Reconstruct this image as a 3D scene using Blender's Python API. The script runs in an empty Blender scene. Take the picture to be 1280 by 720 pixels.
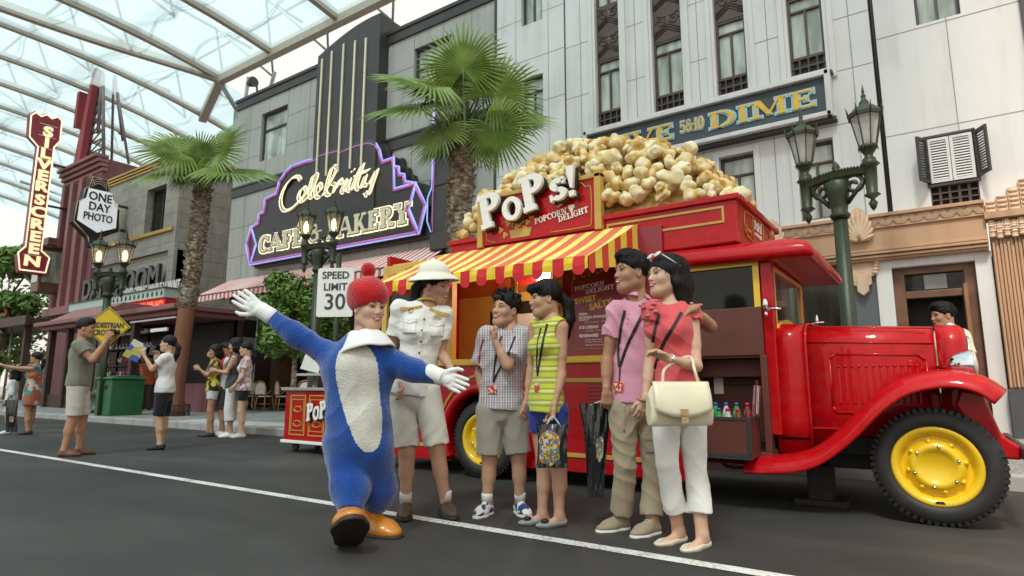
import bpy, math, random
import numpy as np
from mathutils import Vector, Matrix, Euler
R = math.radians
SC = bpy.context.scene
COL = SC.collection
random.seed(7)
# ------------------------------------------------------------------ camera
CAM_H, FPX, PITCH, YAW = 0.93, 770.0, 9.0032, 34.6024
cam = bpy.data.cameras.new('camera')
cam.sensor_width = 36; cam.lens = FPX / 1280 * 36
cam.clip_start = 0.05; cam.clip_end = 3000
cam.dof.use_dof = True; cam.dof.focus_distance = 4.6; cam.dof.aperture_fstop = 3.5
camo = bpy.data.objects.new('camera', cam)
camo.location = (0, 0, CAM_H)
camo.rotation_euler = (R(90 + PITCH), 0, R(YAW))
COL.objects.link(camo)
SC.camera = camo
# ------------------------------------------------------------------ sky and sun
W = bpy.data.worlds.new('World'); SC.world = W; W.use_nodes = True
nt = W.node_tree; nt.nodes.clear()
sky = nt.nodes.new('ShaderNodeTexSky'); sky.sky_type = 'NISHITA'; sky.sun_disc = False
SUN_EL, SUN_AZ = 56, 168          # azimuth from +Y clockwise: behind the camera
sky.sun_elevation = R(SUN_EL); sky.sun_rotation = R(SUN_AZ)
sky.dust_density = 5; sky.air_density = 1.5; sky.ozone_density = 1
hs = nt.nodes.new('ShaderNodeHueSaturation'); hs.inputs['Saturation'].default_value = 0.12
bgn = nt.nodes.new('ShaderNodeBackground'); bgn.inputs['Strength'].default_value = 0.15
wo = nt.nodes.new('ShaderNodeOutputWorld')
nt.links.new(sky.outputs[0], hs.inputs['Color']); tn = nt.nodes.new('ShaderNodeMix'); tn.data_type = 'RGBA'; tn.blend_type = 'MULTIPLY'; tn.inputs[0].default_value = 1; tn.inputs[7].default_value = (1, .965, .9, 1)
wt = nt.nodes.new('ShaderNodeTexCoord'); wn = nt.nodes.new('ShaderNodeTexNoise'); wn.inputs['Scale'].default_value = 2.2; wn.inputs['Detail'].default_value = 6   # bright overcast cloud over most of the sky
wm_ = nt.nodes.new('ShaderNodeMapRange'); wm_.inputs[1].default_value = .35; wm_.inputs[2].default_value = .6; wm_.inputs[3].default_value = .55; wm_.inputs[4].default_value = 1
cl = nt.nodes.new('ShaderNodeMix'); cl.data_type = 'RGBA'; cl.inputs[7].default_value = (5.2, 5.15, 5.0, 1)
nt.links.new(wt.outputs['Generated'], wn.inputs['Vector']); nt.links.new(wn.outputs['Fac'], wm_.inputs[0]); nt.links.new(wm_.outputs[0], cl.inputs[0]); nt.links.new(hs.outputs[0], cl.inputs[6])
nt.links.new(cl.outputs[2], tn.inputs[6]); nt.links.new(tn.outputs[2], bgn.inputs['Color'])
nt.links.new(bgn.outputs[0], wo.inputs['Surface'])
sl = bpy.data.lights.new('sun', 'SUN'); sl.energy = 2.8; sl.angle = R(11); sl.color = (1, .93, .82)
so = bpy.data.objects.new('sun', sl)
sd = Vector((math.sin(R(SUN_AZ)) * math.cos(R(SUN_EL)), math.cos(R(SUN_AZ)) * math.cos(R(SUN_EL)), math.sin(R(SUN_EL))))
so.rotation_euler = sd.to_track_quat('Z', 'Y').to_euler(); so.location = (0, -5, 20)
COL.objects.link(so)
vs = SC.view_settings
vs.view_transform = 'Standard'; vs.look = 'None'; vs.gamma = 1; vs.exposure = 0.55; vs.use_curve_mapping = False
SC.cycles.max_bounces = 6; SC.cycles.transparent_max_bounces = 10; SC.cycles.use_denoising = True
SC.cycles.caustics_reflective = False; SC.cycles.caustics_refractive = False
SC.cycles.sample_clamp_indirect = 4
# ------------------------------------------------------------------ helpers: materials
def mat(name, col, rough=.6, metal=0, var=.12, vs=6, bump=0, bs=40, spec=.5, coat=0, emit=0, sheen=0):
    m = bpy.data.materials.new(name); m.use_nodes = True
    t = m.node_tree; b = t.nodes['Principled BSDF']
    b.inputs['Roughness'].default_value = rough; b.inputs['Metallic'].default_value = metal
    b.inputs['Specular IOR Level'].default_value = spec
    b.inputs['Coat Weight'].default_value = coat; b.inputs['Coat Roughness'].default_value = .06
    b.inputs['Sheen Weight'].default_value = sheen
    c = (*col, 1)
    b.inputs['Base Color'].default_value = c
    if emit:
        b.inputs['Emission Color'].default_value = c; b.inputs['Emission Strength'].default_value = emit
    tc = t.nodes.new('ShaderNodeTexCoord')
    if var:
        n = t.nodes.new('ShaderNodeTexNoise'); n.inputs['Scale'].default_value = vs; n.inputs['Detail'].default_value = 6
        t.links.new(tc.outputs['Object'], n.inputs['Vector'])
        mr = t.nodes.new('ShaderNodeMapRange'); mr.inputs[1].default_value = .3; mr.inputs[2].default_value = .7
        mr.inputs[3].default_value = 1 - var; mr.inputs[4].default_value = 1 + var
        t.links.new(n.outputs['Fac'], mr.inputs[0])
        mx = t.nodes.new('ShaderNodeVectorMath'); mx.operation = 'SCALE'
        mx.inputs[0].default_value = col
        t.links.new(mr.outputs[0], mx.inputs['Scale']); t.links.new(mx.outputs[0], b.inputs['Base Color'])
    if bump:
        n2 = t.nodes.new('ShaderNodeTexNoise'); n2.inputs['Scale'].default_value = bs; n2.inputs['Detail'].default_value = 5
        t.links.new(tc.outputs['Object'], n2.inputs['Vector'])
        bp = t.nodes.new('ShaderNodeBump'); bp.inputs['Strength'].default_value = bump; bp.inputs['Distance'].default_value = .01
        t.links.new(n2.outputs['Fac'], bp.inputs['Height']); t.links.new(bp.outputs[0], b.inputs['Normal'])
    return m

class NT:
    """small wrapper for building node patterns on top of mat()"""
    def __init__(s, m): s.m = m; s.t = m.node_tree; s.b = s.t.nodes['Principled BSDF']; s.n = s.t.nodes; s.l = s.t.links
    def coord(s, kind='Object'): return s.n.new('ShaderNodeTexCoord').outputs[kind]
    def sep(s, v):
        x = s.n.new('ShaderNodeSeparateXYZ'); s.l.new(v, x.inputs[0]); return x.outputs
    def math(s, op, a, b=None, c=None):
        x = s.n.new('ShaderNodeMath'); x.operation = op
        for i, q in enumerate((a, b, c)):
            if q is None: continue
            if isinstance(q, (int, float)): x.inputs[i].default_value = q
            else: s.l.new(q, x.inputs[i])
        return x.outputs[0]
    def mix(s, f, a, b):
        x = s.n.new('ShaderNodeMix'); x.data_type = 'RGBA'
        if isinstance(f, (int, float)): x.inputs[0].default_value = f
        else: s.l.new(f, x.inputs[0])
        for i, q in ((6, a), (7, b)):
            if isinstance(q, tuple): x.inputs[i].default_value = (*q[:3], 1)
            else: s.l.new(q, x.inputs[i])
        return x.outputs[2]
    def noise(s, scale, v=None, detail=4, out='Fac'):
        x = s.n.new('ShaderNodeTexNoise'); x.inputs['Scale'].default_value = scale; x.inputs['Detail'].default_value = detail
        if v is not None: s.l.new(v, x.inputs['Vector'])
        return x.outputs[out]
    def vor(s, scale, v=None, out='Distance', feat='F1'):
        x = s.n.new('ShaderNodeTexVoronoi'); x.inputs['Scale'].default_value = scale; x.feature = feat
        if v is not None: s.l.new(v, x.inputs['Vector'])
        return x.outputs[out]
    def ramp(s, f, stops, const=False):
        x = s.n.new('ShaderNodeValToRGB'); s.l.new(f, x.inputs[0])
        if const: x.color_ramp.interpolation = 'CONSTANT'
        e = x.color_ramp.elements
        while len(e) < len(stops): e.new(.5)
        for q, (p, c) in zip(e, stops): q.position = p; q.color = (*c[:3], 1)
        return x.outputs[0]
    def scalev(s, v, sc):
        x = s.n.new('ShaderNodeVectorMath'); x.operation = 'MULTIPLY'; s.l.new(v, x.inputs[0]); x.inputs[1].default_value = sc
        return x.outputs[0]
    def base(s, c): s.l.new(c, s.b.inputs['Base Color'])
    def bump(s, h, st=.3, dist=.01):
        x = s.n.new('ShaderNodeBump'); x.inputs['Strength'].default_value = st; x.inputs['Distance'].default_value = dist
        s.l.new(h, x.inputs['Height']); s.l.new(x.outputs[0], s.b.inputs['Normal'])

# ------------------------------------------------------------------ helpers: meshes
def crom(pts, n=6, closed=False):
    P = [np.array(p, float) for p in pts]
    if closed: P = [P[-1]] + P + [P[0], P[1]]
    else: P = [2 * P[0] - P[1]] + P + [2 * P[-1] - P[-2]]
    out = []
    for i in range(1, len(P) - 2):
        for k in range(n):
            t = k / n
            out.append(.5 * ((2 * P[i]) + (-P[i - 1] + P[i + 1]) * t + (2 * P[i - 1] - 5 * P[i] + 4 * P[i + 1] - P[i + 2]) * t * t + (-P[i - 1] + 3 * P[i] - 3 * P[i + 1] + P[i + 2]) * t ** 3))
    if not closed: out.append(P[-2])
    return out

class MB:
    def __init__(s): s.v = []; s.f = []; s.m = []; s.sm = []
    def add(s, vs, fs, mi=0, smooth=False):
        o = len(s.v); s.v += [tuple(map(float, p)) for p in vs]
        for f in fs: s.f.append([o + i for i in f]); s.m.append(mi); s.sm.append(smooth)
        return s
    def box(s, x0, x1, y0, y1, z0, z1, mi=0):
        if x0 > x1: x0, x1 = x1, x0
        if y0 > y1: y0, y1 = y1, y0
        if z0 > z1: z0, z1 = z1, z0
        v = [(x, y, z) for z in (z0, z1) for y in (y0, y1) for x in (x0, x1)]
        return s.add(v, [(0, 2, 3, 1), (4, 5, 7, 6), (0, 1, 5, 4), (2, 6, 7, 3), (0, 4, 6, 2), (1, 3, 7, 5)], mi)
    def bar(s, a, b, w, h=None, up=(0, 0, 1), mi=0):
        a, b = Vector(a), Vector(b); d = (b - a).normalized(); h = h or w
        u = Vector(up)
        if abs(d.dot(u)) > .98: u = Vector((0, 1, 0))
        x = d.cross(u).normalized() * w / 2; y = x.cross(d).normalized() * h / 2
        v = [p + sx * x + sy * y for p in (a, b) for sx, sy in ((-1, -1), (1, -1), (1, 1), (-1, 1))]
        return s.add(v, [(3, 2, 1, 0), (4, 5, 6, 7), (0, 1, 5, 4), (1, 2, 6, 5), (2, 3, 7, 6), (3, 0, 4, 7)], mi)
    def prism(s, poly, d0, d1, axis='y', mi=0, smooth=False):
        n = len(poly)
        def P(p, d): return {'y': (p[0], d, p[1]), 'x': (d, p[0], p[1]), 'z': (p[0], p[1], d)}[axis]
        v = [P(p, d0) for p in poly] + [P(p, d1) for p in poly]
        area = sum(poly[i][0] * poly[(i + 1) % n][1] - poly[(i + 1) % n][0] * poly[i][1] for i in range(n))
        fl = (area > 0) ^ (d1 < d0) ^ (axis == 'y')
        fs = [tuple(range(n)), tuple(range(2 * n - 1, n - 1, -1))]
        if fl: fs = [tuple(reversed(q)) for q in fs]
        sd = [((i, (i + 1) % n, n + (i + 1) % n, n + i) if fl else (n + i, n + (i + 1) % n, (i + 1) % n, i)) for i in range(n)]
        s.add(v, fs, mi); o = len(s.v) - 2 * n
        for f in sd: s.f.append([o + i for i in f]); s.m.append(mi); s.sm.append(smooth)
        return s
    def loft(s, rings, mi=0, smooth=True, closed=True, caps=True):
        n = len(rings[0]); v = [p for r in rings for p in r]; fs = []
        for j in range(len(rings) - 1):
            for i in range(n if closed else n - 1):
                k = (i + 1) % n; fs.append((j * n + i, j * n + k, (j + 1) * n + k, (j + 1) * n + i))
        s.add(v, fs, mi, smooth)
        if caps and closed:
            o = len(s.v) - len(v)
            s.f.append([o + i for i in reversed(range(n))]); s.f.append([o + len(v) - n + i for i in range(n)])
            s.m += [mi, mi]; s.sm += [False, False]
        return s
    def lathe(s, prof, c=(0, 0, 0), n=20, axis='z', mi=0, smooth=True, caps=True, sq=None):
        rings = []
        for r, h in prof:
            ring = []
            for i in range(n):
                a = 2 * math.pi * (i + .5) / n; x, y = r * math.cos(a), r * math.sin(a)
                p = {'z': (x, y, h), 'y': (x, h, -y), 'x': (h, x, y)}[axis]
                ring.append((p[0] + c[0], p[1] + c[1], p[2] + c[2]))
            rings.append(ring)
        return s.loft(rings, mi, smooth, caps=caps)
    def tube(s, pts, r, n=8, mi=0, closed=False, flat=1.0, smooth=True):
        P = [Vector(p) for p in pts]; m = len(P); rings = []; u = None
        rr = r if hasattr(r, '__len__') else [r] * m
        for i in range(m):
            if closed: d = P[(i + 1) % m] - P[i - 1]
            else: d = P[min(i + 1, m - 1)] - P[max(i - 1, 0)]
            d = d.normalized() if d.length > 1e-9 else Vector((0, 0, 1))
            if u is None: u = d.orthogonal().normalized()
            u = (u - d * u.dot(d))
            u = u.normalized() if u.length > 1e-6 else d.orthogonal().normalized()
            w = d.cross(u)
            rings.append([P[i] + (u * math.cos(a) + w * math.sin(a) * flat) * rr[i] for a in [2 * math.pi * k / n for k in range(n)]])
        if closed: rings.append(rings[0])
        return s.loft(rings, mi, smooth, caps=not closed)
    def ell(s, c, r, n=12, k=8, mi=0, M=None, smooth=True):
        rings = []
        for j in range(k + 1):
            t = math.pi * j / k; rings.append([(math.sin(t) * math.cos(2 * math.pi * i / n), math.sin(t) * math.sin(2 * math.pi * i / n), -math.cos(t)) for i in range(n)])
        def T(p):
            q = Vector((p[0] * r[0], p[1] * r[1], p[2] * r[2]))
            if M is not None: q = M @ q
            return (q[0] + c[0], q[1] + c[1], q[2] + c[2])
        return s.loft([[T(p) for p in rg] for rg in rings], mi, smooth, caps=False)
    def xf(s, M, i0=0):
        for i in range(i0, len(s.v)): s.v[i] = tuple(M @ Vector(s.v[i]))
        return s
    def merge(s, o, mi=None):
        k = len(s.v); s.v += o.v
        for f, m, q in zip(o.f, o.m, o.sm): s.f.append([k + i for i in f]); s.m.append(m if mi is None else mi); s.sm.append(q)
        return s
    def build(s, name, mats, parent=None, bevel=0, sub=0, auto=False):
        me = bpy.data.meshes.new(name); me.from_pydata(s.v, [], s.f)
        mats = mats if isinstance(mats, (list, tuple)) else [mats]
        for q in mats: me.materials.append(q)
        me.polygons.foreach_set('material_index', s.m); me.polygons.foreach_set('use_smooth', s.sm); me.update()
        o = bpy.data.objects.new(name, me); COL.objects.link(o)
        if parent: put(o, parent)
        if bevel:
            b = o.modifiers.new('bevel', 'BEVEL'); b.width = bevel; b.segments = 2; b.limit_method = 'ANGLE'; b.angle_limit = R(40)
        if sub:
            b = o.modifiers.new('sub', 'SUBSURF'); b.levels = b.render_levels = sub
        return o

def put(o, parent):                       # parent and keep world coordinates of mesh data written in world space
    o.parent = parent
    o.matrix_parent_inverse = Matrix.Translation(parent.location).inverted() if parent.type == 'EMPTY' else Matrix()
def tag(o, label, cat, group=None, kind=None):
    o['label'] = label; o['category'] = cat
    if group: o['group'] = group
    if kind: o['kind'] = kind
    return o
def thing(name, label, cat, loc=(0, 0, 0), group=None):
    o = bpy.data.objects.new(name, None); COL.objects.link(o); o.location = loc; o.empty_display_size = .2
    return tag(o, label, cat, group)
def struct(o): o['kind'] = 'structure'; return o
def copy_tree(o, off, label=None):
    """copy a thing with parts and sub-parts, moved by off (vector) or by a matrix"""
    M = off if isinstance(off, Matrix) else Matrix.Translation(off)
    r = o.copy(); COL.objects.link(r); r.matrix_world = M @ o.matrix_basis; r.matrix_basis = M @ o.matrix_basis
    if label: r['label'] = label
    for ch in o.children:
        c = ch.copy(); COL.objects.link(c); c.parent = r
        for g in ch.children:
            d = g.copy(); COL.objects.link(d); d.parent = c
    return r

# ------------------------------------------------------------------ text
_tc = {}
def text_mesh(txt, size=1, depth=.02, offset=0, shear=0, sx=1, spacing=1, align='CENTER'):
    cu = bpy.data.curves.new('t', 'FONT'); cu.body = txt; cu.size = size; cu.extrude = depth / 2; cu.offset = offset
    cu.shear = shear; cu.space_character = spacing; cu.align_x = align; cu.align_y = 'CENTER'; cu.resolution_u = 3
    o = bpy.data.objects.new('t', cu); COL.objects.link(o)
    dg = bpy.context.evaluated_depsgraph_get(); dg.update()
    me = bpy.data.meshes.new_from_object(o.evaluated_get(dg))
    mb = MB(); mb.add([(v.co.x * sx, -v.co.z, v.co.y) for v in me.vertices], [list(p.vertices) for p in me.polygons])
    bpy.data.objects.remove(o); bpy.data.curves.remove(cu); bpy.data.meshes.remove(me)
    return mb
def _box(x0, y0, x1, y1): return [(x0, y0), (x1, y0), (x1, y1), (x0, y1)]
def _dia(x0, x1, w, y0=0, y1=1): return [(x0, y0), (x0 + w, y0), (x1 + w, y1), (x1, y1)]
def _arc(cx, cy, rx, ry, a0, a1, wx, wy, n=14):
    A = [math.radians(a0 + (a1 - a0) * i / n) for i in range(n + 1)]
    o = [(cx + rx * math.cos(a), cy + ry * math.sin(a)) for a in A]
    i = [(cx + (rx - wx) * math.cos(a), cy + (ry - wy) * math.sin(a)) for a in A]
    return [[o[k], o[k + 1], i[k + 1], i[k]] for k in range(n)]
def glyph(ch, w=.2, t=.1):
    """slab serif glyph, cap height 1: list of convex polygons and the advance width"""
    s = .07
    def stem(x): return [_box(x, 0, x + w, 1), _box(x - s, 0, x + w + s, t), _box(x - s, 1 - t, x + w + s, 1)]
    def foot(x): return [_box(x - s, 0, x + w * .8 + s, t)]
    def top(x): return [_box(x - s, 1 - t, x + w * .8 + s, 1)]
    if ch == 'I': return stem(.1), .42
    if ch == 'L': return stem(.1) + [_box(.1, 0, .68, t), _box(.6, 0, .68, .32)], .78
    if ch in 'EFÉ':
        p = stem(.1) + [_box(.1, 1 - t, .68, 1), _box(.6, .72, .68, 1), _box(.1, .46, .5, .46 + t), _box(.44, .36, .5, .66)]
        if ch != 'F': p += [_box(.1, 0, .7, t), _box(.62, 0, .7, .28)]
        if ch == 'É': p += [[(.3, 1.08), (.42, 1.08), (.6, 1.3), (.42, 1.3)]]
        return p, .8
    if ch == 'T': return [_box(.32, 0, .32 + w, 1), _box(.2, 0, .44 + w, t), _box(.02, 1 - t, .82, 1), _box(.02, .7, .1, 1), _box(.74, .7, .82, 1)], .86
    if ch == 'H': return stem(.1) + stem(.6) + [_box(.1, .46, .7, .46 + t)], .98
    if ch == 'D': return stem(.1) + _arc(.35, .5, .5, .5, -90, 90, w, t) + [_box(.1, 0, .36, t), _box(.1, 1 - t, .36, 1)], .93
    if ch == 'O': return _arc(.46, .5, .44, .52, 0, 360, w, t, 28), .94
    if ch == '0': return _arc(.36, .5, .34, .52, 0, 360, w, t, 24), .74
    if ch == '1': return [_box(.18, 0, .18 + w, 1), _box(.06, 0, .3 + w, t), [(.02, .78), (.18, .78), (.18, 1)]], .5
    if ch == '5': return [_box(.12, .5, .2, 1), _box(.12, 1 - t, .62, 1)] + _arc(.33, .33, .34, .34, -150, 120, w * .8, t), .74
    if ch == 'C': return _arc(.46, .5, .44, .52, 45, 315, w, t, 22) + [_box(.72, .66, .8, .95)], .86
    if ch == 'G': return _arc(.46, .5, .44, .52, 45, 320, w, t, 22) + [_box(.72, .66, .8, .95), _box(.68, .05, .68 + w * .8, .46), _box(.52, .46 - t, .94, .46)], .98
    if ch == 'P': return stem(.1) + _arc(.42, .73, .33, .27, -90, 90, w, t) + [_box(.1, 1 - t, .43, 1), _box(.1, .46, .43, .46 + t)], .8
    if ch == 'R': return stem(.1) + _arc(.42, .73, .33, .27, -90, 90, w, t) + [_box(.1, 1 - t, .43, 1), _box(.1, .46, .43, .46 + t), [(.4, .48), (.58, .48), (.86, 0), (.64, 0)], _box(.6, 0, .94, t)], .96
    if ch == 'B': return stem(.1) + _arc(.42, .75, .3, .25, -90, 90, w * .9, t) + _arc(.42, .28, .38, .28, -90, 90, w, t) + [_box(.1, 1 - t, .43, 1), _box(.1, .48, .43, .48 + t), _box(.1, 0, .43, t)], .88
    if ch == 'A': return [_dia(.02, .38, .09), [(.76, 0), (.98, 0), (.6, 1), (.38, 1)], _box(.2, .28, .76, .28 + t), _box(-.04, 0, .24, t), _box(.66, 0, 1.06, t)], 1.02
    if ch == 'V': return [[(.36, 0), (.58, 0), (.2, 1), (0, 1)], _dia(.44, .82, .09), _box(-.06, 1 - t, .32, 1), _box(.7, 1 - t, 1.0, 1)], .96
    if ch == 'W': return [[(.28, 0), (.46, 0), (.2, 1), (0, 1)], _dia(.38, .58, .08), [(.84, 0), (1.02, 0), (.74, 1), (.56, 1)], _dia(.94, 1.16, .08), _box(-.06, 1 - t, .3, 1), _box(1.06, 1 - t, 1.34, 1)], 1.3
    if ch == 'M': return stem(.86) + [_box(.12, 0, .2, 1), _box(.0, 0, .34, t), _box(0, 1 - t, .2, 1), [(.12, 1), (.34, 1), (.66, .1), (.5, .1)], _dia(.52, .84, .08, .1, 1)], 1.2
    if ch == 'N': return [_box(.12, 0, .2, 1), _box(.0, 0, .34, t), _box(0, 1 - t, .2, 1), [(.12, 1), (.36, 1), (.84, 0), (.66, 0)], _box(.76, 0, .84, 1), _box(.64, 1 - t, .96, 1)], .98
    if ch == 'K': return stem(.1) + [[(.28, .38), (.4, .3), (.78, 1), (.68, 1)], [(.36, .52), (.54, .6), (.9, 0), (.66, 0)], _box(.6, 0, .96, t), _box(.56, 1 - t, .88, 1)], .98
    if ch == 'Y': return [_box(.36, 0, .36 + w, .46), _box(.24, 0, .48 + w, t), [(.36, .42), (.56, .42), (.24, 1), (.02, 1)], [(.46, .42), (.56, .46), (.88, 1), (.78, 1)], _box(-.04, 1 - t, .34, 1), _box(.66, 1 - t, .98, 1)], .94
    if ch == 'S': return _arc(.38, .74, .32, .27, 30, 262, w * .85, t, 16) + _arc(.38, .27, .35, .28, -150, 85, w * .85, t, 16) + [_box(.62, .7, .7, .98), _box(.04, .02, .12, .32)], .78
    if ch == 's': return _arc(.36, .52, .28, .22, 20, 265, w, t, 14) + _arc(.36, .2, .32, .22, -155, 85, w, t, 14) + [_box(.54, .5, .64, .74), _box(.02, 0, .12, .24)], .72
    if ch == 'o': return _arc(.38, .37, .37, .4, 0, 360, w * .8, t, 26), .78
    if ch == '!': return [[(.14, .32), (.24, .32), (.36, 1.15), (.02, 1.15)]] + [_box(.08, 0, .3, .2)], .42
    if ch == '&': return _arc(.36, .76, .22, .24, 0, 360, .1, t, 16) + _arc(.36, .3, .34, .3, 0, 360, .16, t, 20) + [[(.5, .3), (.66, .2), (.9, 0), (.7, 0)], _box(.6, .5, .9, .58)], .96
    if ch == ' ': return [], .4
    return [_box(.1, 0, .3, 1)], .4
def slab(txt, h, depth=.02, w=.2, t=.11, grow=0, sp=1.0, shear=0, sizes=None):
    """slab text as MB in the x-z plane facing -y; returns (mb, width)"""
    mb = MB(); x = 0; k = 0
    for i, ch in enumerate(txt):
        ps, adv = glyph(ch, w, t); hs_ = h * (sizes[i] if sizes else 1)
        for p in ps:
            if grow:
                cx = sum(a for a, b in p) / len(p); cy = sum(b for a, b in p) / len(p); g = grow / hs_
                q = []
                for a, b in p:
                    dx, dy = a - cx, b - cy
                    q.append((a + (g if dx > 0 else -g) * (abs(dx) > .004), b + (g if dy > 0 else -g) * (abs(dy) > .004)))
                p = q
            k += 1; e = (k % 7) * .0004
            mb.prism([((a + shear * b) * hs_ + x, b * hs_) for a, b in p], -depth - e, 0, 'y')
        x += adv * hs_ * sp
    return mb, x

# ------------------------------------------------------------------ signed-distance modelling (people, soft things)
class SDF:
    def __init__(s, lo, hi, res):
        s.lo = np.array(lo, float); s.res = res; n = np.ceil((np.array(hi, float) - s.lo) / res).astype(int) + 1
        s.n = n; s.d = np.full(n, .5, np.float32)
        s.ax = [s.lo[i] + res * np.arange(n[i]) for i in range(3)]
    def block(s, lo, hi, pad):
        sl = []
        for i in range(3):
            a = max(0, int((lo[i] - pad - s.lo[i]) / s.res)); b = min(s.n[i], int((hi[i] + pad - s.lo[i]) / s.res) + 2)
            if b <= a: return None
            sl.append(slice(a, b))
        X = s.ax[0][sl[0]][:, None, None]; Y = s.ax[1][sl[1]][None, :, None]; Z = s.ax[2][sl[2]][None, None, :]
        return tuple(sl), X, Y, Z
    def comb(s, sl, d, k, op):
        a = s.d[sl]
        if op == 'u':
            h = np.maximum(k - np.abs(a - d), 0) / max(k, 1e-9); s.d[sl] = np.minimum(a, d) - h * h * k * .25
        elif op == 's':
            d = -d; h = np.maximum(k - np.abs(a - d), 0) / max(k, 1e-9); s.d[sl] = np.maximum(a, d) + h * h * k * .25
    def cone(s, a, b, ra, rb, k=.02, op='u', flat=None, fk=1.0, cap=False):
        a = np.array(a, float); b = np.array(b, float); rm = max(ra, rb)
        q = s.block(np.minimum(a, b) - rm, np.maximum(a, b) + rm, k + 2 * s.res)
        if q is None: return s
        sl, X, Y, Z = q; x, y, z = X - a[0], Y - a[1], Z - a[2]; ab = b - a
        if flat is not None:
            f = np.array(flat, float); f /= np.linalg.norm(f); g = 1 / fk - 1
            w = x * f[0] + y * f[1] + z * f[2]; x, y, z = x + g * w * f[0], y + g * w * f[1], z + g * w * f[2]
            ab = ab + g * (ab @ f) * f
        L2 = max(ab @ ab, 1e-12); t0 = (x * ab[0] + y * ab[1] + z * ab[2]) / L2; t = np.clip(t0, 0, 1)
        d = np.sqrt((x - t * ab[0]) ** 2 + (y - t * ab[1]) ** 2 + (z - t * ab[2]) ** 2) - (ra + (rb - ra) * t)
        if flat is not None: d = d * (fk + .25 * (1 - fk))
        if cap: d = np.maximum(d, (t0 - 1) * math.sqrt(L2))
        s.comb(sl, d, k, op); return s
    def chain(s, pts, rs, k=.02, **kw):
        for i in range(len(pts) - 1): s.cone(pts[i], pts[i + 1], rs[i], rs[i + 1], k, **kw)
        return s
    def ell(s, c, r, k=.02, op='u', M=None):
        c = np.array(c, float); rm = max(r)
        q = s.block(c - rm, c + rm, k + 2 * s.res)
        if q is None: return s
        sl, X, Y, Z = q; x, y, z = X - c[0], Y - c[1], Z - c[2]
        if M is not None:
            M = np.array(M); x, y, z = [M[0][i] * x + M[1][i] * y + M[2][i] * z for i in range(3)]
        kk = np.sqrt((x / r[0]) ** 2 + (y / r[1]) ** 2 + (z / r[2]) ** 2)
        k2 = np.sqrt((x / r[0] ** 2) ** 2 + (y / r[1] ** 2) ** 2 + (z / r[2] ** 2) ** 2) + 1e-9
        s.comb(sl, kk * (kk - 1) / k2, k, op); return s
    def cut(s, p, n, k=.001):
        p = np.array(p, float); n = np.array(n, float); n /= np.linalg.norm(n)
        d = (s.ax[0][:, None, None] - p[0]) * n[0] + (s.ax[1][None, :, None] - p[1]) * n[1] + (s.ax[2][None, None, :] - p[2]) * n[2]
        s.d = np.maximum(s.d, d.astype(np.float32)); return s
    def noise(s, amp, f, seed=0, st=(1, 1, 1), n=5):
        rg = np.random.RandomState(seed); acc = 0
        for i in range(n):
            w = rg.randn(3); w /= np.linalg.norm(w); w = w * f * (.6 + rg.rand()) * np.array(st); ph = rg.rand() * 6.28
            acc = acc + np.sin(s.ax[0][:, None, None] * w[0] + s.ax[1][None, :, None] * w[1] + s.ax[2][None, None, :] * w[2] + ph)
        s.d += (amp * acc / math.sqrt(n)).astype(np.float32); return s
    def crease(s, amp, f, seed=0):
        """a few sharp drapery creases running diagonally"""
        rg = np.random.RandomState(seed + 50); X, Y, Z = s.ax[0][:, None, None], s.ax[1][None, :, None], s.ax[2][None, None, :]
        wv = np.sin(X * 7 + Z * 5 + seed) * .9 + np.sin(Y * 9 - Z * 4) * .7
        for k in range(3):
            w = rg.randn(3); w /= np.linalg.norm(w); w *= f * (.45 + .5 * rg.rand()); m = .5 + .5 * np.sin(X * 6 * rg.randn() + Z * 8 + Y * 5 + rg.rand() * 6)
            v = np.sin(X * w[0] + Y * w[1] + Z * w[2] + wv * 1.6 + rg.rand() * 6)
            s.d += (amp * m * (np.abs(v) ** .6 - .6)).astype(np.float32)
        return s
    def folds(s, o, axis, freq, amp, power=1):
        """folds running around an axis point: sin of height warped by position"""
        X, Y, Z = s.ax[0][:, None, None] - o[0], s.ax[1][None, :, None] - o[1], s.ax[2][None, None, :] - o[2]
        s.d += (amp * np.sin(freq * (X * axis[0] + Y * axis[1] + Z * axis[2]) + 2.5 * np.sin(9 * X + 4 * Z) + 1.7 * np.sin(11 * Y - 5 * Z))).astype(np.float32); return s
    def mesh(s):
        d = s.d; nx, ny, nz = d.shape; ins = d < 0
        c = np.zeros((nx - 1, ny - 1, nz - 1), np.uint8)
        for i in (0, 1):
            for j in (0, 1):
                for k in (0, 1): c += ins[i:nx - 1 + i, j:ny - 1 + j, k:nz - 1 + k]
        act = (c > 0) & (c < 8); ids = np.argwhere(act)
        if len(ids) == 0: return MB()
        idx = -np.ones(act.shape, int); idx[act] = np.arange(len(ids))
        acc = np.zeros((len(ids), 3)); cnt = np.zeros(len(ids))
        co = [(i, j, k) for i in (0, 1) for j in (0, 1) for k in (0, 1)]
        for p in co:
            for ax in range(3):
                if p[ax]: continue
                q = list(p); q[ax] = 1
                a = d[ids[:, 0] + p[0], ids[:, 1] + p[1], ids[:, 2] + p[2]]; b = d[ids[:, 0] + q[0], ids[:, 1] + q[1], ids[:, 2] + q[2]]
                m = (a < 0) != (b < 0); t = np.where(m, a / np.where(a == b, 1, a - b), 0)
                e = np.zeros((len(ids), 3)); e[:] = p; e[:, ax] += t
                acc += e * m[:, None]; cnt += m
        V = s.lo + (ids + acc / cnt[:, None]) * s.res
        F = []
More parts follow.
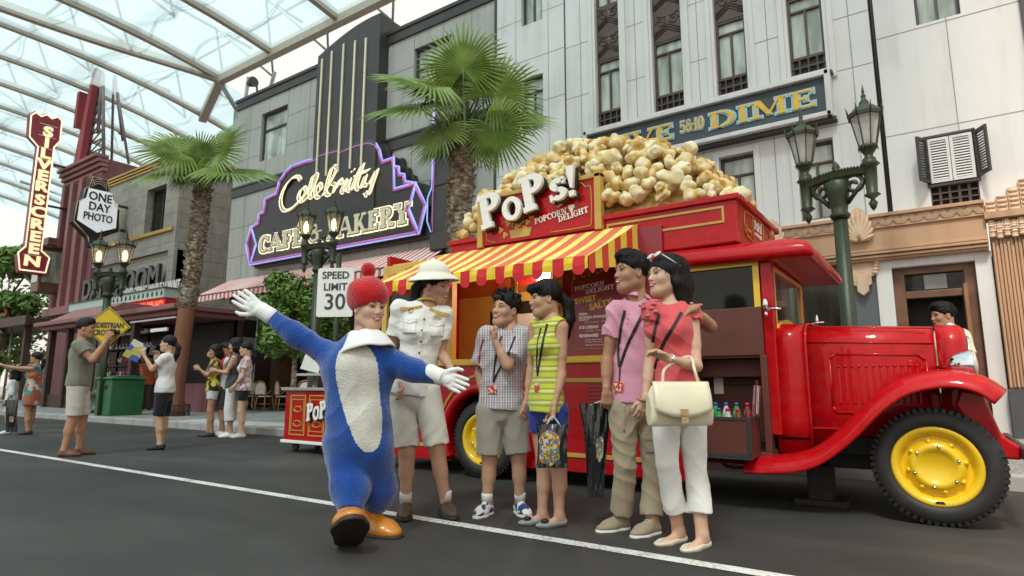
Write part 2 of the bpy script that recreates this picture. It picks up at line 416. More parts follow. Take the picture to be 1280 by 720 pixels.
        for ax in range(3):
            o = [[0, 0, 0], [0, 0, 0]]; u, v = (ax + 1) % 3, (ax + 2) % 3
            sa = [slice(None)] * 3; sb = [slice(None)] * 3
            sa[ax] = slice(0, -1); sb[ax] = slice(1, None)
            for w in (u, v): sa[w] = slice(1, -1); sb[w] = slice(1, -1)
            A, B = ins[tuple(sa)], ins[tuple(sb)]; e = np.argwhere(A != B)
            if len(e) == 0: continue
            g = e.copy(); g[:, u] += 1; g[:, v] += 1
            def at(du, dv):
                h = g.copy(); h[:, u] += du; h[:, v] += dv; return idx[h[:, 0], h[:, 1], h[:, 2]]
            q = np.stack([at(-1, -1), at(0, -1), at(0, 0), at(-1, 0)], 1)
            fl = ~A[e[:, 0], e[:, 1], e[:, 2]]; q[fl] = q[fl][:, ::-1]; F.append(q)
        F = np.concatenate(F); F = F[(F >= 0).all(1)]
        mb = MB(); mb.v = [tuple(p) for p in V.tolist()]; mb.f = F.tolist(); mb.m = [0] * len(F); mb.sm = [True] * len(F)
        return mb
# ------------------------------------------------------------------ materials of the setting
def m_asphalt():
    m = mat('asphalt', (.045, .044, .043), rough=.72, var=0, spec=.35); q = NT(m); c = q.coord()
    big = q.noise(.35, c, 5); mid = q.noise(2.2, q.scalev(c, (.35, 1, 1)), 4); fine = q.noise(120, c, 3)
    k = q.math('ADD', q.math('MULTIPLY', big, .55), q.math('ADD', q.math('MULTIPLY', mid, .3), q.math('MULTIPLY', fine, .25)))
    q.base(q.ramp(k, [(.36, (.02, .019, .018)), (.52, (.037, .035, .0335)), (.6, (.046, .0435, .0415)), (.72, (.085, .081, .077))]))
    r = q.math('MULTIPLY_ADD', big, -.5, .95); q.l.new(r, q.b.inputs['Roughness'])
    q.bump(fine, .45, .008); return m
def m_line():
    m = mat('road_paint', (.7, .69, .66), rough=.65, var=0); q = NT(m); c = q.coord(); n = q.math('ADD', q.math('MULTIPLY', q.noise(45, c, 5), .6), q.math('MULTIPLY', q.noise(4, c, 4), .4))
    q.base(q.ramp(n, [(.36, (.09, .088, .085)), (.43, (.5, .49, .46)), (.55, (.7, .69, .66))])); q.bump(q.noise(150, c), .3, .006); return m
def m_red():
    m = mat('red_gloss', (.36, .002, .005), rough=.4, var=0, coat=.5, spec=.12); q = NT(m); c = q.coord(); n = q.noise(1.6, c, 7); f = q.noise(14, c, 5)
    d = q.math('MULTIPLY', q.math('MULTIPLY', n, f), 1.0)
    q.base(q.ramp(d, [(.12, (.36, .0015, .004)), (.25, (.46, .002, .006)), (.4, (.42, .012, .012))]))
    q.l.new(q.math('MULTIPLY_ADD', f, .16, -.03), q.b.inputs['Coat Roughness']); q.l.new(q.math('MULTIPLY_ADD', n, -.5, .7), q.b.inputs['Coat Weight']); return m
def m_pebble():
    m = mat('pebble_dash', (.3, .29, .28), rough=.85, var=0); q = NT(m); c = q.coord()
    v = q.vor(55, c, 'Color'); g = q.math('MULTIPLY', q.sep(v)[0], 1.0)
    big = q.noise(1.2, c)
    q.base(q.ramp(q.math('ADD', q.math('MULTIPLY', g, .6), q.math('MULTIPLY', big, .5)), [(.2, (.12, .115, .11)), (.6, (.25, .24, .235)), (.9, (.42, .41, .39))]))
    q.bump(q.vor(55, c), .5, .01); return m
def m_block(name, a, b, sx, sz, mortar, rough=.8):
    """stone blocks: brick pattern in the wall's own x/z metres"""
    m = mat(name, a, rough=rough, var=0); q = NT(m); c = q.coord(); s = q.sep(c)
    cmb = q.n.new('ShaderNodeCombineXYZ'); xy = q.math('ADD', s[0], s[1]); q.l.new(xy, cmb.inputs[0]); q.l.new(s[2], cmb.inputs[1])
    br = q.n.new('ShaderNodeTexBrick'); q.l.new(cmb.outputs[0], br.inputs['Vector'])
    br.inputs['Scale'].default_value = 1; br.inputs['Brick Width'].default_value = sx; br.inputs['Row Height'].default_value = sz
    br.inputs['Mortar Size'].default_value = .012; br.inputs['Mortar Smooth'].default_value = .2
    br.inputs['Color1'].default_value = (*a, 1); br.inputs['Color2'].default_value = (*b, 1); br.inputs['Mortar'].default_value = (*mortar, 1)
    n = q.ramp(q.noise(3, c, 6), [(.3, (.82, .82, .82)), (.7, (1.1, 1.1, 1.1))])
    x = q.n.new('ShaderNodeMix'); x.data_type = 'RGBA'; x.blend_type = 'MULTIPLY'; x.inputs[0].default_value = 1
    q.l.new(br.outputs['Color'], x.inputs[6]); q.l.new(n, x.inputs[7]); q.base(x.outputs[2])
    q.bump(br.outputs['Fac'], -.6, .01); return m
def m_weather(name, col, streak=.1, rough=.7, speck=0):
    """painted wall with faint vertical rain streaks and soft soiling"""
    m = mat(name, col, rough=rough, var=0); q = NT(m); c = q.coord()
    st = q.noise(1.0, q.scalev(c, (5, 5, .35)), 5); bl = q.noise(.8, c, 5)
    k = q.math('ADD', q.math('MULTIPLY', st, .5), q.math('MULTIPLY', bl, .5))
    q.base(q.ramp(k, [(.3, tuple(x * (1 - streak * 1.6) for x in col)), (.5, col), (.75, tuple(min(1, x * (1 + streak * .5)) for x in col))]))
    q.bump(q.noise(60, c), .06, .004); return m
M = {}
M['asphalt'] = m_asphalt(); M['pebble'] = m_pebble()
M['line'] = m_line()
M['kerb'] = mat('kerb_stone', (.36, .34, .32), rough=.8, var=.15, vs=3, bump=.3, bs=60)
M['white'] = m_weather('white_paint_wall', (.66, .64, .625), .12)
M['joint'] = mat('joint_dark', (.25, .24, .235), rough=.9, var=0)
M['grey'] = m_weather('grey_panel_wall', (.4, .39, .36), .16)
M['greyd'] = mat('grey_joint', (.16, .155, .15), rough=.9, var=0)
M['dark'] = mat('charcoal_metal', (.045, .04, .038), rough=.45, var=.15, vs=2)
M['black'] = mat('black_void', (.008, .007, .007), rough=.6, var=0)
M['brown'] = mat('window_brown', (.075, .045, .032), rough=.5, var=.2, vs=8)
M['tan'] = m_weather('tan_terracotta', (.47, .28, .165), .22, .75)
M['tanl'] = mat('tan_relief_edge', (.62, .42, .28), rough=.7, var=.12)
M['cream'] = mat('cream_stripe', (.8, .72, .52), rough=.5, var=.05)
M['gold'] = mat('gold_trim', (.5, .31, .06), rough=.35, metal=.3, var=.1)
M['burg'] = m_weather('burgundy_wall', (.2, .07, .08), .15)
M['burgl'] = mat('burgundy_trim', (.27, .11, .11), rough=.6, var=.1)
M['stone'] = m_block('stone_blocks', (.33, .3, .255), (.29, .26, .225), 1.35, .62, (.13, .12, .105))
M['wood'] = mat('brown_wood', (.16, .075, .04), rough=.45, var=.25, vs=5)
def m_glass(name, a, b, sc=1.2, rough=.08):
    m = mat(name, a, rough=rough, var=0, spec=.8, coat=.5); q = NT(m); c = q.coord()
    n = q.noise(sc, q.scalev(c, (2.2, 2.2, .5)), 3)
    q.base(q.ramp(n, [(.4, a), (.6, b)])); return m
M['pane'] = m_glass('curtained_glass', (.22, .25, .2), (.5, .52, .45), 1.5)
M['paned'] = m_glass('dark_glass', (.008, .008, .007), (.03, .027, .022)); M['paned'].node_tree.nodes['Principled BSDF'].inputs['Coat Weight'].default_value = .0; M['paned'].node_tree.nodes['Principled BSDF'].inputs['Specular IOR Level'].default_value = .35
def neon(name, c, e): return mat(name, c, rough=.4, var=0, emit=e)
M['n_blue'] = neon('neon_blue', (.3, .4, .85), .6); M['n_pink'] = neon('neon_pink', (.5, .14, .42), .22)
M['n_cream'] = neon('neon_cream', (1, .86, .58), .65); M['n_red'] = neon('neon_red', (1, .08, .03), 1.6)
M['letter'] = mat('ivory_letter_face', (.78, .7, .5), rough=.5, var=.05)
M['bulb'] = neon('warm_bulb', (1, .82, .45), 2.6)
M['lampg'] = mat('lamp_green_iron', (.026, .038, .016), rough=.42, var=.2, vs=15, bump=.2, bs=60)
M['red'] = m_red()

# ------------------------------------------------------------------ ground, road, kerb, pavement
g = MB(); g.add([(-900, -900, -.02), (900, -900, -.02), (900, 900, -.02), (-900, 900, -.02)], [(0, 1, 2, 3)]); struct(g.build('ground', M['pebble']))
g = MB(); g.add([(-400, -12, 0), (60, -12, 0), (60, 7.3, 0), (-400, 7.3, 0)], [(0, 1, 2, 3)]); struct(g.build('road', M['asphalt']))
g = MB(); g.add([(-60, 3.26, .004), (12, 3.36, .004), (12, 3.46, .004), (-60, 3.36, .004)], [(0, 1, 2, 3)]); struct(g.build('road_marking', M['line']))
g = MB()
x = -90
while x < 20:
    g.box(x, x + .985, 7.24, 7.44, -.02, .135 + .004 * math.sin(x * 7)); x += 1
kerb = struct(g.build('kerb', M['kerb'], bevel=.015))
g = MB(); g.box(-90, 30, 7.44, 40, -.1, .13); struct(g.build('pavement', M['pebble']))
g = MB()
for i in range(12): g.box(-14.6 + i * .9, -13.72 + i * .9, 7.45, 8.3, .131, .138)
struct(g.build('paving_slabs', mat('pale_slab', (.45, .43, .4), rough=.8, var=.15, vs=2)))

# ------------------------------------------------------------------ wall helpers (walls face -y)
def wall(mb, x0, x1, z0, z1, y, th, holes=(), mi=0):
    xs = sorted({x0, x1} | {h[i] for h in holes for i in (0, 1) if x0 < h[i] < x1})
    zs = sorted({z0, z1} | {h[i] for h in holes for i in (2, 3) if z0 < h[i] < z1})
    for a, b in zip(xs, xs[1:]):
        run = None
        for c, d in zip(zs, zs[1:]):
            cx, cz = (a + b) / 2, (c + d) / 2
            if any(h[0] < cx < h[1] and h[2] < cz < h[3] for h in holes):
                if run: mb.box(a, b, y, y + th, run[0], run[1], mi); run = None
            else: run = [run[0], d] if run else [c, d]
        if run: mb.box(a, b, y, y + th, run[0], run[1], mi)
def joints(mb, x0, x1, z0, z1, y, xs, zs, holes=(), w=.014, mi=0):
    """fine recessed joints drawn as thin strips, broken at the openings"""
    def free(a, b, test):
        segs = [(a, b)]
        for h in holes:
            lo, hi, k0, k1 = (h[0], h[1], h[2], h[3]) if test[0] == 'z' else (h[2], h[3], h[0], h[1])
            if k0 - .02 < test[1] < k1 + .02:
                new = []
                for s, e in segs:
                    if hi <= s or lo >= e: new.append((s, e))
                    else:
                        if lo > s: new.append((s, lo))
                        if hi < e: new.append((hi, e))
                segs = new
        return segs
    for X in xs:
        for s, e in free(z0, z1, ('x', X)): mb.box(X - w / 2, X + w / 2, y - .003, y + .002, s, e, mi)
    for Z in zs:
        for s, e in free(x0, x1, ('z', Z)): mb.box(s, e, y - .0035, y + .001, Z - w / 2, Z + w / 2, mi)
def window(par, x0, x1, z0, z1, y, fm, pm, trans=.28, lattice=0, mull=True, fr=.05, dep=.16):
    """window in an opening: frame with transom and mullion; pane (and lattice grille) as sub-parts"""
    f = MB(); yy = y + dep
    f.box(x0, x0 + fr, yy - .05, yy + .03, z0, z1); f.box(x1 - fr, x1, yy - .05, yy + .03, z0, z1)
    f.box(x0 + fr, x1 - fr, yy - .05, yy + .03, z1 - fr, z1); f.box(x0 + fr, x1 - fr, yy - .05, yy + .03, z0 + lattice, z0 + lattice + fr)
    zt = z1 - trans
    if trans: f.box(x0 + fr, x1 - fr, yy - .045, yy + .03, zt - fr * .8, zt)
    if mull: f.box((x0 + x1) / 2 - fr * .45, (x0 + x1) / 2 + fr * .45, yy - .04, yy + .03, z0 + lattice + fr, zt - fr * .8 if trans else z1 - fr)
    w = f.build('window', fm, par)
    p = MB(); p.box(x0 + fr, x1 - fr, yy + .005, yy + .012, z0 + lattice + fr, z1 - fr); p.build('pane', pm, w)
    if lattice:
        g = MB(); n = max(3, round((x1 - x0) / .15)); dx = (x1 - x0) / n; rows = 2; dz = lattice / rows
        for i in range(n + 1): g.box(x0 + i * dx - .014, x0 + i * dx + .014, yy - .06, yy - .02, z0, z0 + lattice)
        for j in range(rows + 1): g.box(x0, x1, yy - .066, yy - .026, z0 + j * dz - .014, z0 + j * dz + .014)
        for i in range(n):
            for j in range(rows):
                cx, cz = x0 + (i + .5) * dx, z0 + (j + .5) * dz
                for sx in (-1, 1):
                    for sz in (-1, 1): g.prism([(cx + sx * dx / 2, cz + sz * dz / 2), (cx + sx * dx * .18, cz + sz * dz / 2), (cx + sx * dx / 2, cz + sz * dz * .18)], yy - .055, yy - .03)
        g.box(x0, x1, yy - .01, yy, z0, z0 + lattice, 1)
        g.build('lattice', [fm, M['black']], w)
    return w

# ------------------------------------------------------------------ white building (five and dime)
FY = 12.5
wb = thing('white_building', 'tall white panelled building with brown windows behind the popcorn truck', 'building', (-4, FY, .13))
col_w = [(-6.15, -5.53), (-4.73, -4.05), (-3.34, -2.72), (-1.91, -1.28)]
holes = []
for i, (a, b) in enumerate(col_w): holes.append((a, b, 6.93, 12.2))
lowh = [(-5.6, -4.95, 4.1, 5.57), (-3.38, -2.7, 3.95, 5.57), (-1.91, -1.28, 4.0, 5.52)]
L1 = (-8.32, -7.67, 10.3, 11.9); L2 = (-8.32, -7.67, 7.32, 8.8); R1 = (.19, .84, 7.31, 8.9); R2 = (.13, .8, 3.95, 5.17)
allh = holes + lowh + [L1, L2, R1, R2]
w = MB()
wall(w, -9.12, -7.04, 0.13, 14, FY, .3, allh); wall(w, -.44, 1.62, 3.85, 14, FY, .3, allh)
wall(w, -6.96, -.52, 3.85, 14, FY - .06, .36, allh)
wall(w, -6.96, -3.05, .13, 3.85, FY - .06, .36, [])
bx = w.build('wall', M['white'], wb)
w = MB()   # raised pilaster strips either side of the window columns
for a, b in col_w:
    for s, e in ((a - .17, a - .07), (b + .07, b + .17)): w.box(s, e, FY - .11, FY - .058, 6.7, 14)
    for s, e in ((a - .07, a), (b, b + .07)): w.box(s, e, FY - .085, FY - .057, 6.86, 14)
for a, b, c, d in lowh:
    for s, e in ((a - .12, a), (b, b + .12)): w.box(s, e, FY - .1, FY - .057, 3.9, d + .12)
    w.box(a, b, FY - .1, FY - .057, d, d + .12)
w.build('pilaster_trim', M['white'], wb, bevel=.008)
w = MB()
joints(w, -6.96, -.52, 3.9, 14, FY - .06, [-6.55, -5.13, -3.7, -2.3, -.85], [5.75, 6.8, 7.85, 9.2, 10.6, 12], holes + lowh, mi=0)
joints(w, -9.12, -7.04, .2, 14, FY, [-8.5, -7.5], [3.1, 4.6, 6.3, 8.05, 9.3, 10.5, 12], [L1, L2])
joints(w, -.44, 1.62, 3.9, 14, FY, [.62], [5.35, 7.25, 9.2, 10.9], [R1, R2])
w.build('joint', M['joint'], wb)
w = MB()
w.box(-7.04, -6.96, FY + .1, FY + .16, .13, 14); w.box(-.52, -.44, FY + .1, FY + .16, 3.9, 14); w.box(-9.2, -9.12, FY - .02, FY + .3, .13, 14)
w.box(1.62, 1.75, FY - .1, FY + .3, .13, 14)
w.build('recess_strip', M['dark'], wb)
for X_ in (-.47, -7): w = MB(); w.tube([(X_, FY + .06, 3.9), (X_, FY + .06, 14)], .035, 8); w.build('downpipe', M['dark'], wb)
for i, (a, b) in enumerate(col_w):
    window(wb, a, b, 6.93, 8.62, FY - .06, M['brown'], M['pane'], lattice=.36)
    window(wb, a, b, 10.0, 12.2, FY - .06, M['brown'], M['pane'], lattice=0)
    s = MB(); s.box(a, b, FY + .04, FY + .1, 8.62, 10.0)         # ornate spandrel
    cx = (a + b) / 2; h = (b - a) / 2
    for zb in (8.7, 9.4):
        for k in range(3): s.tube([(a + .03, FY + .035, zb + .06 * k), (cx, FY + .03, zb + .2 + .06 * k), (b - .03, FY + .035, zb + .06 * k)], .014, 6)
        for sx in (-1, 1):
            pts = [(cx + sx * (h * .45 + .11 * math.cos(t) * (1 - t / 12)), FY + .035, zb + .38 + .13 * math.sin(t) * (1 - t / 12)) for t in np.linspace(0, 9, 26)]
            s.tube(pts, .016, 6)
        s.ell((cx, FY + .04, zb + .38), (.07, .03, .13), 10, 6)
        s.tube([(cx - .25, FY + .035, zb + .55), (cx, FY + .03, zb + .48), (cx + .25, FY + .035, zb + .55)], .014, 6)
    s.build('spandrel', M['brown'], wb)
window(wb, *L1, FY, M['dark'], M['pane'], trans=0); window(wb, *L2, FY, M['dark'], M['pane'], trans=.35)
window(wb, *R1, FY, M['dark'], M['pane'], trans=0)
for h in lowh: window(wb, *h, FY - .06, M['brown'], M['pane'], trans=.38)
# shuttered window with lattice below
f = MB(); f.box(.13, .8, FY + .02, FY + .06, 4.33, 5.17); f.box(.1, .13, FY - .03, FY + .1, 4.33, 5.2); f.box(.8, .83, FY - .03, FY + .1, 4.33, 5.2); f.box(.1, .83, FY - .03, FY + .1, 5.17, 5.21); f.box(.1, .83, FY - .05, FY + .1, 4.29, 4.33)
shw = f.build('shuttered_window', M['dark'], wb)
def shutter(x0, x1, z0, z1, y, name='shutter'):
    s = MB(); t = .045
    s.box(x0, x0 + t, y, y + .035, z0, z1); s.box(x1 - t, x1, y, y + .035, z0, z1)
    s.box(x0 + t, x1 - t, y, y + .035, z0, z0 + t); s.box(x0 + t, x1 - t, y, y + .035, z1 - t, z1)
    n = 15; dz = (z1 - z0 - 2 * t) / n
    for k in range(n):
        z = z0 + t + (k + .5) * dz; s.bar((x0 + t, y + .018, z), (x1 - t, y + .018, z), .012, .03, up=(0, .55, .83))
    return s
shutter(.15, .46, 4.36, 5.15, FY - .03).build('shutter', M['cream'] if 0 else M['white'], shw)
shutter(.47, .78, 4.36, 5.15, FY - .03).build('shutter', M['white'], shw)
for hx, ang in ((.8, -62), (.13, 66)):
    s = shutter(0, .3, 4.36, 5.15, 0); s2 = Matrix.Translation((hx, FY - .04, 0)) @ Matrix.Rotation(R(ang if hx > .5 else 180 + ang - 132 + 66 + 0), 4, 'Z')
    s.xf(Matrix.Translation((hx, FY - .04, 0)) @ Matrix.Rotation(R(ang if hx > .5 else -118), 4, 'Z')); s.build('shutter', M['dark'], shw)
g = MB(); n = 5; dx = .67 / n
for i in range(n + 1): g.box(.13 + i * dx - .02, .13 + i * dx + .02, FY + .02, FY + .08, 3.95, 4.29)
for j in range(4): g.box(.13, .8, FY + .015, FY + .075, 3.95 + j * .113 - .012, 3.95 + j * .113 + .012)
g.box(.13, .8, FY + .1, FY + .12, 3.95, 4.29, 1)
g.build('lattice', [M['brown'], M['black']], wb)
# tan terracotta fascia, pilaster and shop front on the ground floor
w = MB()
w.box(-3.05, .82, FY - .16, FY + .1, 3.3, 3.86); w.box(-3.05, .82, FY - .22, FY + .05, 3.86, 3.92)
for k, (z, d) in enumerate(((3.26, .19), (3.2, .23), (3.14, .2), (3.1, .15))): w.box(-3.05, .82, FY - d, FY + .1, z, z + .045)
w.box(-3.05, .82, FY - .2, FY - .161, 3.66, 3.68)
w.build('fascia', M['tan'], wb, bevel=.008)
z = MB()   # zigzag relief band
n = 34; dx = 3.8 / n
for i in range(n):
    x0 = -3.02 + i * dx; up = i % 2
    for k in range(4):
        a, b = (x0, 3.7 + .0), (x0 + dx, 3.85)
        if up: a, b = (x0, 3.85), (x0 + dx, 3.7)
        o = (k - 1.5) * .028
        z.bar((a[0] + o, FY - .175, a[1]), (b[0] + o, FY - .175, b[1]), .012, .02, up=(0, 1, 0))
z.build('zigzag_relief', M['tanl'], wb)
def leaf_orn(cx, zb, h, wd, y):
    s = MB()
    for k in range(-5, 6):
        a = k * R(15); L = h * (1 - abs(k) * .075)
        p = [(cx + math.sin(a) * t * L * .55 * (1 + .25 * math.sin(3 * t)), y - .05 + .035 * t, zb + math.cos(a) * t * L * (.98)) for t in np.linspace(.08, 1, 7)]
        s.tube(p, [.035, .04, .042, .04, .035, .025, .008], 7)
    s.prism([(cx - wd * .32, zb), (cx + wd * .32, zb), (cx + wd * .42, zb + h * .4), (cx + wd * .2, zb + h * .85), (cx, zb + h * .98), (cx - wd * .2, zb + h * .85), (cx - wd * .42, zb + h * .4)], y - .03, y + .04)
    return s
leaf_orn(-.98, 3.46, .64, .5, FY - .2).build('leaf_ornament', M['tanl'], wb)
leaf_orn(-2.42, 3.46, .64, .5, FY - .2).build('leaf_ornament', M['tanl'], wb)
s = MB()   # shield shaped bracket on the grey pier
for k, (wd, zt, zb) in enumerate(((.26, 3.1, 2.92), (.2, 3.02, 2.78), (.14, 2.94, 2.62), (.09, 2.86, 2.5))):
    s.prism([(-1.0 - wd, zt), (-1.0 - wd, zb + .08), (-1.0, zb), (-1.0 + wd, zb + .08), (-1.0 + wd, zt)], FY - .06 - .025 * k, FY + .02)
for sx in (-1, 1):
    for k in range(4): s.ell((-1.0 + sx * (.24 - k * .012), FY - .08, 3.08 - .06 * k), (.05, .04, .036), 8, 6)
s.build('bracket', M['tanl'], wb, bevel=.006)
w = MB(); w.box(-1.24, -.77, FY - .01, FY + .3, .13, 3.1); w.build('pier', mat('slate_paint', (.1, .11, .12), rough=.6, var=.1), wb)
w = MB(); w.box(-.77, -.55, FY - .03, FY + .5, .13, 3.1); w.box(.62, .84, FY - .03, FY + .5, .13, 3.1); w.box(-.55, .62, FY - .03, FY + .5, 2.96, 3.1)
w.box(-.79, -.75, FY - .05, FY, .13, 3.1); w.build('door_surround', M['white'], wb, bevel=.006)
w = MB(); w.box(-.55, -.38, FY + .12, FY + .3, .13, 2.96); w.box(.46, .62, FY + .12, FY + .3, .13, 2.96); w.box(-.38, .46, FY + .12, FY + .3, 2.84, 2.96); w.box(-.38, .46, FY + .12, FY + .3, 2.42, 2.54)
df = w.build('doorway', M['wood'], wb, bevel=.006)
w = MB(); w.box(-.38, .46, FY + .22, FY + .23, 2.54, 2.84); w.build('pane', M['paned'], df)
w = MB(); w.box(-.1, .22, FY + .19, FY + .2, 2.57, 2.82); w.build('notice', mat('grey_notice', (.3, .29, .28), var=.1), df)
w = MB(); w.bar((.44, FY + .1, 1.33), (.44, FY - .55, 1.33), .05, 2.4); w.build('door', mat('door_brown', (.26, .11, .05), rough=.4, var=.2), wb)
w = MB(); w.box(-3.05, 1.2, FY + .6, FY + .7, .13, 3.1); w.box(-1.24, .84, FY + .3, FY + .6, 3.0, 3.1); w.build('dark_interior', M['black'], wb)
w = MB()
w.box(-3.05, -1.24, FY + .02, FY + .1, .13, .8); w.box(-3.05, -1.24, FY, FY + .1, 3.02, 3.12)
for xx in (-3.05, -2.2, -1.3): w.box(xx, xx + .06, FY - .005, FY + .1, .8, 3.02)
sf = w.build('shop_front', M['brown'], wb, bevel=.005)
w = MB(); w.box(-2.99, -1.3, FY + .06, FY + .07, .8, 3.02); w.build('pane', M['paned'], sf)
# fluted tan pilaster with scaled capital
w = MB(); w.box(.86, 1.62, FY - .1, FY + .2, .13 + .75, 3.4)
for k in range(9): w.box(.865 + k * .094, .895 + k * .094, FY - .16, FY - .09, .9, 3.32 if k % 2 else 3.2)
for k in range(8): w.tube([(.93 + k * .094, FY - .11, .9), (.93 + k * .094, FY - .11, 3.25)], .028, 6)
w.box(.8, 1.75, FY - .26, FY + .1, 3.58, 3.68)
w.build('pilaster', M['tan'], wb, bevel=.005)
s = MB()
for r in range(3):
    for k in range(10 - 0):
        for j in range(3): s.ell((.88 + k * .094 * 1.0, FY - .17 - .01 * j, 3.54 - r * .08 - (k % 2) * .03 - .04 * j), (.05, .035, .03), 7, 5)
for k in range(7):
    h = .15 + .11 * min(k, 6 - k); cx = .9 + k * .15
    s.box(cx - .07, cx + .07, FY - .2, FY + .05, 3.68, 3.68 + h)
    nr = int(h / .075)
    for j in range(nr + 1): s.ell((cx, FY - .2, 3.7 + j * .075), (.07, .035, .034), 8, 5)
s.build('capital', M['tanl'], wb)
w = MB(); w.box(.84, 2.6, FY - .2, FY + .1, .13, .88); w.build('plinth', mat('dark_plinth', (.06, .06, .062), rough=.5, var=.15), wb)

# ------------------------------------------------------------------ FIVE and DIME sign board
sg = thing('shop_sign', 'long dark board with gold lettering high on the white building', 'sign', (-3.8, 12.3, 6.3))
w = MB(); w.box(-6.32, -1.27, 12.22, 12.43, 5.93, 6.68); w.build('board', mat('slate_blue_board', (.045, .055, .065), rough=.5, var=.12, vs=3), sg)
w = MB()
for a, b, c, d in ((-6.36, -1.23, 6.66, 6.76), (-6.36, -1.23, 5.86, 5.95), (-6.38, -6.28, 5.86, 6.76), (-1.31, -1.21, 5.86, 6.76)): w.box(a, b, 12.12, 12.45, c, d)
w.build('frame', M['white'], sg, bevel=.012)
w = MB(); w.box(-6.42, -1.17, 12.25, 12.44, 6.72, 6.78); w.box(-6.42, -1.17, 12.25, 12.44, 5.8, 5.87); w.build('edge_strip', M['dark'], sg)
def signword(txt, x0, x1, z, h, w_=.2):
    for nm, grow, dp, mt, yy in (('lettering_outline', .022, .012, mat('pale_blue_paint', (.3, .55, .68), rough=.5, var=.05), 12.215), ('lettering', 0, .02, mat('gold_leaf', (.72, .42, .04), rough=.35, var=.1), 12.205)):
        mb, wd = slab(txt, h, depth=dp, w=w_, grow=grow); k = (x1 - x0) / wd
        mb.v = [(x0 + a * k, b + yy, c + z) for a, b, c in mb.v]; mb.build(nm, mt, sg)
signword('FIVE', -5.86, -4.2, 6.13, .35, .16); signword('5&10', -4.1, -3.58, 6.2, .26); signword('DIME', -3.48, -1.44, 6.13, .35, .16)

# ------------------------------------------------------------------ neighbour at the frame's right edge
ob = thing('orange_building', 'orange rendered building just right of the white facade', 'building', (3.2, FY, .13))
w = MB(); w.box(1.78, 5, FY - .25, FY + 3, .88, 14); w.build('wall', m_weather('orange_render', (.5, .22, .09), .15), ob)
w = MB()
for k in range(6): w.ell((1.8, FY - .28, 6.9 + .28 * k), (.09, .08, .08), 8, 6)
w.build('ornament', M['dark'], ob)

# ------------------------------------------------------------------ grey café building with black fin
gb = thing('grey_building', 'grey panelled café building with a black striped fin', 'building', (-15, FY, .13))
gw1 = (-19.9, -18.35, 9.02, 10.88); gw2 = (-12.2, -10.75, 9.42, 10.95)
w = MB(); gh = [gw1, gw2]
wall(w, -21.5, -9.2, 4.6, 7.9, FY, .4, []); wall(w, -21.5, -9.2, 8.28, 11.42, FY, .4, gh)
w.box(-21.5, -21.49, FY + .4, FY + 10, 4.6, 11.42)
w.build('wall', M['grey'], gb)
w = MB(); xs = [-20.6, -19.45, -18.3, -17.1, -13.3, -12.2, -11.05, -10.0]
joints(w, -21.5, -9.2, 8.28, 11.42, FY, xs, [9.3, 10.4], gh, .018); joints(w, -21.5, -9.2, 4.6, 7.9, FY, xs, [5.6, 6.7], [], .018)
w.build('joint', M['greyd'], gb)
w = MB(); w.box(-21.56, -9.2, FY - .06, FY + .5, 11.42, 11.78); w.box(-21.6, -9.2, FY - .1, FY + .5, 11.72, 11.84)
w.box(-21.5, -9.2, FY - .05, FY + .35, 7.9, 8.28); w.box(-21.5, -9.2, FY - .08, FY, 8.22, 8.3)
w.build('band', M['dark'], gb, bevel=.01)
for h in (gw1, gw2): window(gb, *h, FY, M['dark'], M['pane'], trans=.62, mull=False, fr=.07)
# fin
pts = [(-16.26, 5.5)] + [(-16.26 + 2.96 * t, 11.84 + .42 * math.sin(math.pi * .62 * t) + .12 * t) for t in np.linspace(0, 1, 10)] + [(-13.3, 5.5)]
w = MB(); w.prism(pts, 12.1, FY + .5); w.build('fin', M['dark'], gb, bevel=.02)
w = MB()
for xx, zt in ((-15.98, 11.65), (-15.5, 11.77), (-14.93, 11.83), (-14.38, 11.76), (-13.88, 11.68)): w.box(xx - .035, xx + .035, 12.05, 12.1, 7.5, zt)
w.build('stripe', M['cream'], gb, bevel=.01)
# vertical neon blade
w = MB(); w.box(-10.8, -10.05, 11.9, FY - .01, 4.75, 9.5); w.box(-10.9, -9.95, 11.87, FY - .02, 6.2, 6.4); w.box(-10.85, -10.0, 11.87, FY - .02, 4.45, 4.9)
fb = w.build('blade_column', M['dark'], gb, bevel=.02)
for nm, mt, dx in (('neon_tube', M['n_blue'], 0), ('neon_strip', M['n_pink'], .06), ('neon_cream_tube', M['n_cream'], .03)):
    w = MB()
    for sx, X in ((1, -10.8), (-1, -10.05)):
        if nm == 'neon_cream_tube': w.tube([(X - sx * .04, 11.93, 8.25), (X - sx * .04, 11.93, 9.6)], .02, 6)
        else: w.tube([(X + sx * dx, 11.87, 4.95), (X + sx * dx - sx * .12 * (dx == 0), 11.84, 5.25), (X + sx * dx - sx * .12 * (dx == 0), 11.84, 5.9), (X + sx * dx, 11.87, 6.2), (X + sx * dx, 11.87, 9.4)], .018 if dx == 0 else .014, 6)
    w.build(nm, mt, fb)
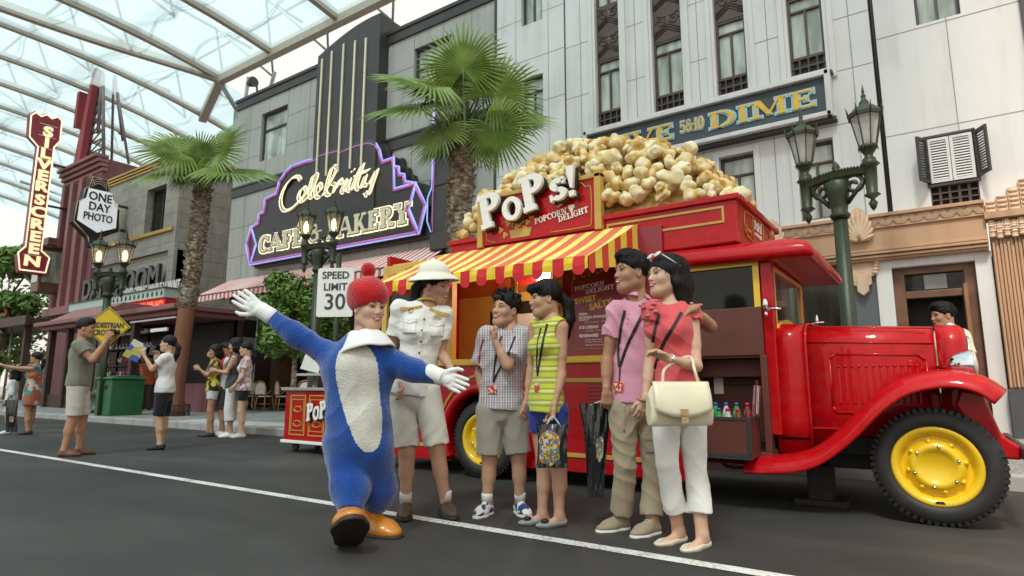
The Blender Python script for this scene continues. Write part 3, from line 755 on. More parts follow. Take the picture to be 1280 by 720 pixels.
# ground floor of the café: dark recess, black and white chequered pier, posts
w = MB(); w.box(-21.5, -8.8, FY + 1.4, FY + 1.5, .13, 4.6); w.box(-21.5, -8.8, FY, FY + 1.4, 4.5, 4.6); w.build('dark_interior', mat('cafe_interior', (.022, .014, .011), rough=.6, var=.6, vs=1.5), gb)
w = MB()
for k in range(7): w.box(-21.0, -20.0, FY - .1, FY + .4, .13 + k * .62, .13 + (k + 1) * .62, k % 2)
w.build('chequered_pier', [M['dark'], M['white']], gb)
w = MB()
for xx in (-18.4, -16.5, -14.4, -12.2, -10.1): w.box(xx, xx + .16, FY, FY + .2, .13, 4.5)
for xx in (-19.8, -17.6, -15.4, -13.2): w.box(xx, xx + 1.1, FY + .9, FY + 1.0, .9, 2.6, 1)
w.build('post', [M['brown'], mat('amber_glass', (.16, .07, .03), rough=.3, var=.5, vs=3)], gb)
# striped pink-white awning
def stripes(name, a, b, freq, axis=0, off=0, duty=.5, rough=.75):
    m = mat(name, a, rough=rough, var=0); q = NT(m); s = q.sep(q.coord())
    f = q.math('FRACT', q.math('MULTIPLY_ADD', s[axis], freq, off)); st = q.math('GREATER_THAN', f, duty)
    q.base(q.mix(st, a, b)); q.bump(q.noise(30, q.coord()), .1, .01); return m
aw = thing('striped_awning', 'long pink and white striped awning under the café sign', 'awning', (-16, 12.2, 4.5))
pk = stripes('pink_stripe_cloth', (.62, .12, .09), (.75, .7, .66), 4.2)
w = MB(); n = 60
top = [(-21.1 + 10.6 * i / n, 12.42, 4.72) for i in range(n + 1)]; bot = [(-21.3 + 10.9 * i / n, 11.3, 4.02 + .012 * math.sin(i * 2.1)) for i in range(n + 1)]
w.loft([top, bot], closed=False, smooth=True)
w.loft([bot, [(a, b - .005, c - .2 - .02 * (i % 2)) for i, (a, b, c) in enumerate(bot)]], closed=False)
w.add([top[0], bot[0], (bot[0][0], 12.42, 4.02)], [(0, 1, 2)])
w.build('canopy', pk, aw)
w = MB(); w.tube([bot[0], bot[-1]], .02, 6)
for k in range(6): w.tube([(-21.1 + k * 2.1, 12.4, 4.1), (-21.2 + k * 2.15, 11.32, 4.03)], .015, 6)
w.build('frame', M['dark'], aw)

# ------------------------------------------------------------------ Celebrity Café & Bakery sign
cs = thing('cafe_sign', 'large black neon-edged café sign with glowing script lettering on the grey building', 'sign', (-15.5, 12.2, 6.5))
bd = [(-19.47, 5.04), (-19.78, 5.82), (-19.55, 6.47), (-19.14, 6.55), (-19.14, 6.87), (-18.84, 6.91), (-18.84, 7.36), (-18.17, 7.46), (-18.08, 7.84), (-17.75, 8.12), (-17.4, 8.28), (-16.6, 8.3), (-16.2, 8.26), (-15.95, 8.37), (-15, 8.33), (-14.91, 8.25), (-14.2, 8.31), (-13.6, 8.27), (-13.28, 8.12), (-13.1, 7.87), (-12.98, 7.5), (-12.53, 7.52), (-12.48, 7.24), (-12.28, 7.18), (-12.26, 6.97), (-12.06, 6.92), (-12.02, 6.7), (-11.62, 6.57), (-11.18, 5.82), (-11.44, 5.03)]
w = MB(); w.prism(bd, 12.15, 12.3, 'y'); bb = [(a * 1.0 + .0, b) for a, b in bd]
c0 = (-15.5, 6.6); w.prism([(c0[0] + (a - c0[0]) * 1.012 + .12, c0[1] + (b - c0[1]) * 1.02 - .04) for a, b in bd], 12.3, 12.45, 'y')
w.build('board', mat('sign_black', (.035, .03, .03), rough=.4, var=.1), cs)
def loopneon(pts, y, off, r, mt, nm, closed=True):
    c = (sum(p[0] for p in pts) / len(pts), sum(p[1] for p in pts) / len(pts)); w = MB()
    P = []
    n = len(pts)
    for i in range(n):
        p0, p1, p2 = pts[i - 1], pts[i], pts[(i + 1) % n]
        d1 = Vector((p1[0] - p0[0], p1[1] - p0[1])).normalized(); d2 = Vector((p2[0] - p1[0], p2[1] - p1[1])).normalized()
        nn = Vector((d1.y + d2.y, -d1.x - d2.x)); nn = nn.normalized() if nn.length > .1 else Vector((d1.y, -d1.x))
        P.append((p1[0] + nn.x * off, y, p1[1] + nn.y * off))
    for i in range(n if closed else n - 1): w.tube([P[i], P[(i + 1) % n]], r, 6)
    return w.build(nm, mt, cs)
loopneon(bd, 12.12, .03, .021, M['n_blue'], 'neon_outline'); loopneon(bd, 12.13, .1, .04, M['n_pink'], 'neon_inner_outline')
for pts in ([(-12.53, 7.51), (-12.47, 6.53), (-11.61, 6.55), (-11.86, 5.82), (-11.46, 5.07)], [(-19.5, 6.45), (-19.12, 5.75), (-19.42, 5.08)]):
    loopneon(pts, 12.12, 0, .028, M['n_blue'], 'neon_corner', False); loopneon(pts, 12.125, .07, .035, M['n_pink'], 'neon_corner_inner', False)
st = [[(-16.78, 7.61), (-16.93, 7.76), (-17.29, 7.75), (-17.67, 7.45), (-17.8, 7.06), (-17.6, 6.72), (-17.19, 6.71), (-16.72, 6.93), (-16.47, 7.14), (-16.55, 7.32), (-16.75, 7.24), (-16.83, 7.01), (-16.62, 6.85), (-16.28, 7.02), (-15.96, 7.49), (-15.97, 7.65), (-16.16, 7.58), (-16.29, 7.11), (-16.18, 6.89), (-15.92, 6.99), (-15.7, 7.11), (-15.77, 7.29), (-15.94, 7.24), (-15.99, 7.01), (-15.81, 6.83), (-15.52, 6.97), (-15.02, 7.57), (-15.07, 7.73), (-15.25, 7.66), (-15.46, 7.05), (-15.36, 6.84), (-15.13, 6.87), (-15.02, 7.09), (-15.16, 7.18)],
      [(-15.0, 6.98), (-14.78, 7.24), (-14.71, 7.1), (-14.53, 7.17), (-14.7, 6.88), (-14.55, 6.8), (-14.34, 7.17), (-14.43, 6.87), (-14.27, 6.8), (-14.05, 7.2), (-13.78, 7.52), (-14.04, 6.92), (-13.88, 6.77), (-13.64, 7.14), (-13.72, 6.89), (-13.5, 6.84), (-13.17, 7.22), (-13.3, 6.9), (-13.5, 6.5), (-13.65, 6.62)],
      [(-14.12, 7.25), (-13.53, 7.28)], [(-14.25, 7.4), (-14.2, 7.43)]]
wl = MB(); we = MB()
for s in st:
    P = crom(s, 5); wl.tube([(a, 12.1, b) for a, b in P], .062, 8, flat=.3)
    for o in (-.085, .085): we.tube([(a + o * .8, 12.07, b + o * .35) for a, b in P], .02, 6)
wl.build('script_lettering', M['letter'], cs); we.build('script_neon', M['n_cream'], cs)
for txt, x0, x1, zb, h in (('CAFÉ', -18.95, -16.5, 5.42, .56), ('&', -16.25, -15.55, 5.42, .6), ('BAKERY', -15.35, -11.83, 5.42, .6)):
    for grow, mt, yy, nm in ((.05, M['n_cream'], 12.14, 'lettering_neon_edge'), (.02, M['sgn'] if 'sgn' in M else M['dark'], 12.125, 'lettering_gap'), (-.0, M['letter'], 12.11, 'lettering')):
        mb, wd = slab(txt, h, depth=.02, w=.26, t=.14, grow=grow); k = (x1 - x0) / wd
        mb.v = [(x0 + a * k, b + yy, c + zb) for a, b, c in mb.v]; mb.build(nm, mt, cs)

# ------------------------------------------------------------------ stone photo-shop building
db = thing('stone_building', 'pale stone block building with gold cornice behind the souvenir kiosk', 'building', (-29, FY, .13))
hw = (-28.3, -26.6, 7.5, 9.5)
w = MB(); wall(w, -33.2, -25.5, 6.5, 10.35, FY, .5, [hw]); wall(w, -33.2, -25.5, .13, 4.6, FY, .5, [(-32.8, -27, .13, 3.4)])
w.box(-33.2, -25.5, FY + .14, FY + .5, 4.6, 6.5); w.box(-26.0, -25.5, FY + .5, FY + 9, .13, 10.35); w.box(-26, -25.5, FY, FY + .5, 4.6, 6.5)
w.build('wall', M['stone'], db)
w = MB()
for k in range(3): w.box(-33.3, -25.42 + k * .03, FY - .06 - .05 * k, FY + .3, 10.35 + k * .12, 10.45 + k * .12); w.box(-25.5, -25.42 + k * .03, FY + .3, FY + 9, 10.35 + k * .12, 10.45 + k * .12)
w.box(-33.2, -25.7, FY - .1, FY + .02, 7.3, 7.46)
w.build('gold_cornice', M['gold'], db, bevel=.02)
window(db, *hw, FY, M['dark'], M['paned'], trans=0, dep=.35)
w = MB(); t = text_mesh('DARKROOM', 1.0, .12, .03, 0, .98); k = 7.2 / (max(v[0] for v in t.v) - min(v[0] for v in t.v)); t.v = [(a * k - 29.7, b + 12.3, c * 1.35 + 5.35) for a, b, c in t.v]
t.build('lettering', mat('dark_letter', (.02, .02, .02), rough=.3, var=0), db)
t = text_mesh('DARKROOM', 1.0, .02, .045, 0, .98); t.v = [(a * k - 29.7, b + 12.4, c * 1.35 + 5.35) for a, b, c in t.v]; t.build('lettering_edge', M['kerb'], db)
w = MB(); w.box(-32.5, -24.0, 11.6, 12.4, 3.45, 4.25, 0); w.box(-32.5, -23.95, 11.5, 12.4, 4.25, 4.6, 1); w.box(-32.5, -23.9, 11.45, 12.4, 4.6, 4.64, 2)
mq = w.build('marquee', [mat('marquee_red', (.5, .02, .02), rough=.5, var=.1), mat('mint_band', (.42, .52, .47), rough=.5, var=.1), M['dark']], db)
t = text_mesh('PHOTO FINISHING', .5, .03, .012, 0, 1); k = 5.2 / (max(v[0] for v in t.v) - min(v[0] for v in t.v)); t.v = [(a * k - 26.7, b + 11.56, c * 1.15 + 3.9) for a, b, c in t.v]; t.build('neon_lettering', M['n_red'], mq)
for k in range(14): w = MB(); w.ell((-28.8 + k * .36, 11.49, 4.42), (.07, .02, .1), 8, 5); w.build('dot', M['dark'], mq)
t = text_mesh('DEVELOPING WHILE U WAIT', .5, .03, .02, 0, 1); k = 4.8 / (max(v[0] for v in t.v) - min(v[0] for v in t.v)); t.v = [(a * k - 26.6, b + 12.2, c * 1.0 + 4.85) for a, b, c in t.v]; t.build('white_lettering', M['white'], db)
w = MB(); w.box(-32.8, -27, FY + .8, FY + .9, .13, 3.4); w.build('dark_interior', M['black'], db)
w = MB(); w.box(-30, -22.2, 12.2, 12.45, 1.9, 2.6); w.box(-23.8, -22.0, 12.0, 12.4, 1.6, 1.66); w.build('red_panel', M['red'], db) if 0 else None
# red café booth beside the stone wall
rb = thing('red_bench', 'red padded bench panel beside the stone wall behind the palm', 'bench', (-23.8, 13, .13))
w = MB(); w.box(-25.4, -22.0, 13.0, 13.15, 1.35, 2.15); w.build('backrest', mat('red_vinyl', (.4, .02, .02), rough=.5, var=.1), rb, bevel=.03)
w = MB(); w.box(-25.4, -22.0, 12.6, 13.0, .5, .62); w.build('seat', M['wood'], rb)
w = MB(); [w.box(xx, xx + .08, 12.62, 13.1, .13, .5) for xx in (-25.3, -23.7, -22.2)]; w.build('leg', M['brown'], rb)

# blade signs (faces look along +x)
def blade(name, label, poly, X, th, words, mb_, me_, ml_, size, arms, edge=True):
    t_ = thing(name, label, 'sign', (X, poly[0][0], poly[0][1]))
    w = MB(); w.prism(poly, X - th, X, 'x'); w.build('board', mb_, t_, bevel=.02)
    for (r, off, mt, nm) in me_:
        w = MB(); cy = sum(p[0] for p in poly) / len(poly); cz = sum(p[1] for p in poly) / len(poly)
        P = [(X + .03, cy + (p[0] - cy) * off, cz + (p[1] - cz) * (1 - (1 - off) * .35)) for p in poly]
        for i in range(len(P)): w.tube([P[i], P[(i + 1) % len(P)]], r, 6)
        w.build(nm, mt, t_)
    for txt, yc, zc, sz, sy in words:
        for off, mt, dx, nm in ml_:
            t = text_mesh(txt, sz, .04, off, 0, sy)
            t.v = [(X + dx - b, a + yc, c + zc) for a, b, c in t.v]; t.build(nm, mt, t_)
    w = MB()
    for ya, yb, z in arms: w.tube([(X - th / 2, ya, z), (X - th / 2, yb, z)], .07, 6)
    w.build('arm', M['dark'], t_)
    return t_
sil = [(10.3, 14.45), (10.5, 14.7), (10.75, 14.55), (11.0, 14.75), (11.25, 14.6), (11.5, 14.8), (11.72, 14.65), (11.74, 13.5), (11.5, 13.1), (11.5, 7.5), (11.9, 7.2), (11.8, 6.4), (10.65, 6.4), (10.5, 7.25), (10.78, 7.6), (10.78, 12.9), (10.35, 13.3)]
blade('vertical_sign', 'tall narrow burgundy vertical sign with glowing cream outline on the theatre', sil, -36.6, .35,
      [(c, 11.14, z, .7, 1.3) for c, z in zip('SILVER', np.linspace(13.75, 10.85, 6))] + [(c, 11.14, z, .7, 1.3) for c, z in zip('SCREEN', np.linspace(10.15, 7.0, 6))],
      mat('burgundy_sign', (.3, .03, .05), rough=.5, var=.1), [(.035, .93, M['n_cream'], 'neon_outline')], [(.03, mat('glowing_letter', (.95, .8, .45), rough=.5, var=0, emit=.55), .04, 'lettering')], .8,
      [(11.6, 12.6, 12.2), (11.5, 12.6, 10.0), (11.5, 12.6, 7.9)])
w = MB()
for z_ in np.arange(7.3, 14.2, .62): w.box(-36.59, -36.585, 10.75, 11.52, z_, z_ + .03)
w.build('white_line', M['cream'], bpy.data.objects['vertical_sign'])
ph = [(10.9, 10.0), (11.5, 10.0), (11.62, 9.5), (11.85, 9.3), (11.92, 8.9), (12.15, 8.7), (12.2, 7.75), (11.5, 7.3), (11.35, 6.9), (11.1, 6.9), (10.95, 7.3), (10.35, 7.85), (10.4, 8.7), (10.6, 8.9), (10.65, 9.4), (10.8, 9.5)]
po = blade('hanging_sign', 'stepped art-deco hanging sign with black lettering on a white face', ph, -29.9, .4,
      [('ONE', 11.28, 9.12, .52, .85), ('DAY', 11.28, 8.66, .5, .85), ('PHOTO', 11.27, 8.2, .46, .72)], M['black'], [(.02, .97, M['tanl'], 'gold_outline')],
      [(.008, M['black'], .055, 'lettering')], .5, [(12.1, 12.55, 9.0), (12.1, 12.55, 7.9)])
w = MB(); cy, cz = 11.28, 8.55
pw = [(10.8, 9.45), (11.75, 9.45), (11.8, 9.15), (12.0, 8.95), (12.02, 7.9), (11.3, 7.55), (10.5, 7.95), (10.52, 8.8), (10.75, 9.0)]
w.prism(pw, -29.9, -29.86, 'x'); w.build('white_face', mat('white_added_glow', (.75, .76, .78), rough=.5, var=.04, emit=.3), po)  # slight glow added to brighten the sign face, which turns away from the sun
w = MB()
for k in range(3): w.tube([(-29.86, 10.9 + .06 * k, 9.5 + .06 * k), (-29.86, 10.95 + .06 * k, 9.85 - .07 * k), (-29.86, 11.2, 9.93 - .09 * k), (-29.86, 11.45 - .06 * k, 9.85 - .07 * k), (-29.86, 11.5 - .06 * k, 9.5 + .06 * k)], .018, 6)
w.build('deco_ridge', M['tanl'], po)

# burgundy theatre with lattice spire
bg = thing('burgundy_building', 'burgundy theatre front with a lattice spire beyond the stone building', 'building', (-35, FY, .13))
w = MB(); wall(w, -37.6, -33.25, .13, 12.1, FY, .6, []); w.box(-37.6, -33.25, FY + .6, FY + 6, .13, 12.1); w.build('wall', M['burg'], bg)
w = MB()
for k in range(4): w.box(-37.8, -33.1, FY - .12 * k - .05, FY + .2, 11.4 + .22 * k, 11.58 + .22 * k)
for xx in (-37.4, -36.4, -35.3, -34.2): w.box(xx, xx + .35, FY - .2, FY, 4.8, 11.3)
w.box(-37.8, -33.2, FY - .3, FY, 4.4, 4.8); w.box(-38.2, -37.2, FY - .6, FY + .4, 8.1, 8.5); w.box(-38, -37.3, FY - .4, FY + .4, 7.8, 8.1)
w.build('pilaster', M['burgl'], bg, bevel=.02)
w = MB()
for a, b in (((-36.3, 12.5), (-35.7, 17.4)), ((-34.3, 12.5), (-35.5, 17.4)), ((-35.3, 14), (-35.6, 17.6))):
    w.tube([(a[0], FY + .4, a[1]), (b[0], FY + .4, b[1])], .09, 6); w.tube([(a[0], FY + 1.6, a[1]), (b[0], FY + 1.0, b[1])], .07, 6)
for k in range(9):
    t = k / 9; xl = -36.3 + .6 * t; xr = -34.3 - 1.2 * t; zz = 12.5 + 4.9 * t; t2 = (k + 1) / 9
    w.tube([(xl, FY + .4, zz), (xr, FY + .4, zz)], .045, 5); w.tube([(xl, FY + .4, zz), (-34.3 - 1.2 * t2, FY + .4, 12.5 + 4.9 * t2)], .04, 5)
w.build('spire_lattice', mat('spire_grey', (.2, .15, .15), var=.1), bg)
w = MB(); w.prism([(-37.0, 12.2), (-36.2, 12.2), (-35.5, 17.6), (-35.75, 17.6)], FY, FY + .3, 'y'); w.box(-36.9, -36.6, FY - .2, FY + .2, 14.5, 16.5); w.build('spire_fin', mat('spire_red', (.35, .05, .06), var=.1), bg)
w = MB(); w.box(-37.9, -36.9, FY - .9, FY + .1, 5.6, 8.0); w.build('bay_window', M['wood'], bg, bevel=.03)
w = MB(); w.box(-37.8, -37.0, FY - .93, FY - .9, 6.1, 7.7); w.box(-36.9, -36.87, FY - .8, FY, 6.1, 7.7); w.build('pane', M['pane'], bg)

# ------------------------------------------------------------------ glazed canopy over the street
cn = thing('street_canopy', 'curved glass canopy with tan steel ribs arching over the street', 'canopy', (-30, 12, 15))
def cz(y, rise=0): return 16.75 - .0125 * (y - 9) ** 2 + rise if y > 9 else 16.75 - .004 * (y - 9) ** 2 + rise
MC = mat('canopy_tan_steel', (.46, .4, .33), rough=.5, var=.1)
def m_film():
    m = bpy.data.materials.new('canopy_film'); m.use_nodes = True; t = m.node_tree; t.nodes.clear()
    o = t.nodes.new('ShaderNodeOutputMaterial'); mx = t.nodes.new('ShaderNodeMixShader'); tr = t.nodes.new('ShaderNodeBsdfTransparent'); df = t.nodes.new('ShaderNodeBsdfTranslucent')
    tr.inputs[0].default_value = (.55, .74, .84, 1); tc = t.nodes.new('ShaderNodeTexCoord'); n = t.nodes.new('ShaderNodeTexNoise'); n.inputs['Scale'].default_value = .25; n.inputs['Detail'].default_value = 5
    mp = t.nodes.new('ShaderNodeMapRange'); mp.inputs[3].default_value = .35; mp.inputs[4].default_value = .6
    t.links.new(tc.outputs['Object'], n.inputs['Vector']); t.links.new(n.outputs['Fac'], mp.inputs[0]); t.links.new(mp.outputs[0], mx.inputs[0])
    df.inputs[0].default_value = (.55, .7, .76, 1); t.links.new(tr.outputs[0], mx.inputs[1]); t.links.new(df.outputs[0], mx.inputs[2]); t.links.new(mx.outputs[0], o.inputs[0]); return m
film = m_film()
YE1 = 15.7
ribx = [-9.5, -14.6, -19.8, -24.5, -28.9]; ribx2 = [-33, -36.4, -39.8, -43.1, -46.5, -50, -53.6, -57.5, -61.5]
w = MB()
for X in ribx:
    ys = np.linspace(-14, YE1, 22); w.loft([[(X - .12, y, cz(y, .45)), (X + .12, y, cz(y, .45)), (X + .12, y, cz(y, .05)), (X - .12, y, cz(y, .05))] for y in ys], smooth=False)
for X in ribx2:
    ys = np.linspace(-14, 24, 28); w.loft([[(X - .11, y, cz(y, .3)), (X + .11, y, cz(y, .3)), (X + .11, y, cz(y, -.05)), (X - .11, y, cz(y, -.05))] for y in ys], smooth=False)
w.loft([[(-28.9 + (-33 + 28.9) * t + o, 8.4 + (16.85 - 8.4) * 0 + y, z_) for o, z_ in ((-.15, cz(y, .4)), (.15, cz(y, .4)), (.15, cz(y, -.05)), (-.15, cz(y, -.05)))] for t, y in ()]) if 0 else None
P = [(-28.9, 15.6), (-30.9, 11.2), (-31.6, 7), (-31.9, 0)]   # branch rib meeting the node
P = crom(P, 6); w.loft([[(a - .15, y, cz(y, .4)), (a + .15, y, cz(y, .4)), (a + .15, y, cz(y, -.05)), (a - .15, y, cz(y, -.05))] for a, y in P], smooth=False)
w.bar((-29.1, YE1, cz(YE1, .2)), (2, YE1, cz(YE1, .2)), .35, .55)
w.bar((-28.9, YE1, cz(YE1, .15)), (-33.2, 17.2, cz(17.2, .0)), .4, .5)
w.build('rib', MC, cn)
w = MB()
ys = list(np.linspace(-14, YE1, 20)); w.loft([[(X, y, cz(y, .25)) for X in np.linspace(-28.9, 2, 10)] for y in ys], closed=False)
ys = list(np.linspace(-14, 24, 24)); w.loft([[(X, y, cz(y, .1)) for X in np.linspace(-64, -28.9, 10)] for y in ys], closed=False)
w.build('film', film, cn)
w = MB()
for y in (-8, -4, 0, 3, 6, 9, 12, 14): w.tube([(X, y + .3 * math.sin(X), cz(y, .35)) for X in np.linspace(-64, 2, 80)], .025, 4)
w.build('seam_line', mat('seam_white', (.8, .85, .88), var=0), cn)
w = MB()   # outer truss above the film
for X in np.arange(-62, 2, 4.2):
    w.tube([(X, -10, cz(-10, 2.2)), (X, 4, cz(4, 2.6)), (X, 17, cz(15, 2.2))], .07, 6)
for X in np.arange(-62, 2, 4.2):
    for y in (-2, 4, 10, 15): w.tube([(X, y, cz(y, 2.4)), (X + 2.1, y + 2, cz(y + 2, .3))], .06, 5); w.tube([(X, y, cz(y, 2.4)), (X - 2.1, y + 2, cz(y + 2, .3))], .06, 5)
for y in (4, 10, 16): w.tube([(-62, y, cz(y, 2.4)), (2, y, cz(y, 2.4))], .08, 6)
w.build('truss', mat('truss_teal_grey', (.45, .52, .53), var=.1), cn)
MCG = mat('column_grey', (.35, .4, .4), var=.1)
for X, y in ((-28.9, 16.8), (-40, 26), (-56, 26), (3, 16.4)): w = MB(); w.tube([(X, y, .1), (X, y, 15)], .22, 10); w.tube([(X, y, 15), (X, 15.7, cz(15.7))], .12, 8); w.build('column', MCG, cn)
w = MB(); w.tube([(-28.9, 16.8, 9), (-24.5, 15.9, 15.5)], .09, 6); w.tube([(-28.9, 16.8, 11), (-26.5, 15.8, 15.8)], .09, 6); w.tube([(-28.9, 16.8, 13), (-23, 16.8, 13)], .09, 6)
w.build('brace', MCG, cn)
# ------------------------------------------------------------------ popcorn truck
TY, TF = 5.2, 6.7
tk = thing('popcorn_truck', 'red and yellow vintage popcorn truck with striped awning and giant popcorn roof', 'truck', (-2.6, 5.9, 0))
M['yel'] = mat('yellow_gloss', (.78, .5, .01), rough=.3, var=.05, coat=.4)
M['goldp'] = mat('gold_paint', (.52, .33, .07), rough=.35, var=.1)
M['tyre'] = mat('tyre_rubber', (.018, .017, .017), rough=.6, var=.2, vs=12, bump=.2, bs=80)
M['chrome'] = mat('chrome', (.75, .75, .76), rough=.08, metal=1, var=0)
M['cream_p'] = mat('white_sign_paint', (.85, .83, .78), rough=.4, var=.03)
M['mar'] = mat('maroon_panel', (.26, .006, .02), rough=.35, var=.08, coat=.3)
M['bwood'] = mat('brown_painted_box', (.115, .032, .022), rough=.5, var=.12, vs=5)
M['under'] = mat('underbody', (.012, .011, .01), rough=.7, var=.2)
M['inside'] = mat('mustard_interior', (.68, .42, .09), rough=.5, var=.08)
# lower body side with wheel arch
def arc_pts(cx, cz, r, a0, a1, n=16): return [(cx + r * math.cos(R(a0 + (a1 - a0) * i / n)), cz + r * math.sin(R(a0 + (a1 - a0) * i / n))) for i in range(n + 1)]
RWX, WZ, WR = -3.9, .4, .385
w = MB()
arch = arc_pts(RWX, WZ, .5, 180 + 20, -20, 18)
poly = [(-5.5, 1.16), (-5.5, .14), (arch[0][0], .14)] + arch + [(arch[-1][0], .14), (-1.72, .14), (-1.72, 1.16)]
# split in vertical strips so each face stays convex
xs = sorted({-5.5, -1.95} | {p[0] for p in arch})
for a, b in zip(xs, xs[1:]):
    def lowz(x):
        dx = abs(x - RWX)
        return .14 if dx >= .47 else WZ + math.sqrt(max(.25 - dx * dx, 0))
    m_ = .14 if (b <= RWX - .469 or a >= RWX + .469) else None
    za, zb = (lowz(a), lowz(b)) if m_ is None else (.14, .14)
    w.prism([(a, za), (b, zb), (b, 1.16), (a, 1.16)], TY, TY + .06)
w.box(-5.5, -5.44, TY + .06, TF, .14, 2.5); w.box(-5.44, -1.2, TF - .06, TF, .14, 2.1)
w.box(-1.95, -1.75, TY, TY + .06, .14, 2.0)
w.build('body_side', M['red'], tk, bevel=.006)
w = MB()   # raised rear mudguard round the arch
rings = []
for a in np.linspace(205, -25, 30):
    c, s_ = math.cos(R(a)), math.sin(R(a)); rings.append([(RWX + c * r, y, WZ + s_ * r) for r, y in ((.47, TY + .04), (.46, TY - .1), (.5, TY - .135), (.55, TY - .11), (.585, TY - .03), (.585, TY + .03))])
w.loft(rings, closed=False); w.build('rear_mudguard', M['red'], tk)
w = MB(); w.loft([[(RWX + .66 * math.cos(R(a)) * k, TY - .012, WZ + .66 * math.sin(R(a)) * k) for k in (.97, 1.01)] for a in np.linspace(175, 5, 30)], closed=False)
w.box(-5.5, RWX - .66, TY - .014, TY, .99, 1.03); w.box(RWX + .66, -1.75, TY - .014, TY, .96, 1.0)
w.box(-5.5, RWX - .72, TY - .014, TY, .27, .31); w.box(RWX + .6, -1.95, TY - .014, TY, .27, .31)
w.box(RWX + .6, RWX + .63, TY - .014, TY, .31, .5)
w.build('gold_trim_line', M['goldp'], tk, bevel=.004)
w = MB()
for k in range(7): w.box(-2.72, -2.52, TY - .012, TY + .0, .74 + k * .035, .755 + k * .035)
w.build('side_vent', M['mar'], tk)
w = MB(); w.box(-5.54, -1.72, TY - .04, TY + .1, 1.14, 1.21); w.build('counter_sill', M['yel'], tk, bevel=.012)
# window posts, header, serving opening and interior
w = MB()
for x0, x1 in ((-5.5, -5.42), (-4.52, -4.4), (-3.1, -2.98)): w.box(x0, x1, TY, TY + .09, 1.21, 2.36)
w.box(-5.42, -4.52, TY + .01, TY + .08, 2.06, 2.12); w.box(-5.42, -4.52, TY, TY + .08, 2.12, 2.36); w.box(-4.4, -3.1, TY + .01, TY + .08, 2.12, 2.36)
w.box(-3.62, -3.57, TY + .02, TY + .08, 1.21, 2.12)
w.build('window_frame', M['inside'], tk, bevel=.006)
w = MB(); w.box(-5.42, -4.52, TY + .04, TY + .05, 1.21, 2.06); w.build('side_window', M['paned'], tk)
w = MB(); w.box(-5.44, -1.8, TF - .1, TF - .06, .9, 2.4); w.box(-5.44, -3.0, TY + .1, TF - .1, 1.1, 1.14); w.box(-3.02, -2.98, TY + .1, TF - .1, 1.1, 2.4); w.box(-5.44, -1.8, TY + .1, TF - .06, 2.36, 2.4)
w.build('interior_wall', M['inside'], tk)
w = MB(); w.box(-4.75, -3.9, TF - .16, TF - .1, 1.15, 2.25)
di = w.build('interior_door', mat('ochre_door', (.6, .36, .08), rough=.4, var=.05), tk, bevel=.01)
w = MB(); w.box(-4.5, -4.1, TF - .17, TF - .162, 1.55, 1.85); w.build('pane', mat('bright_pane', (.6, .62, .6), var=.1), di)
w = MB(); w.box(-4.5, -4.1, TF - .175, TF - .165, 1.84, 2.0); w.build('pane', M['paned'], di)
w = MB(); w.box(-4.3, -3.95, TY + .45, TY + .95, 1.14, 1.62); w.box(-4.25, -4.08, TY + .5, TY + .8, 1.62, 1.78); w.prism([(-3.95, 1.14), (-3.7, 1.14), (-3.7, 1.35), (-3.95, 1.6)], TY + .45, TY + .9)
w.build('popcorn_machine', M['dark'], tk, bevel=.015)
w = MB(); w.lathe([(.0, 2.2), (.05, 2.19), (.06, 2.24), (.05, 2.3), (.02, 2.36)], (-4.0, TY + .9, 0), 12); w.lathe([(.0, 2.2), (.05, 2.19), (.06, 2.24), (.05, 2.3), (.02, 2.36)], (-3.4, TY + .9, 0), 12); w.build('ceiling_lamp', neon('ceiling_lamp_glow', (1, .85, .6), 3), tk)
il = bpy.data.lights.new('hatch_lamp', 'POINT'); il.energy = 32; il.color = (1, .82, .58); il.shadow_soft_size = .08; ilo = bpy.data.objects.new('hatch_lamp', il); COL.objects.link(ilo); ilo.parent = tk; ilo.matrix_parent_inverse = Matrix.Translation(tk.location).inverted(); ilo.location = (-3.7, TY + .8, 2.1)
w = MB(); w.lathe([(.11, 1.16), (.12, 1.3), (.11, 1.5), (.06, 1.56)], (-3.28, TY + .35, 0), 14); w.lathe([(.09, 1.14), (.09, 1.45)], (-3.45, TY + .5, 0), 12); w.build('popcorn_bin', mat('popcorn_yellow', (.7, .5, .12), var=.3, vs=40), tk)
# menu panel
w = MB(); w.box(-2.98, -1.95, TY - .01, TY + .05, 1.21, 2.36); mn = w.build('menu_panel', M['mar'], tk, bevel=.004)
w = MB()
fr = [(-2.87, 1.32), (-2.83, 1.27), (-2.2, 1.27), (-2.16, 1.32), (-2.16, 2.14), (-2.2, 2.19), (-2.83, 2.19), (-2.87, 2.14)]
for i in range(8): w.tube([(fr[i][0], TY - .013, fr[i][1]), (fr[(i + 1) % 8][0], TY - .013, fr[(i + 1) % 8][1])], .005, 5)
w.build('gold_border', M['goldp'], mn)
def put_text(txt, x, z, h, mt, par, y=TY - .013, nm='lettering', rot=0, serif=False, fit=None, off=.0, sh=0, align='LEFT', depth=.004, sizes=None, w_=.2, t_=.11):
    if serif: t, wd = slab(txt, h, depth=depth, sizes=sizes, shear=sh, w=w_, t=t_)
    else:
        t = text_mesh(txt, h * 1.35, depth, off, sh, 1, 1, 'LEFT'); zs = min(v[2] for v in t.v); t.v = [(a, b, c - zs) for a, b, c in t.v]
        wd = max([v[0] for v in t.v] + [.001])
    k = fit / wd if fit else 1; c, s_ = math.cos(R(rot)), math.sin(R(rot))
    t.v = [(x + (a * k) * c - d * s_, y + b, z + (a * k) * s_ + d * c) for a, b, d in t.v]
    return t.build(nm, mt, par)
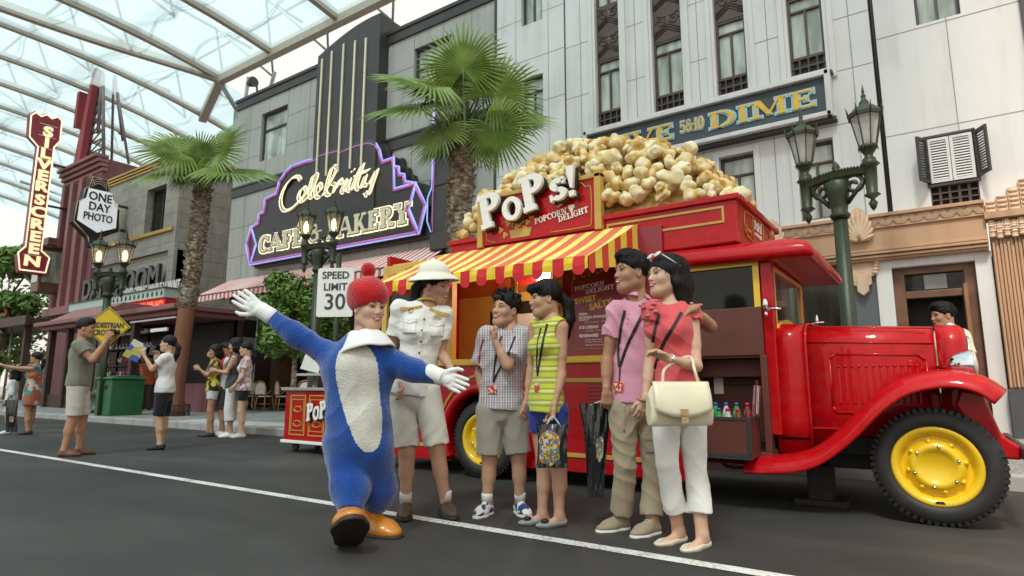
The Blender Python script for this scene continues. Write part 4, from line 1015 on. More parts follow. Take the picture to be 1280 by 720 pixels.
put_text('PoPs!', -2.86, 1.94, .12, M['goldp'], mn, serif=True, fit=.38, rot=8, sizes=[1, 1, 1, 1.1, 1.1])
put_text('POPCORN', -2.84, 1.83, .042, M['cream_p'], mn, serif=True, fit=.32, rot=6)
put_text('DELIGHT', -2.72, 1.79, .042, M['cream_p'], mn, serif=True, fit=.3, rot=6)
put_text('SWEET', -2.84, 1.7, .055, M['yel'], mn, fit=.23, rot=6, off=.003); put_text('or', -2.6, 1.71, .035, M['yel'], mn, fit=.05); put_text('SALTY', -2.68, 1.63, .06, M['yel'], mn, fit=.24, rot=10, off=.003)
for txt, z, h, ft in (('FRESH', 1.59, .022, .09), ('POPPED POPCORN', 1.555, .024, .34), ('Original', 1.535, .013, .1), ('ICE CREAM', 1.46, .028, .2), ('BEVERAGES', 1.38, .028, .2)):
    put_text(txt, -2.8, z, h, M['cream_p'], mn, fit=ft, off=.002)
for k, z in enumerate((1.515, 1.435, 1.35, 1.325, 1.3)):
    put_text(('Caramel  Mixed', 'Vanilla  Cone', 'Soft Drinks', 'Fruit Juices', 'Mineral Water')[k], -2.74, z, .014, M['cream_p'], mn, fit=(.28, .2, .18, .18, .2)[k]); put_text('$3.00', -2.42, z, .014, M['cream_p'], mn, fit=.07)
# awning
stripe_sc = 1 / .2
aw1 = stripes('awning_top_stripe', (.68, .15, .07), (.84, .68, .16), stripe_sc, 0, .1, .55)
aw2 = stripes('awning_valance_stripe', (.6, .015, .02), (.8, .55, .03), stripe_sc, 0, .1, .55)
aw3 = stripes('awning_side_stripe', (.62, .06, .03), (.84, .62, .08), 5.0, 1, .0, .5)
w = MB()
AX0, AX1, AY, AZ = -4.85, -2.28, 4.4, 1.98
n = 48
top = [(-4.62 + (-2.18 + 4.62) * i / n, TY, 2.40) for i in range(n + 1)]; bot = [(AX0 + (AX1 - AX0) * i / n, AY, AZ + .008 * math.sin(i * 1.3)) for i in range(n + 1)]
mid = [((a[0] + b[0]) / 2, (a[1] + b[1]) / 2, (a[2] + b[2]) / 2 - .015) for a, b in zip(top, bot)]
aws = thing('truck_awning', 'red and yellow striped scalloped awning over the serving hatch', 'awning') if 0 else None
w.loft([top, mid, bot], closed=False)
canopy = w.build('awning', aw1, tk)
w = MB()   # scalloped valance
prev = None
k = 0; nsc = 9; per = .081
x = AX0; cols = []
while x < AX1 + 1e-6:
    f = ((x * stripe_sc + .1) % 1.0)
    red_ = f < .55
    ph = f / .55 if red_ else 0
    drop = .105 + (.05 * math.sqrt(max(0, 1 - (2 * ph - 1) ** 2)) if red_ else 0)
    yy = AY - .004 + .01 * math.sin(x * 19); cols.append([(x, AY, AZ + .003), (x, yy - .006, AZ - drop * .5), (x, yy - .002, AZ - drop)]); x += .009
w.loft(cols, closed=False, smooth=False); w.build('valance', aw2, canopy)
for sx, XX, xt in ((1, AX1, -2.18), (-1, AX0, -4.62)):
    w = MB(); w.add([(XX, AY, AZ), (xt, TY, 2.40), (xt, TY, 2.12)], [(0, 1, 2)])
    cols = []
    for i in range(60):
        t = i / 59; y = AY + (TY - AY) * t; f = (y * 5) % 1; r = f < .5
        cols.append([(XX + (xt - XX) * t, y, AZ + (2.12 - AZ) * t), (XX + (xt - XX) * t + .004 * sx, y, AZ + (2.12 - AZ) * t - .11 - (.04 * math.sin(math.pi * f / .5) if r else 0))])
    w.loft(cols, closed=False, smooth=False); w.build('side_valance', aw3, canopy)
w = MB()
for X in (AX0 + .02, AX1 - .02, -3.6): w.tube([(X, AY + .02, AZ - .01), (X, TY, 2.1)], .01, 6)
w.tube([(AX0 + .01, AY + .012, AZ - .012), (AX1 - .01, AY + .012, AZ - .012)], .01, 6); w.build('awning_frame', M['dark'], canopy)
# roof box
w = MB(); w.box(-4.45, -1.3, TY + .02, TF + .02, 2.12, 2.5); w.build('roof_box', M['red'], tk, bevel=.015)
w = MB(); w.box(-5.5, -4.45, TY + .02, TF + .02, 2.12, 2.34); w.box(-4.75, -4.6, TY + .1, TY + .3, 2.34, 2.4); w.box(-4.2, -3.98, TY - .02, TY + .02, 2.36, 2.44); w.build('rear_roof', M['red'], tk, bevel=.012)
w = MB(); w.box(-4.47, -1.27, TY - .01, TY + .06, 2.49, 2.54); w.box(-1.32, -1.26, TY + .06, TF + .05, 2.49, 2.54); w.box(-4.47, -1.32, TF, TF + .05, 2.49, 2.54); w.build('box_rim', M['red'], tk, bevel=.008)
def recto(mb, x0, x1, z0, z1, y, t):
    mb.box(x0, x1, y - .01, y, z1 - t, z1); mb.box(x0, x1, y - .01, y, z0, z0 + t); mb.box(x0, x0 + t, y - .01, y, z0 + t, z1 - t); mb.box(x1 - t, x1, y - .01, y, z0 + t, z1 - t)
w = MB(); recto(w, -2.5, -1.4, 2.3, 2.45, TY + .02, .022); w.build('gold_rectangle', M['goldp'], tk, bevel=.003)
# front plaque on the box end (faces +x)
w = MB(); P = [(5.45, 2.28), (5.5, 2.23), (5.95, 2.2), (6.4, 2.23), (6.45, 2.28), (6.45, 2.4), (6.4, 2.45), (5.95, 2.48), (5.5, 2.45), (5.45, 2.4)]
for i in range(10): w.tube([(-1.295, *P[i]), (-1.295, *P[(i + 1) % 10])], .006, 5)
w.tube([(-1.295, 5.75 + .0, 2.2), (-1.295, 5.75, 2.47)], .005, 5); w.tube([(-1.295, 6.15, 2.2), (-1.295, 6.15, 2.47)], .005, 5)
pq = w.build('front_plaque', M['goldp'], tk)
for txt, yc, z, h, ft, mt in (('PoPs!', 5.8, 2.35, .09, .28, M['cream_p']), ('POPCORN', 5.8, 2.29, .035, .26, M['cream_p']), ('Sweet', 5.5, 2.3, .05, .2, M['goldp']), ('Salty', 6.2, 2.3, .05, .18, M['goldp'])):
    t, wd = slab(txt, h, depth=.006) if txt[0] == 'P' else (text_mesh(txt, h * 1.4, .006, 0, .2, 1, 1, 'LEFT'), 0)
    wd = wd or max(v[0] for v in t.v); kk = ft / wd; t.v = [(-1.295 - b, yc + a * kk, c + z) for a, b, c in t.v]; t.build('lettering', mt, pq)
# roof sign
w = MB(); w.box(-3.97, -2.58, TY - .02, TY + .03, 2.42, 2.93); rs = w.build('roof_sign', M['red'], tk, bevel=.004)
w = MB()
for a, b, c, d in ((-4.02, -3.95, 2.40, 2.97), (-2.6, -2.53, 2.40, 3.0), (-4.02, -2.53, 2.92, 2.965)): w.box(a, b, TY - .045, TY + .04, c, d)
w.build('gold_frame', M['goldp'], rs, bevel=.008)
w = MB(); fr = [(-3.9, 2.45), (-3.86, 2.88), (-3.2, 2.9)]
bo = crom([(-3.78, 2.44), (-3.89, 2.47), (-3.9, 2.55), (-3.9, 2.8), (-3.86, 2.86)], 4); w.tube([(a, TY - .025, b) for a, b in bo], .006, 5)
bo = crom([(-2.86, 2.89), (-2.75, 2.9), (-2.7, 2.85), (-2.66, 2.85), (-2.64, 2.8), (-2.64, 2.5), (-2.7, 2.45), (-3.1, 2.45)], 4); w.tube([(a, TY - .025, b) for a, b in bo], .006, 5)
w.build('gold_scroll', M['goldp'], rs)
for nm, dx, dz, dd, mt, yy in (('letter_shadow', .022, -.02, .035, M['black'], TY - .05), ('letter', 0, 0, .045, M['cream_p'], TY - .088)):
    for ch, x, z, h, rot in (('P', -3.9, 2.56, .38, 11), ('o', -3.6, 2.6, .32, 12), ('P', -3.36, 2.66, .38, 11), ('s', -3.04, 2.72, .3, 10), ('!', -2.845, 2.745, .27, 4)):
        t, wd = slab(ch, h, depth=dd, w=.25, t=.15); c_, s_ = math.cos(R(rot)), math.sin(R(rot))
        t.v = [(x + dx + a * c_ - d * s_, yy + b, z + dz + a * s_ + d * c_) for a, b, d in t.v]; t.build(nm, mt, rs)
put_text('POPCORN', -3.28, 2.555, .062, M['cream_p'], rs, y=TY - .024, serif=True, fit=.38, rot=9, depth=.01)
put_text('DELIGHT', -3.0, 2.535, .062, M['cream_p'], rs, y=TY - .024, serif=True, fit=.34, rot=9, depth=.01)
w = MB()   # little gold popcorn bucket and puffs on the sign
w.prism([(-3.58, 2.45), (-3.35, 2.45), (-3.32, 2.54), (-3.6, 2.54)], TY - .03, TY - .02)
for a in range(12):
    aa = a / 12 * 6.28; w.prism([(-3.56 + .05 * math.cos(aa - .2), 2.7 + .05 * math.sin(aa - .2)), (-3.56 + .14 * math.cos(aa), 2.7 + .14 * math.sin(aa)), (-3.56 + .05 * math.cos(aa + .2), 2.7 + .05 * math.sin(aa + .2))], TY - .028, TY - .02)
for a, b in ((-3.72, 2.56), (-3.66, 2.5), (-3.62, 2.62), (-3.5, 2.58), (-3.45, 2.62), (-3.38, 2.6), (-3.33, 2.66), (-3.42, 2.54), (-3.52, 2.55)):
    for q in range(3): w.ell((a + .018 * math.cos(q * 2.1), TY - .022, b + .018 * math.sin(q * 2.1)), (.02, .01, .02), 8, 5)
w.build('gold_popcorn_motif', M['goldp'], rs)
w = MB()
for q in range(3): w.ell((-2.86 + .02 * math.cos(q * 2.1 + .5), TY - .024, 2.665 + .02 * math.sin(q * 2.1 + .5)), (.024, .01, .024), 8, 5)
w.build('white_popcorn_motif', M['cream_p'], rs)
# cab: roof, posts, doors, windows
def rr(x0, x1, y0, y1, r, n=5):
    P = []
    for cx, cy, a in ((x1 - r, y1 - r, 0), (x0 + r, y1 - r, 90), (x0 + r, y0 + r, 180), (x1 - r, y0 + r, 270)):
        for k in range(n + 1): P.append((cx + r * math.cos(R(a + 90 * k / n)), cy + r * math.sin(R(a + 90 * k / n))))
    return P
w = MB()
rings = []
for t, ins, z in ((0, .03, 1.95), (0, 0, 1.965), (0, 0, 2.01), (0, .012, 2.045), (0, .04, 2.075), (0, .1, 2.1), (0, .3, 2.13)):
    rings.append([(x, y, z - .045 * max(0, (x + 1.05) / .33) ** 1.5) for x, y in rr(-2.3, -.72 - ins, TY - .13 + ins, TF + .13 - ins, .07)])
w.loft(rings); w.build('cab_roof', M['red'], tk)
w = MB(); w.box(-1.97, -1.1, TY, TY + .05, 1.92, 1.97); w.box(-1.14, -1.05, TY - .005, TY + .08, .55, 1.97); w.box(-1.14, -1.06, TF - .2, TF - .06, 1.1, 1.97); w.box(-1.12, -1.07, TY + .08, TF - .1, 1.9, 1.97)
w.build('cab_post', M['red'], tk, bevel=.01)
w = MB(); recto(w, -2.2, -1.145, 1.3, 1.95, TY - .005, .05); w.build('side_window_frame', M['yel'], tk, bevel=.004)
w = MB(); w.box(-2.2, -1.15, TY + .012, TY + .02, 1.3, 1.92); w.build('cab_side_window', M['paned'], tk)
w = MB()   # windscreen frame with arched sill
w.box(-1.085, -1.05, TY + .08, TY + .115, 1.38, 1.9); w.box(-1.085, -1.05, TF - .235, TF - .2, 1.3, 1.9); w.box(-1.085, -1.05, TY + .115, TF - .235, 1.865, 1.9)
arcs = [(y, 1.36 + .09 * math.sin(math.pi * min(1, max(0, (y - TY - .05) / 1.0)))) for y in np.linspace(TY + .1, TF - .22, 20)]
w.loft([[(-1.04, y, z), (-1.09, y, z), (-1.09, y, z + .04), (-1.04, y, z + .04)] for y, z in arcs], smooth=False)
w.build('windscreen_frame', M['yel'], tk, bevel=.004)
w = MB(); w.box(-1.075, -1.068, TY + .1, TF - .22, 1.36, 1.88)
w.build('windscreen', m_glass('windscreen_glass', (.02, .02, .018), (.16, .13, .11), 1.6), tk)
w = MB(); w.box(-2.25, -1.2, TF - .1, TF - .06, .5, 2.0); w.box(-2.26, -2.2, TY + .1, TF, .5, 2.1); w.build('cab_inside', M['black'], tk)
# bonnet: cowl, louvres, radiator
def hood_ring(x, yn, yf, zt, zb, rr_=.1):
    P = [(yn, zb), (yn, zb + .25), (yn - .005, zt - .28), (yn, zt - .15), (yn + .03, zt - .06), (yn + .1, zt - .015), (yn + .25, zt)]
    Q = [(yf - (a - yn), b) for a, b in reversed(P)]
    mid_ = [((yn + yf) / 2, zt + .015)]
    return [(x, a, b) for a, b in P + mid_ + Q]
w = MB(); w.loft([hood_ring(-1.09, 5.24, 6.64, 1.44, .42), hood_ring(-.86, 5.30, 6.58, 1.425, .42)]); w.build('cowl', M['red'], tk)
w = MB(); w.loft([hood_ring(-.855, 5.315, 6.565, 1.415, .5), hood_ring(-.4, 5.37, 6.5, 1.395, .5), hood_ring(-.02, 5.42, 6.45, 1.375, .5)])
bn = w.build('bonnet', M['red'], tk)
w = MB(); w.loft([hood_ring(-.01, 5.42, 6.45, 1.385, .5), hood_ring(.13, 5.43, 6.44, 1.38, .5), hood_ring(.17, 5.46, 6.41, 1.35, .5)]); w.build('radiator_shell', M['red'], tk)
w = MB(); w.loft([hood_ring(.172, 5.52, 6.35, 1.3, .55), hood_ring(.19, 5.52, 6.35, 1.3, .55)]); w.build('radiator_grille', M['chrome'], tk)
w = MB(); w.tube([p for p in hood_ring(-.857, 5.297, 6.583, 1.428, .45)], .012, 6); w.build('bonnet_seam_bead', M['red'], tk)
w = MB(); w.tube([(-.855, 5.312, 1.27), (-.4, 5.367, 1.25), (-.02, 5.417, 1.235)], .006, 6); w.tube([(-.855, 5.35, 1.385), (-.4, 5.4, 1.365), (-.02, 5.45, 1.345)], .005, 6); w.build('bonnet_hinge', M['red'], tk)
def hy(x): return 5.315 + (x + .855) * .125
w = MB()
cs_ = [(-.68, .73), (-.12, .72), (-.08, .76), (-.08, 1.11), (-.12, 1.15), (-.66, 1.17), (-.7, 1.13), (-.7, .77)]
for i in range(8):
    a, b = cs_[i], cs_[(i + 1) % 8]; w.tube([(a[0], hy(a[0]) - .004, a[1]), (b[0], hy(b[0]) - .004, b[1])], .009, 6)
for k in range(12):
    x = -.645 + k * .046; w.loft([[(x - .012, hy(x) + .002, z), (x, hy(x) - .016, z), (x + .014, hy(x) + .001, z)] for z in np.linspace(.8, 1.07, 6)], closed=False)
    w.ell((x + .002, hy(x) - .008, 1.075), (.012, .012, .012), 7, 5)
w.box(-.85, -.58, 5.3, 5.335, .605, .617)
w.build('louvre_panel', M['red'], tk)
w = MB(); w.box(-1.12, -.86, 5.245, 5.26, .52, .535); w.build('cowl_bead', M['red'], tk)
# front mudguard
up = crom([(-1.3, .375), (-1.12, .385), (-.95, .41), (-.8, .47), (-.62, .62), (-.44, .81), (-.26, .95), (-.07, 1.01), (.1, 1.015), (.24, .965), (.33, .89)], 4)
rings = []
N_ = len(up)
for i, (x, z) in enumerate(up):
    t = i / (N_ - 1); d = up[min(i + 1, N_ - 1)] - up[max(i - 1, 0)]; nx, nz = -d[1], d[0]; L = math.hypot(nx, nz); nx /= L; nz /= L
    def pt(y, o): return (x + nx * o, y, z + nz * o)
    inner = 5.32 if x < -.1 else 5.38 + .1 * (x + .1)
    rings.append([pt(4.97, -.105), pt(4.955, -.1), pt(4.957, -.085), pt(4.968, -.06), pt(4.995, -.028), pt(5.04, -.002), pt(5.1, .013), pt(5.2, .022), pt(inner, .01), pt(inner + .06, -.05), pt(inner, -.04), pt(5.2, -.01), pt(5.1, -.015), pt(5.04, -.04), pt(4.985, -.085)])
w.loft(rings); w.build('front_mudguard', M['red'], tk)
rings2 = [[(a, 5.9 * 2 - b, c) for a, b, c in r] for r in rings]; w = MB(); w.loft(rings2); w.build('front_mudguard', M['red'], tk)
w = MB(); w.prism([(.1, .9), (.22, .88), (.3, .6), (.39, .53), (.39, .45), (.28, .45), (.16, .6), (.06, .8)], 5.3, 5.4); w.build('front_apron', M['red'], tk, bevel=.015); w = MB(); w.prism([(.1, .9), (.22, .88), (.3, .6), (.39, .53), (.39, .45), (.28, .45), (.16, .6), (.06, .8)], 6.4, 6.5); w.build('front_apron', M['red'], tk, bevel=.015)
w = MB(); w.box(.38, .42, 5.1, 6.7, .46, .54); w.tube([(.3, 5.35, .5), (.4, 5.35, .5)], .03, 8); w.build('bumper', M['dark'], tk, bevel=.01)
w = MB(); w.box(-1.95, -1.1, 5.22, 5.3, .36, .44); w.box(-5.4, .2, 5.5, 5.62, .3, .42); w.box(-5.4, .2, 6.2, 6.32, .3, .42)
w.box(-5.44, -1.15, TY + .12, TF - .1, .42, .5); w.tube([(-.08, 5.2, .4), (-.08, 6.6, .4)], .06, 10); w.tube([(RWX, 5.2, .4), (RWX, 6.6, .4)], .08, 10)
w.box(-.85, -.2, 5.34, 6.5, .42, .55); w.box(-.95, -.78, 5.5, 5.75, .0, .45); w.box(-1.05, -.68, 5.45, 5.8, 0, .05); w.tube([(-1.65, 5.3, .4), (-1.5, 5.25, .28), (-1.3, 5.25, .28), (-1.15, 5.3, .38)], .018, 6)
w.build('chassis', M['under'], tk, bevel=.01)
# brown hatch cabinet on the near side
w = MB(); w.box(-1.75, -1.14, TY - .02, TY + .0, 1.17, 1.56); w.box(-1.95, -1.75, TY - .015, TY, .45, 1.56)
w.box(-1.75, -1.12, TY - .06, TY + .35, .37, .42); w.box(-1.75, -1.70, TY - .05, TY + .3, .42, 1.17); w.box(-1.75, -1.12, TY + .3, TY + .35, .42, 1.17); w.box(-1.17, -1.12, TY - .05, TY + .3, .42, 1.17)
w.box(-1.75, -1.12, TY + .0, TY + .3, 1.15, 1.19); w.prism([(-1.75, 1.0), (-1.17, 1.0), (-1.17, 1.15), (-1.75, 1.15)], TY + .15, TY + .3)
hc = w.build('hatch_cabinet', M['bwood'], tk, bevel=.006)
w = MB(); w.box(-1.72, -1.18, TY + .29, TY + .298, .93, .94, 0); w.build('shelf_line', M['black'], hc)
w = MB(); x0, x1, y0, y1 = -1.62, -1.2, 4.86, 5.16
w.box(x0, x1, y0, y1, .39, .42); w.box(x0, x1, y0, y0 + .02, .42, .69); w.box(x0, x0 + .02, y0 + .02, y1, .42, .69); w.box(x1 - .02, x1, y0 + .02, y1, .42, .69); w.box(x0, x1, y1 - .02, y1, .42, .69)
dt = w.build('drink_tray', M['bwood'], tk, bevel=.004)
w = MB(); w.box(x0 - .004, x1 + .004, y0 - .006, y0, .385, .43); w.box(x0 - .004, x1 + .004, y0 - .006, y0, .672, .695); w.box(x1 - .03, x1 + .005, y0 - .008, y0, .43, .672); w.box(x1, x1 + .006, y0, y1, .672, .695)
for k in range(9): w.ell((x0 + .03 + k * .045, y0 - .008, .41), (.006, .005, .006), 6, 4); w.ell((x1 - .014, y0 - .01, .44 + k * .027), (.005, .005, .005), 6, 4)
w.build('metal_edge', M['dark'], dt)
w = MB(); w.bar((-1.19, 5.0, .7), (-1.17, 5.02, .93), .05, .02); w.bar((-1.185, 4.97, .72), (-1.165, 4.99, .97), .012); w.build('lid_stay', M['chrome'], dt)
w = MB(); w.box(-1.64, -1.56, TY + .28, TY + .29, .86, 1.0); w.build('price_card', M['cream_p'], hc)
# bonnet fittings
w = MB(); w.lathe([(.0, -.1), (.045, -.09), (.08, -.04), (.098, .02), (.104, .05), (.1, .06)], (.13, 5.27, 1.07), 20, 'x'); hl = w.build('headlight', M['chrome'], tk)
w = MB(); w.lathe([(.098, .06), (.08, .075), (.0, .085)], (.13, 5.27, 1.07), 20, 'x'); w.build('lens', mat('lens', (.5, .5, .48), rough=.1, var=0, coat=.5), hl)
w = MB(); w.lathe([(.0, -.1), (.045, -.09), (.08, -.04), (.098, .02), (.104, .05), (.1, .06), (.0, .08)], (.13, 6.55, 1.07), 20, 'x'); w.build('headlight', M['chrome'], tk)
w = MB(); w.tube([(-.02, 5.42, 1.06), (.1, 5.3, 1.06)], .012, 6); w.tube([(.1, 5.3, .98), (.08, 5.3, .9)], .015, 6); w.build('headlight_bracket', M['chrome'], tk)
w = MB()
w.ell((-1.1, 5.13, 1.57), (.022, .016, .045), 10, 8); w.tube([(-1.1, 5.13, 1.53), (-1.02, 5.1, 1.525), (-.98, 5.1, 1.52)], .011, 7); w.tube([(-1.1, 5.2, 1.57), (-1.1, 5.13, 1.57)], .014, 7); w.ell((-1.1, 5.14, 1.49), (.014, .012, .025), 8, 6)
w.build('door_handle', M['chrome'], tk)
w = MB(); w.tube([(-1.05, 6.0, 1.47), (-.8, 5.95, 1.475)], .008, 6); w.ell((-.86, 5.97, 1.5), (.016, .016, .05), 8, 6); w.build('bonnet_ornament', M['chrome'], tk)
w = MB(); w.lathe([(.035, 1.375), (.04, 1.4), (.02, 1.42), (0, 1.425)], (.09, 5.93, 0), 12); w.build('radiator_cap', M['chrome'], tk)
# wheels
def wheel(cx, y0, near=True, steer=0):
    t = MB(); W2 = .19
    prof = [(.262, 0), (.27, -.012), (.3, -.018), (.34, -.014), (.372, .006), (WR, .03), (WR, W2 - .03), (.372, W2 - .006), (.3, W2 + .01), (.262, W2)]
    t.lathe(prof, (0, 0, 0), 56, 'y', caps=False)
    for k in range(56):          # shoulder tread blocks
        a = 2 * math.pi * k / 56; c, s_ = math.cos(a), math.sin(a); a2 = a + .06; c2, s2 = math.cos(a2), math.sin(a2)
        for ya, yb, r0, r1 in ((-.004, .07, .352, WR + .006), (.095, .17, .352, WR + .006)):
            v = [(cc * r, yy, ss * r) for cc, ss in ((c, s_), (c2, s2)) for yy, r in ((ya, r0), (ya + .012, r1), (yb, r1), (yb, r0))]
            t.add(v, [(0, 1, 2, 3), (7, 6, 5, 4), (0, 4, 5, 1), (1, 5, 6, 2), (2, 6, 7, 3)])
    d = MB(); d.lathe([(0.0, .012), (.1, .012), (.112, -.002), (.13, -.004), (.155, .004), (.165, .03), (.19, .05), (.205, .045), (.213, .01), (.23, -.004), (.25, -.012), (.264, -.006), (.268, .02)], (0, 0, 0), 44, 'y', caps=False)
    for k in range(8):
        a = k * math.pi / 4 + .2; d.ell((.165 * math.cos(a), .03, .165 * math.sin(a)), (.02, .03, .02), 8, 6)
    nuts = MB()
    for k in range(6):
        a = k * math.pi / 3 + .35; nuts.lathe([(0, -.016), (.01, -.016), (.011, .004)], (.135 * math.cos(a), 0, .135 * math.sin(a)), 6, 'y')
    hl_ = MB(); hl_.prism([(-.03, -.24), (.03, -.24), (.02, -.225), (-.02, -.225)], -.016, -.013)
    Mx = Matrix.Translation((cx, y0, WZ - .01)) @ Matrix.Rotation(steer, 4, 'Z')
    if not near: Mx = Mx @ Matrix.Rotation(math.pi, 4, 'Z')
    for q in (t, d, nuts, hl_): q.xf(Mx)
    wo_ = t.build('wheel', M['tyre'], tk); d.build('rim', M['yel'], wo_); nuts.build('lug_nut', M['chrome'], wo_); hl_.build('rim_slot', M['black'], wo_)
wheel(-.08, 5.16, True, 0); wheel(-.08, 6.68, False); wheel(RWX, 5.13); wheel(RWX, 6.68, False)
# popcorn pile
def m_popcorn():
    m = mat('popcorn', (.7, .5, .25), rough=.62, var=0, spec=.3, coat=.08); q = NT(m)
    c = q.coord(); oi = q.n.new('ShaderNodeObjectInfo').outputs['Random']
    n = q.math('ADD', q.noise(7, c, 5), q.math('MULTIPLY_ADD', oi, .24, -.12)); q.base(q.ramp(n, [(.28, (.36, .17, .03)), (.4, (.62, .4, .12)), (.52, (.72, .57, .3)), (.68, (.78, .7, .5))]))
    q.bump(q.noise(28, c, 4), .5, .01)
    q.b.inputs['Subsurface Weight'].default_value = .15; q.b.inputs['Subsurface Radius'].default_value = (.05, .03, .01); return m
M['pop'] = m_popcorn()
rg = random.Random(5); kernels = []
for i in range(7):
    s = SDF((-.2, -.2, -.2), (.2, .2, .2), .0105)
    for k in range(rg.randint(3, 6)):
        a, b = rg.uniform(0, 6.28), rg.uniform(-1, 1); r = rg.uniform(.045, .075)
        s.ell((.062 * math.cos(a), .062 * math.sin(a), .05 * b), (r, r * rg.uniform(.8, 1), r), .02)
    s.ell((0, 0, 0), (.07, .07, .065), .02)
    for k in range(3):
        a, b = rg.uniform(0, 6.28), rg.uniform(-1, 1); s.ell((.12 * math.cos(a), .12 * math.sin(a), .1 * b), (.035, .035, .035), .02, 's')
    s.noise(.004, 45, i); s.crease(.012, 60, i)
    mb = s.mesh(); kernels.append(mb)
def pile_h(x, y):
    """height of the heap over the box floor at x, y"""
    px = [(-4.5, .2), (-4.2, .66), (-3.9, .84), (-3.4, 1.05), (-2.9, 1.05), (-2.5, .96), (-2.1, .82), (-1.85, .68), (-1.65, .45), (-1.45, .2), (-1.3, .08)]
    for (a, h0), (b, h1) in zip(px, px[1:]):
        if a <= x <= b: h = h0 + (h1 - h0) * (x - a) / (b - a); break
    else: h = .08
    t = (y - 5.95) / .78
    return 2.5 + h * max(0, 1 - abs(t) ** 2.6)
w = MB(); xs = np.linspace(-4.4, -1.36, 24); w.loft([[(x, y, max(2.44, pile_h(x, y) - .3)) for y in np.linspace(5.26, 6.66, 14)] for x in xs], closed=False); w.build('popcorn_heap_core', M['pop'], tk)
pos = []
tries = 0
big = []; small = MB()
while len(big) < 310 and tries < 30000:
    tries += 1; x = rg.uniform(-4.3, -1.36); y = rg.uniform(5.26, 6.64); z = pile_h(x, y) - .02 + rg.uniform(-.04, .05)
    sc = rg.uniform(.72, 1.2)
    if all((x - a) ** 2 + (y - b) ** 2 + (z - c) ** 2 > (.1 * (sc + s2)) ** 2 * .58 for a, b, c, s2 in big): big.append((x, y, z, sc))
big.sort(key=lambda p: (p[1] > 6.2, p[1] - .35 * p[2]))
protos = []
for i, mb in enumerate(kernels):
    me = bpy.data.meshes.new('popcorn'); me.from_pydata(mb.v, [], mb.f); me.materials.append(M['pop']); me.polygons.foreach_set('use_smooth', [True] * len(mb.f)); protos.append(me)
for k, (x, y, z, sc) in enumerate(big):
    rot = Euler((rg.uniform(0, 6), rg.uniform(0, 6), rg.uniform(0, 6))); mx = Matrix.Translation((x, y, z)) @ rot.to_matrix().to_4x4() @ Matrix.Scale(sc, 4)
    if k < 100:
        o = bpy.data.objects.new('popcorn', protos[k % 7]); COL.objects.link(o); o.parent = tk; o.matrix_parent_inverse = Matrix.Translation(tk.location).inverted(); o.matrix_basis = mx
    else:
        mb = MB(); src = kernels[k % 7]; mb.v = list(src.v); mb.f = src.f; mb.m = src.m; mb.sm = src.sm; mb.xf(mx); small.merge(mb)
sp = small.build('small_popcorn', M['pop'], tk); sp['kind'] = 'stuff'
# ------------------------------------------------------------------ bottles in the truck's tray
def bottle(x, y, z, body, cap, label, h=.2):
    t_ = thing('drink_bottle', label, 'bottle', (x, y, z), 'drink bottles in the truck tray')
    w = MB(); w.lathe([(.0, z), (.03, z), (.033, z + .02), (.033, z + h * .55), (.03, z + h * .65), (.014, z + h * .85), (.013, z + h * .9)], (x, y, 0), 12); w.build('body', body, t_)
    w = MB(); w.lathe([(.016, z + h * .88), (.016, z + h * .98), (0, z + h)], (x, y, 0), 10); w.build('cap', cap, t_)
gb_ = mat('green_bottle', (.02, .3, .04), rough=.1, var=.1, coat=.5); cb_ = mat('cola_bottle', (.2, .02, .02), rough=.1, var=.3, coat=.5); wb_ = mat('clear_bottle', (.5, .5, .48), rough=.1, var=.1, coat=.5)
bl_ = mat('blue_cap', (.02, .1, .45), rough=.4, var=0); rc_ = mat('red_cap', (.55, .02, .03), rough=.4, var=0); wc_ = mat('white_cap', (.75, .74, .7), rough=.4, var=0)
for i, (x, y, b, c, l) in enumerate(((-1.52, 4.93, gb_, bl_, 'green drink bottle with blue cap, nearest the handbag at the tray front'), (-1.45, 4.93, gb_, bl_, 'green drink bottle with blue cap, second along the tray front'),
        (-1.38, 4.93, wb_, rc_, 'clear drink bottle with red cap in the tray front row beside the green ones'), (-1.31, 4.94, cb_, rc_, 'dark red cola bottle with red cap, beside the lid stay'),
        (-1.5, 5.03, gb_, bl_, 'green bottle with blue cap standing in the back row behind the green pair'), (-1.42, 5.04, wb_, bl_, 'clear bottle with blue cap in the back row of the tray'),
        (-1.34, 5.04, gb_, bl_, 'green bottle with blue cap behind the red-capped bottles'), (-1.26, 5.04, cb_, rc_, 'cola bottle with red cap in the back row by the lid stay'),
        (-1.58, 4.95, wb_, wc_, 'clear bottle with white cap at the tray end by the handbag'), (-1.57, 5.05, cb_, wc_, 'dark bottle with white cap in the tray corner'))):
    bottle(x, y, .56 if y < 5 else .6, b, c, l, .2)
